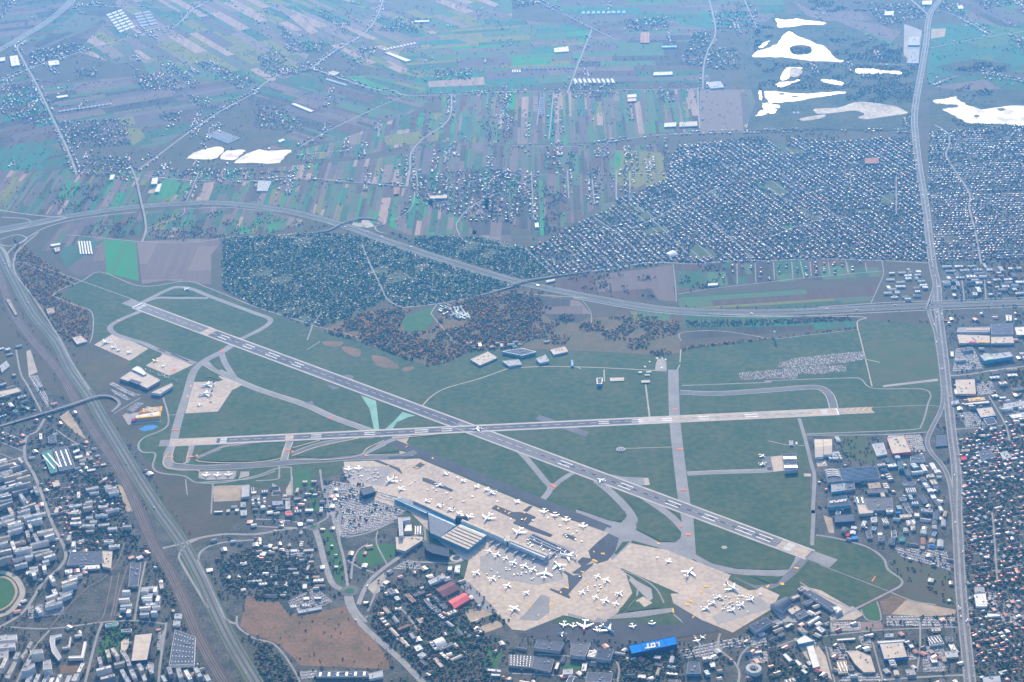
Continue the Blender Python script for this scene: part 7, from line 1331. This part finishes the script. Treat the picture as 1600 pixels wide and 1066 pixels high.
scatter('field trees', pw(CTRY), 5.0, [4, 0, 2, 4, 0, 2, 3], (5, 10), 460, clumpy=1.1); scatter('field trees', pw(CTRY), .8, [0, 4, 2, 4], (5, 9), 461)
for i, s in enumerate(("03 -80,390 480,400 560,480 480,560 -60,560", "03 480,400 940,420 910,640 500,640 480,580", "03 1150,440 1300,380 1480,390 1490,470 1300,450", "03 250,0 640,20 660,70 400,75 260,60", "03 -80,150 60,180 -20,290 -90,330", "03 1100,545 1300,530 1440,590 1280,600", "03 380,240 560,250 720,270 840,280 830,390 480,395 400,330", "03 130,295 270,295 260,335 150,335", "02 1100,900 1597,850 03 300,830 600,830 590,860 0,900 02 1500,950", "10 560,330 860,260 880,430 700,420 560,400", "10 930,280 1400,250 1597,260 1597,380 1200,440 930,420", "10 300,120 560,90 700,60 560,250 350,250", "11 0,260 480,350 300,390 0,380", "12 0,760 200,800 160,1040 0,1062", "12 170,100 350,100 330,400 200,400", "12 330,640 600,620 630,760 360,740", "12 1040,590 1300,580 1300,720 1050,760", "12 660,650 930,640 900,800 700,760", "03 1110,700 1290,770 1597,780 1597,800 1180,790", "10 100,560 330,650 470,720 340,780", "13 560,940 1000,920 1040,1062 590,1062", "11 1130,500 1597,530 1597,640 1300,590", "13 0,1062 560,995 570,1030 0,1100", "01 1400,760 1597,780 1597,900 1450,890", "11 950,60 1010,40 1010,140 960,120", "03 600,800 900,825 900,840 600,830", "02 1280,80 1540,60 1500,10 1280,30")):
    scatter('field trees', pw(s), (40, 46, 80, 60, 60, 50, 50, 130, 20, 26, 30, 26, 20, 60, 26, 30, 30, 40, 40, 50, 22, 40, 60, 14, 60, 30, 14)[i], [4, 2, 0, 4, 2, 3, 1, 2, 4], (6, 11), 470+i, clumpy=(-.5 if i not in (7, 13, 22) else 0))
# embankment and verge bushes along the left corridor and the expressway
for i, (s, off) in enumerate(((RAIL, 34), (RAIL, -34), (S2, 44), (S2, -46), (S79, 42))):
    line = smooth(W(s), 8); v, f = ribbon_vf(line, 22, 0, off)
    for q in f: scatter('verge bushes', [v[j][:2] for j in (q[0], q[1], q[3], q[2])], 22, [4, 2, 0, 4, 3, 2], (4, 8), 520+i+int(abs(v[q[0]][0])) % 97)
ALL = {k: np.vstack(v) for k, v in TREES.items()}
names = list(ALL); cat_ = np.vstack([np.hstack([ALL[k], np.full((len(ALL[k]), 1), i)]) for i, k in enumerate(names)])
tx, ty, tcz = pix(cat_[:, 0], cat_[:, 1]); ok = (tx > 6) & (tx < IMW-6) & (ty > 8) & (ty < IMH-4); ts_ = np.where(ok, np.maximum(cat_[:, 3], cat_[:, 5])/tcz, 0); tb = np.argsort(-ts_)[:300]; tsel = np.ones(len(cat_), bool); tsel[tb] = False
TM = []
for k in range(5):
    rs = np.random.RandomState(70+k); lob = []
    for j in range(11):
        a = rs.uniform(0, 6.28); r_ = rs.uniform(.05, .34); z = rs.uniform(.34, .86); lob.append((r_*math.cos(a), r_*math.sin(a), z, rs.uniform(.14, .24)))
    TM.append(clump(lob, rs))
tmesh = {}
LN = ['dark evergreen', 'olive', 'bare brown', 'rust-coloured', 'bare grey', 'green', 'golden']
def tree_where(x, y):
    a, b, _ = pix(x, y); a = float(a); b = float(b)
    if a < 330: return 'in the lower left town'+(', upper part' if b < 880 else ', lower part')
    if a < 620: return 'left of the brown scrubland' if a < 430 else 'above the brown scrubland' if b < 960 else 'below the brown scrubland'
    if a < 860: return 'in the wooded quarter below the terminal'
    if a < 1240: return 'beside the left hangars at the bottom' if a < 1000 else 'beside the blue hangar at the bottom'
    return 'in the lower right quarter'
trv, trf = box(0, 0, 0, .07, .07, .5)
for i in tb:
    x, y, an, sx, sy, sz, li, vr, gi = cat_[i]; li = int(li); key = (li, int(i) % 5)
    if key not in tmesh:
        v, f = TM[key[1]]; me = bpy.data.meshes.new('crown'); me.from_pydata([tuple(p) for p in v], [], [tuple(p) for p in f]); me.materials.append(LM[li]); tk_ = bpy.data.meshes.new('trunk'); tk_.from_pydata(trv, [], trf); tk_.materials.append(m_bark); tmesh[key] = (me, tk_)
    root = empty('tree', (x, y, 0), an); root.scale = (sx, sy, sz); tag(root, '%s tree %s' % (LN[li], tree_where(x, y)), 'tree', 'trees '+tree_where(x, y))
    for nm, me in zip(('crown', 'trunk'), tmesh[key]): o = bpy.data.objects.new(nm, me); C.objects.link(o); o.parent = root
TL = {'allotment trees': 'dark trees covering the allotment gardens', 'autumn wood': 'rust and brown autumn wood beyond the airfield', 'roadside wood': 'brown wood beside the upper left interchange', 'hedge belt': 'narrow belt of brown trees across the far fields', 'suburb trees': 'garden trees between the suburb houses', 'town trees': 'trees growing between town buildings', 'village trees': 'trees among the far villages', 'field trees': 'clumps of trees between the far fields', 'verge bushes': 'bushes lining railway and expressways'}
for gi, k in enumerate(names):
    Vs, Fs, Ms = [], [], []; b = 0; sub = cat_[tsel & (cat_[:, 8] == gi)]
    for vr in range(4):
        q = sub[sub[:, 7] == vr]
        if not len(q): continue
        V, F, MI = instance(TV[vr][0], TV[vr][1], np.full(len(TV[vr][1]), -1), q[:, 0], q[:, 1], q[:, 2], q[:, 3:6], q[:, 6].astype(int)); Vs.append(V); Fs.append(F+b); Ms.append(MI); b += len(V)
    if Vs: o = big_mesh(k.replace(' ', '_'), np.vstack(Vs), np.vstack(Fs), np.concatenate(Ms), LM); tag(o, TL[k], kind='stuff')
print('HOUSES', len(H), 'HUTS', nh, 'TREES', len(cat_))

# ------------------------------------------------------------------ cars, lorries, apron vehicles
KM = [mat('car_'+n, c, None, 1.0, rough=.3, spec=.6) for n, c in (('white', (.74, .74, .73)), ('silver', (.48, .49, .5)), ('black', (.03, .03, .035)), ('grey', (.18, .18, .19)), ('red', (.45, .04, .04)), ('blue', (.06, .12, .30)))]
KN = ['white', 'silver', 'black', 'grey', 'red', 'blue']; m_glass = mat('car_glass', (.03, .04, .05), None, 1, rough=.1, spec=.8)
CARS = []
def carpark(s, d0, d1, fillp, where, seed, pave=m_asph_l, pitch=15.5, stall=2.7):
    rr = np.random.RandomState(seed); poly = [v.xy for v in W(s)]
    if pave: sheet('car_park', poly, 0.95, pave, None)
    a, b = W(d0)[0], W(d1)[0]; u = (b-a).xy.normalized(); n = Vector((-u.y, u.x)); us = [p.dot(u) for p in poly]; ns = [p.dot(n) for p in poly]
    t = min(ns)+3
    while t < max(ns):
        for sd in (0, 5.2):
            ss = np.arange(min(us), max(us), stall); X = u.x*ss+n.x*(t+sd); Y = u.y*ss+n.y*(t+sd); k = inpoly(X, Y, poly) & free(X, Y, True) & inframe(X, Y, 10) & (rr.rand(len(ss)) < fillp)
            for x, y in zip(X[k], Y[k]): CARS.append((x, y, math.atan2(n.y, n.x)+rr.uniform(-.05, .05), rr.choice(6, p=[.30, .24, .14, .18, .08, .06]), where))
        t += pitch
PK = [("-- 516,752 575,760 625,778 640,796 600,816 560,832 528,838 510,790", "-- 530,770", "-- 600,790", .85, 'in the terminal car park'), ("31 510,0 850,0 890,40 740,110 540,160 520,80", "31 520,60", "31 800,40", .9, 'in the terminal car park'), ("21 420,900 640,880 660,960 540,1062 430,1062", "21 440,960", "21 640,1000", .85, 'in the terminal car park'),
      ("23 75,130 200,100 590,60 612,110 480,135 130,165 50,165", "23 0,200", "23 500,100", .6, 'in the upper band of the long car store'), ("22 1415,195 1600,180 23 60,175 300,150 490,150 490,185 300,205 190,200 180,232 0,235 22 1430,242", "23 0,200", "23 500,100", .6, 'in the lower band of the long car store'), ("x 540,640 800,620 960,960 480,1010", "x 560,700", "x 760,690", .85, 'in the mall car park'), ("23 1300,250 1400,250 1430,325 1310,335", "23 1310,300", "23 1410,290", .8, 'beside the big plain beige store'),
      ("23 1190,445 1290,440 1360,520 1240,540", "23 1210,480", "23 1330,470", .85, 'beside the blue-edged store'), ("23 1440,410 1610,400 1610,440 1490,470", "23 1450,430", "23 1600,420", .7, 'at the mall by the right edge'), ("23 860,585 960,585 985,690 905,690 850,620", "23 870,620", "23 970,615", .8, 'beside the red-edged store'), ("33 740,650 950,650 950,715 740,715", "33 750,680", "33 940,680", .85, 'in the full lot below the sand field'),
      ("33 970,660 1170,660 1170,718 960,718", "33 980,680", "33 1160,680", .8, 'in the lot between the sand field and the avenue'), ("33 390,690 580,690 580,740 390,750", "33 400,710", "33 570,712", .4, 'in the sparse lot above the thin white shed'), ("33 790,222 1120,245 1140,370 1000,330 830,280", "33 800,240", "33 1120,330", .85, 'in the lot below the factory quarter'), ("33 960,840 1100,840 1110,1000 970,1000", "33 980,900", "33 1090,890", .7, 'between the dark store and the avenue'),
      ("33 380,850 480,845 520,920 400,925", "33 400,890", "33 500,880", .85, 'behind the small tan store hall'), ("33 500,1005 680,1005 720,1062 440,1062", "33 510,1030", "33 690,1030", .8, 'in front of the stepped beige store'), ("32 1050,870 1300,805 1597,765 1590,840 1330,850 1290,890 1080,920", "32 1080,890", "32 1560,790", .85, 'in the staff car park right of the blue hangar'), ("32 1470,900 1597,870 1597,940 1500,950", "32 1480,920", "32 1590,900", .7, 'in the staff car park right of the blue hangar'),
      ("31 180,240 350,230 360,290 200,300", "31 190,270", "31 340,260", .8, 'in the yards left of the access road'), ("31 200,560 370,470 480,560 400,600 220,620", "31 220,590", "31 400,520", .6, 'in the yards left of the access road'), ("w 100,400 160,370 480,540 600,570 480,600 300,520", "w 140,400", "w 520,580", .7, 'outside the cargo terminal'), ("w 380,800 520,690 650,700 480,840", "w 400,800", "w 620,700", .75, 'outside the cargo terminal'), ("w 120,480 300,540 440,640 380,660 200,570", "w 140,500", "w 400,640", .6, 'outside the cargo terminal'),
      ("20 175,215 235,210 330,420 300,420", "20 200,240", "20 310,410", .6, 'along the railway at the left'), ("30 170,590 400,560 400,640 180,670", "30 180,640", "30 390,610", .7, 'behind the flats beside the racecourse'), ("b 800,330 900,330 860,640 780,640", "b 840,350", "b 810,620", .6, 'between the two big lower-left halls'), ("b 400,800 740,790 740,880 400,890", "b 420,860", "b 730,850", .6, 'in front of the big cream-roofed hall'), ("31 270,1000 380,990 370,1040 280,1050", "31 280,1020", "31 370,1010", .7, 'beside the long slate depot'), ("33 1360,500 1430,495 1440,600 1380,600", "33 1370,540", "33 1430,540", .6, 'beside the white store across the avenue'), ("33 1450,640 1597,660 1597,720 1470,700", "33 1460,670", "33 1590,690", .5, 'east of the avenue'), ("23 1300,640 1440,650 1430,770 1310,780", "23 1310,700", "23 1430,700", .5, 'among houses right of the avenue'),
      ("33 560,780 640,770 650,850 600,860", "33 570,800", "33 640,800", .5, 'beside the mown field'), ("33 870,850 930,860 940,920 880,930", "33 880,880", "33 930,890", .6, 'right of the blue-fronted store'), ("31 940,300 1050,330 1020,360 850,360", "31 950,330", "31 1030,340", .6, 'below the terminal forecourt'), ("k 600,840 900,900 1100,1040 640,1060 560,960", "k 640,900", "k 900,1000", .55, 'in the terminal car park')]
for i, a in enumerate(PK): carpark(a[0], a[1], a[2], a[3], a[4], 600+i, m_asph_l if i % 3 else m_conc_d) if 'car store' not in a[4] else carpark(a[0], a[1], a[2], a[3], a[4], 600+i, mat('trodden_earth', (.12, .10, .08), (.07, .08, .05), .02, fine=.9), 12.5)
def traffic(s, offs, gap, where, seed, n=8):
    rr = np.random.RandomState(seed); line = smooth(W(s), n); acc = 0
    for i in range(len(line)-1):
        d = line[i+1]-line[i]; L = d.length
        if L < 1e-3: continue
        u = d/L; nn = Vector((-u.y, u.x))
        for off in offs:
            for _ in range(rr.poisson(L/gap)):
                p = line[i]+u*rr.uniform(0, L)+nn*(off+rr.uniform(-.3, .3))
                if inframe(p.x, p.y, 0): (TRUCKS if rr.rand() < .09 else CARS).append((p.x, p.y, math.atan2(u.y, u.x), rr.choice(6, p=[.34, .24, .12, .16, .08, .06]), where))
TRUCKS = []
traffic(S2, (-17, -12.5, -8, 8, 12.5, 17), 150, 'driving on the far expressway', 701); traffic(S79, (-11, -7, 7, 11), 200, 'driving on the left expressway', 702, 6); traffic(AVE, (-13, -8, 8, 13), 70, 'driving on the avenue', 703)
traffic("31 365,95 400,200 430,320 480,450 560,500 580,580 640,680 740,780 900,920 1060,1085", (-6, 6), 60, 'driving on the terminal access road', 704); traffic("31 640,580 680,480 740,400 870,300 1040,180", (-4, 4), 60, 'driving on the terminal access road', 705); traffic(AV2, (-3, 3), 80, 'driving on the avenue', 706)
K = np.array([c[:4] for c in CARS], float); KZ = [c[4] for c in CARS]
cv = []; cf = []
for b_ in (([(a*2.15, b*.88, z) for z in (.25, .85) for a, b in ((-1, -1), (1, -1), (1, 1), (-1, 1))]), ([(a*x-.25, b*y, z) for z, x, y in ((.85, 1.45, .8), (1.45, .95, .66)) for a, b in ((-1, -1), (1, -1), (1, 1), (-1, 1))])):
    k = len(cv); cv += b_; cf += [tuple(k+i for i in q) for q in ((4, 5, 6, 7), (0, 1, 5, 4), (1, 2, 6, 5), (2, 3, 7, 6), (3, 0, 4, 7))]
cmi = [0, 0, 0, 0, 0, 0, 1, 1, 1, 1]
kx, ky, kc = pix(K[:, 0], K[:, 1]); ks = np.where((kx > 2) & (kx < 1598) & (ky > 2) & (ky < 1064), 1/kc, 0)+(K[:, 3] < 2)*6e-6; kb = np.argsort(-ks)[:300]; ksel = np.ones(len(K), bool); ksel[kb] = False
cm = {}; kmed = {z: (np.median(kx[[j for j in range(len(KZ)) if KZ[j] == z]]), np.median(ky[[j for j in range(len(KZ)) if KZ[j] == z]])) for z in set(KZ)}
for i in kb:
    key = int(K[i, 3])
    if key not in cm:
        me = bpy.data.meshes.new('car'); me.from_pydata(cv, [], cf); me.materials.append(KM[key]); me.materials.append(m_glass); me.polygons.foreach_set('material_index', cmi); me.update(); cm[key] = me
    o = bpy.data.objects.new('car', cm[key]); C.objects.link(o); o.location = (K[i, 0], K[i, 1], 0.5); o.rotation_euler = (0, 0, K[i, 2]); tag(o, '%s car %s' % (KN[key], KZ[i] if 'driving' in KZ[i] else 'parked '+KZ[i]+(', back' if ky[i] < kmed[KZ[i]][1] else ', front')+(' left end' if kx[i] < kmed[KZ[i]][0] else ' right end')), 'car', 'cars '+KZ[i])
tf = tris(cf); tmx = np.array([-1]*12+[6]*8); V, F, MI = instance(np.array(cv), tf, tmx, K[ksel, 0], K[ksel, 1], K[ksel, 2], np.ones((ksel.sum(), 3)), K[ksel, 3].astype(int), np.full(ksel.sum(), 0.5)); o = big_mesh('distant_cars', V, F, MI, KM+[m_glass]); tag(o, 'masses of parked and moving cars farther away', kind='stuff')
tv_ = {}
def truck(name, x, y, an, ci, label, cat, group, L=11.5, wd=2.6, h=3.8, z=0.6):
    key = (name, ci, L)
    if key not in tv_:
        b1 = box(-L*.1, 0, .6, L*.8, wd, h-.6); b2 = box(L*.41, 0, .4, L*.16, wd*.95, h*.72); ms = []
        for nm, (v, f), m in (('cargo_body', b1, KM[ci]), ('cab', b2, KM[(ci+1) % 2 if ci < 2 else 0])): me = bpy.data.meshes.new(nm); me.from_pydata(v, [], f); me.materials.append(m); ms.append(me)
        tv_[key] = ms
    root = empty(name, (x, y, z), an); tag(root, label, cat, group)
    for nm, me in zip(('cargo_body', 'cab'), tv_[key]): o = bpy.data.objects.new(nm, me); C.objects.link(o); o.parent = root
for x, y, an, ci, wh in TRUCKS: truck('lorry', x, y, an, int(ci) % 4, '%s lorry %s' % (KN[int(ci) % 4], wh), 'lorry', 'lorries '+wh)
rr = np.random.RandomState(91)
for s, n, wh in (("-- 560,735 700,760 840,800 930,840 900,850 760,800 640,765", 34, 'on the upper terminal apron'), ("h 830,600 1500,820 1300,930 850,740", 26, 'around the pier tip'), ("m 350,260 1300,420 1300,620 400,520", 16, 'on the lower terminal apron'), ("p 380,420 1000,360 900,700 450,640", 24, 'on the cargo apron'), ("k 170,380 780,330 700,520 200,500", 26, 'at the far end of the terminal apron'), ("w 640,150 1180,330 1190,390 700,210", 18, 'behind the cargo terminal'), ("f 640,400 1300,700 1100,900 650,720", 10, 'on the lower right apron')):
    poly = [v.xy for v in W(s)]; xs = [p.x for p in poly]; ys = [p.y for p in poly]; c_ = 0
    for _ in range(n*6):
        x, y = rr.uniform(min(xs), max(xs)), rr.uniform(min(ys), max(ys))
        if c_ < n and inpoly(np.array([x]), np.array([y]), poly)[0]:
            ci = int(rr.choice([0, 0, 1, 3, 5])); truck('service_vehicle', x, y, rr.uniform(0, 6.28), ci, '%s airport service vehicle %s' % (KN[ci], wh), 'service vehicle', 'service vehicles '+wh, L=7.0, wd=2.4, h=2.8, z=1.15); c_ += 1
# ------------------------------------------------------------------ the hazy air
hz = bpy.data.materials.new('autumn_haze'); hz.use_nodes = True; hn = hz.node_tree
hn.nodes.remove(hn.nodes['Principled BSDF'])
pv = hn.nodes.new('ShaderNodeVolumePrincipled'); hn.links.new(pv.outputs[0], hn.nodes['Material Output'].inputs['Volume'])
pv.inputs['Color'].default_value = (0.08, 0.40, 1.0, 1); pv.inputs['Density'].default_value = 2.05e-5; pv.inputs['Anisotropy'].default_value = 0.54
pv.inputs['Density Attribute'].default_value = ''
hb = 43000.0; zt = 3700.0
hv = [(x, y, z) for z in (-2.0, zt) for x, y in ((-hb, -hb), (hb, -hb), (hb, hb), (-hb, hb))]
ho = mesh_obj('haze', hv, [(3, 2, 1, 0), (4, 5, 6, 7), (0, 1, 5, 4), (1, 2, 6, 5), (2, 3, 7, 6), (3, 0, 4, 7)], hz); ho['kind'] = 'stuff'
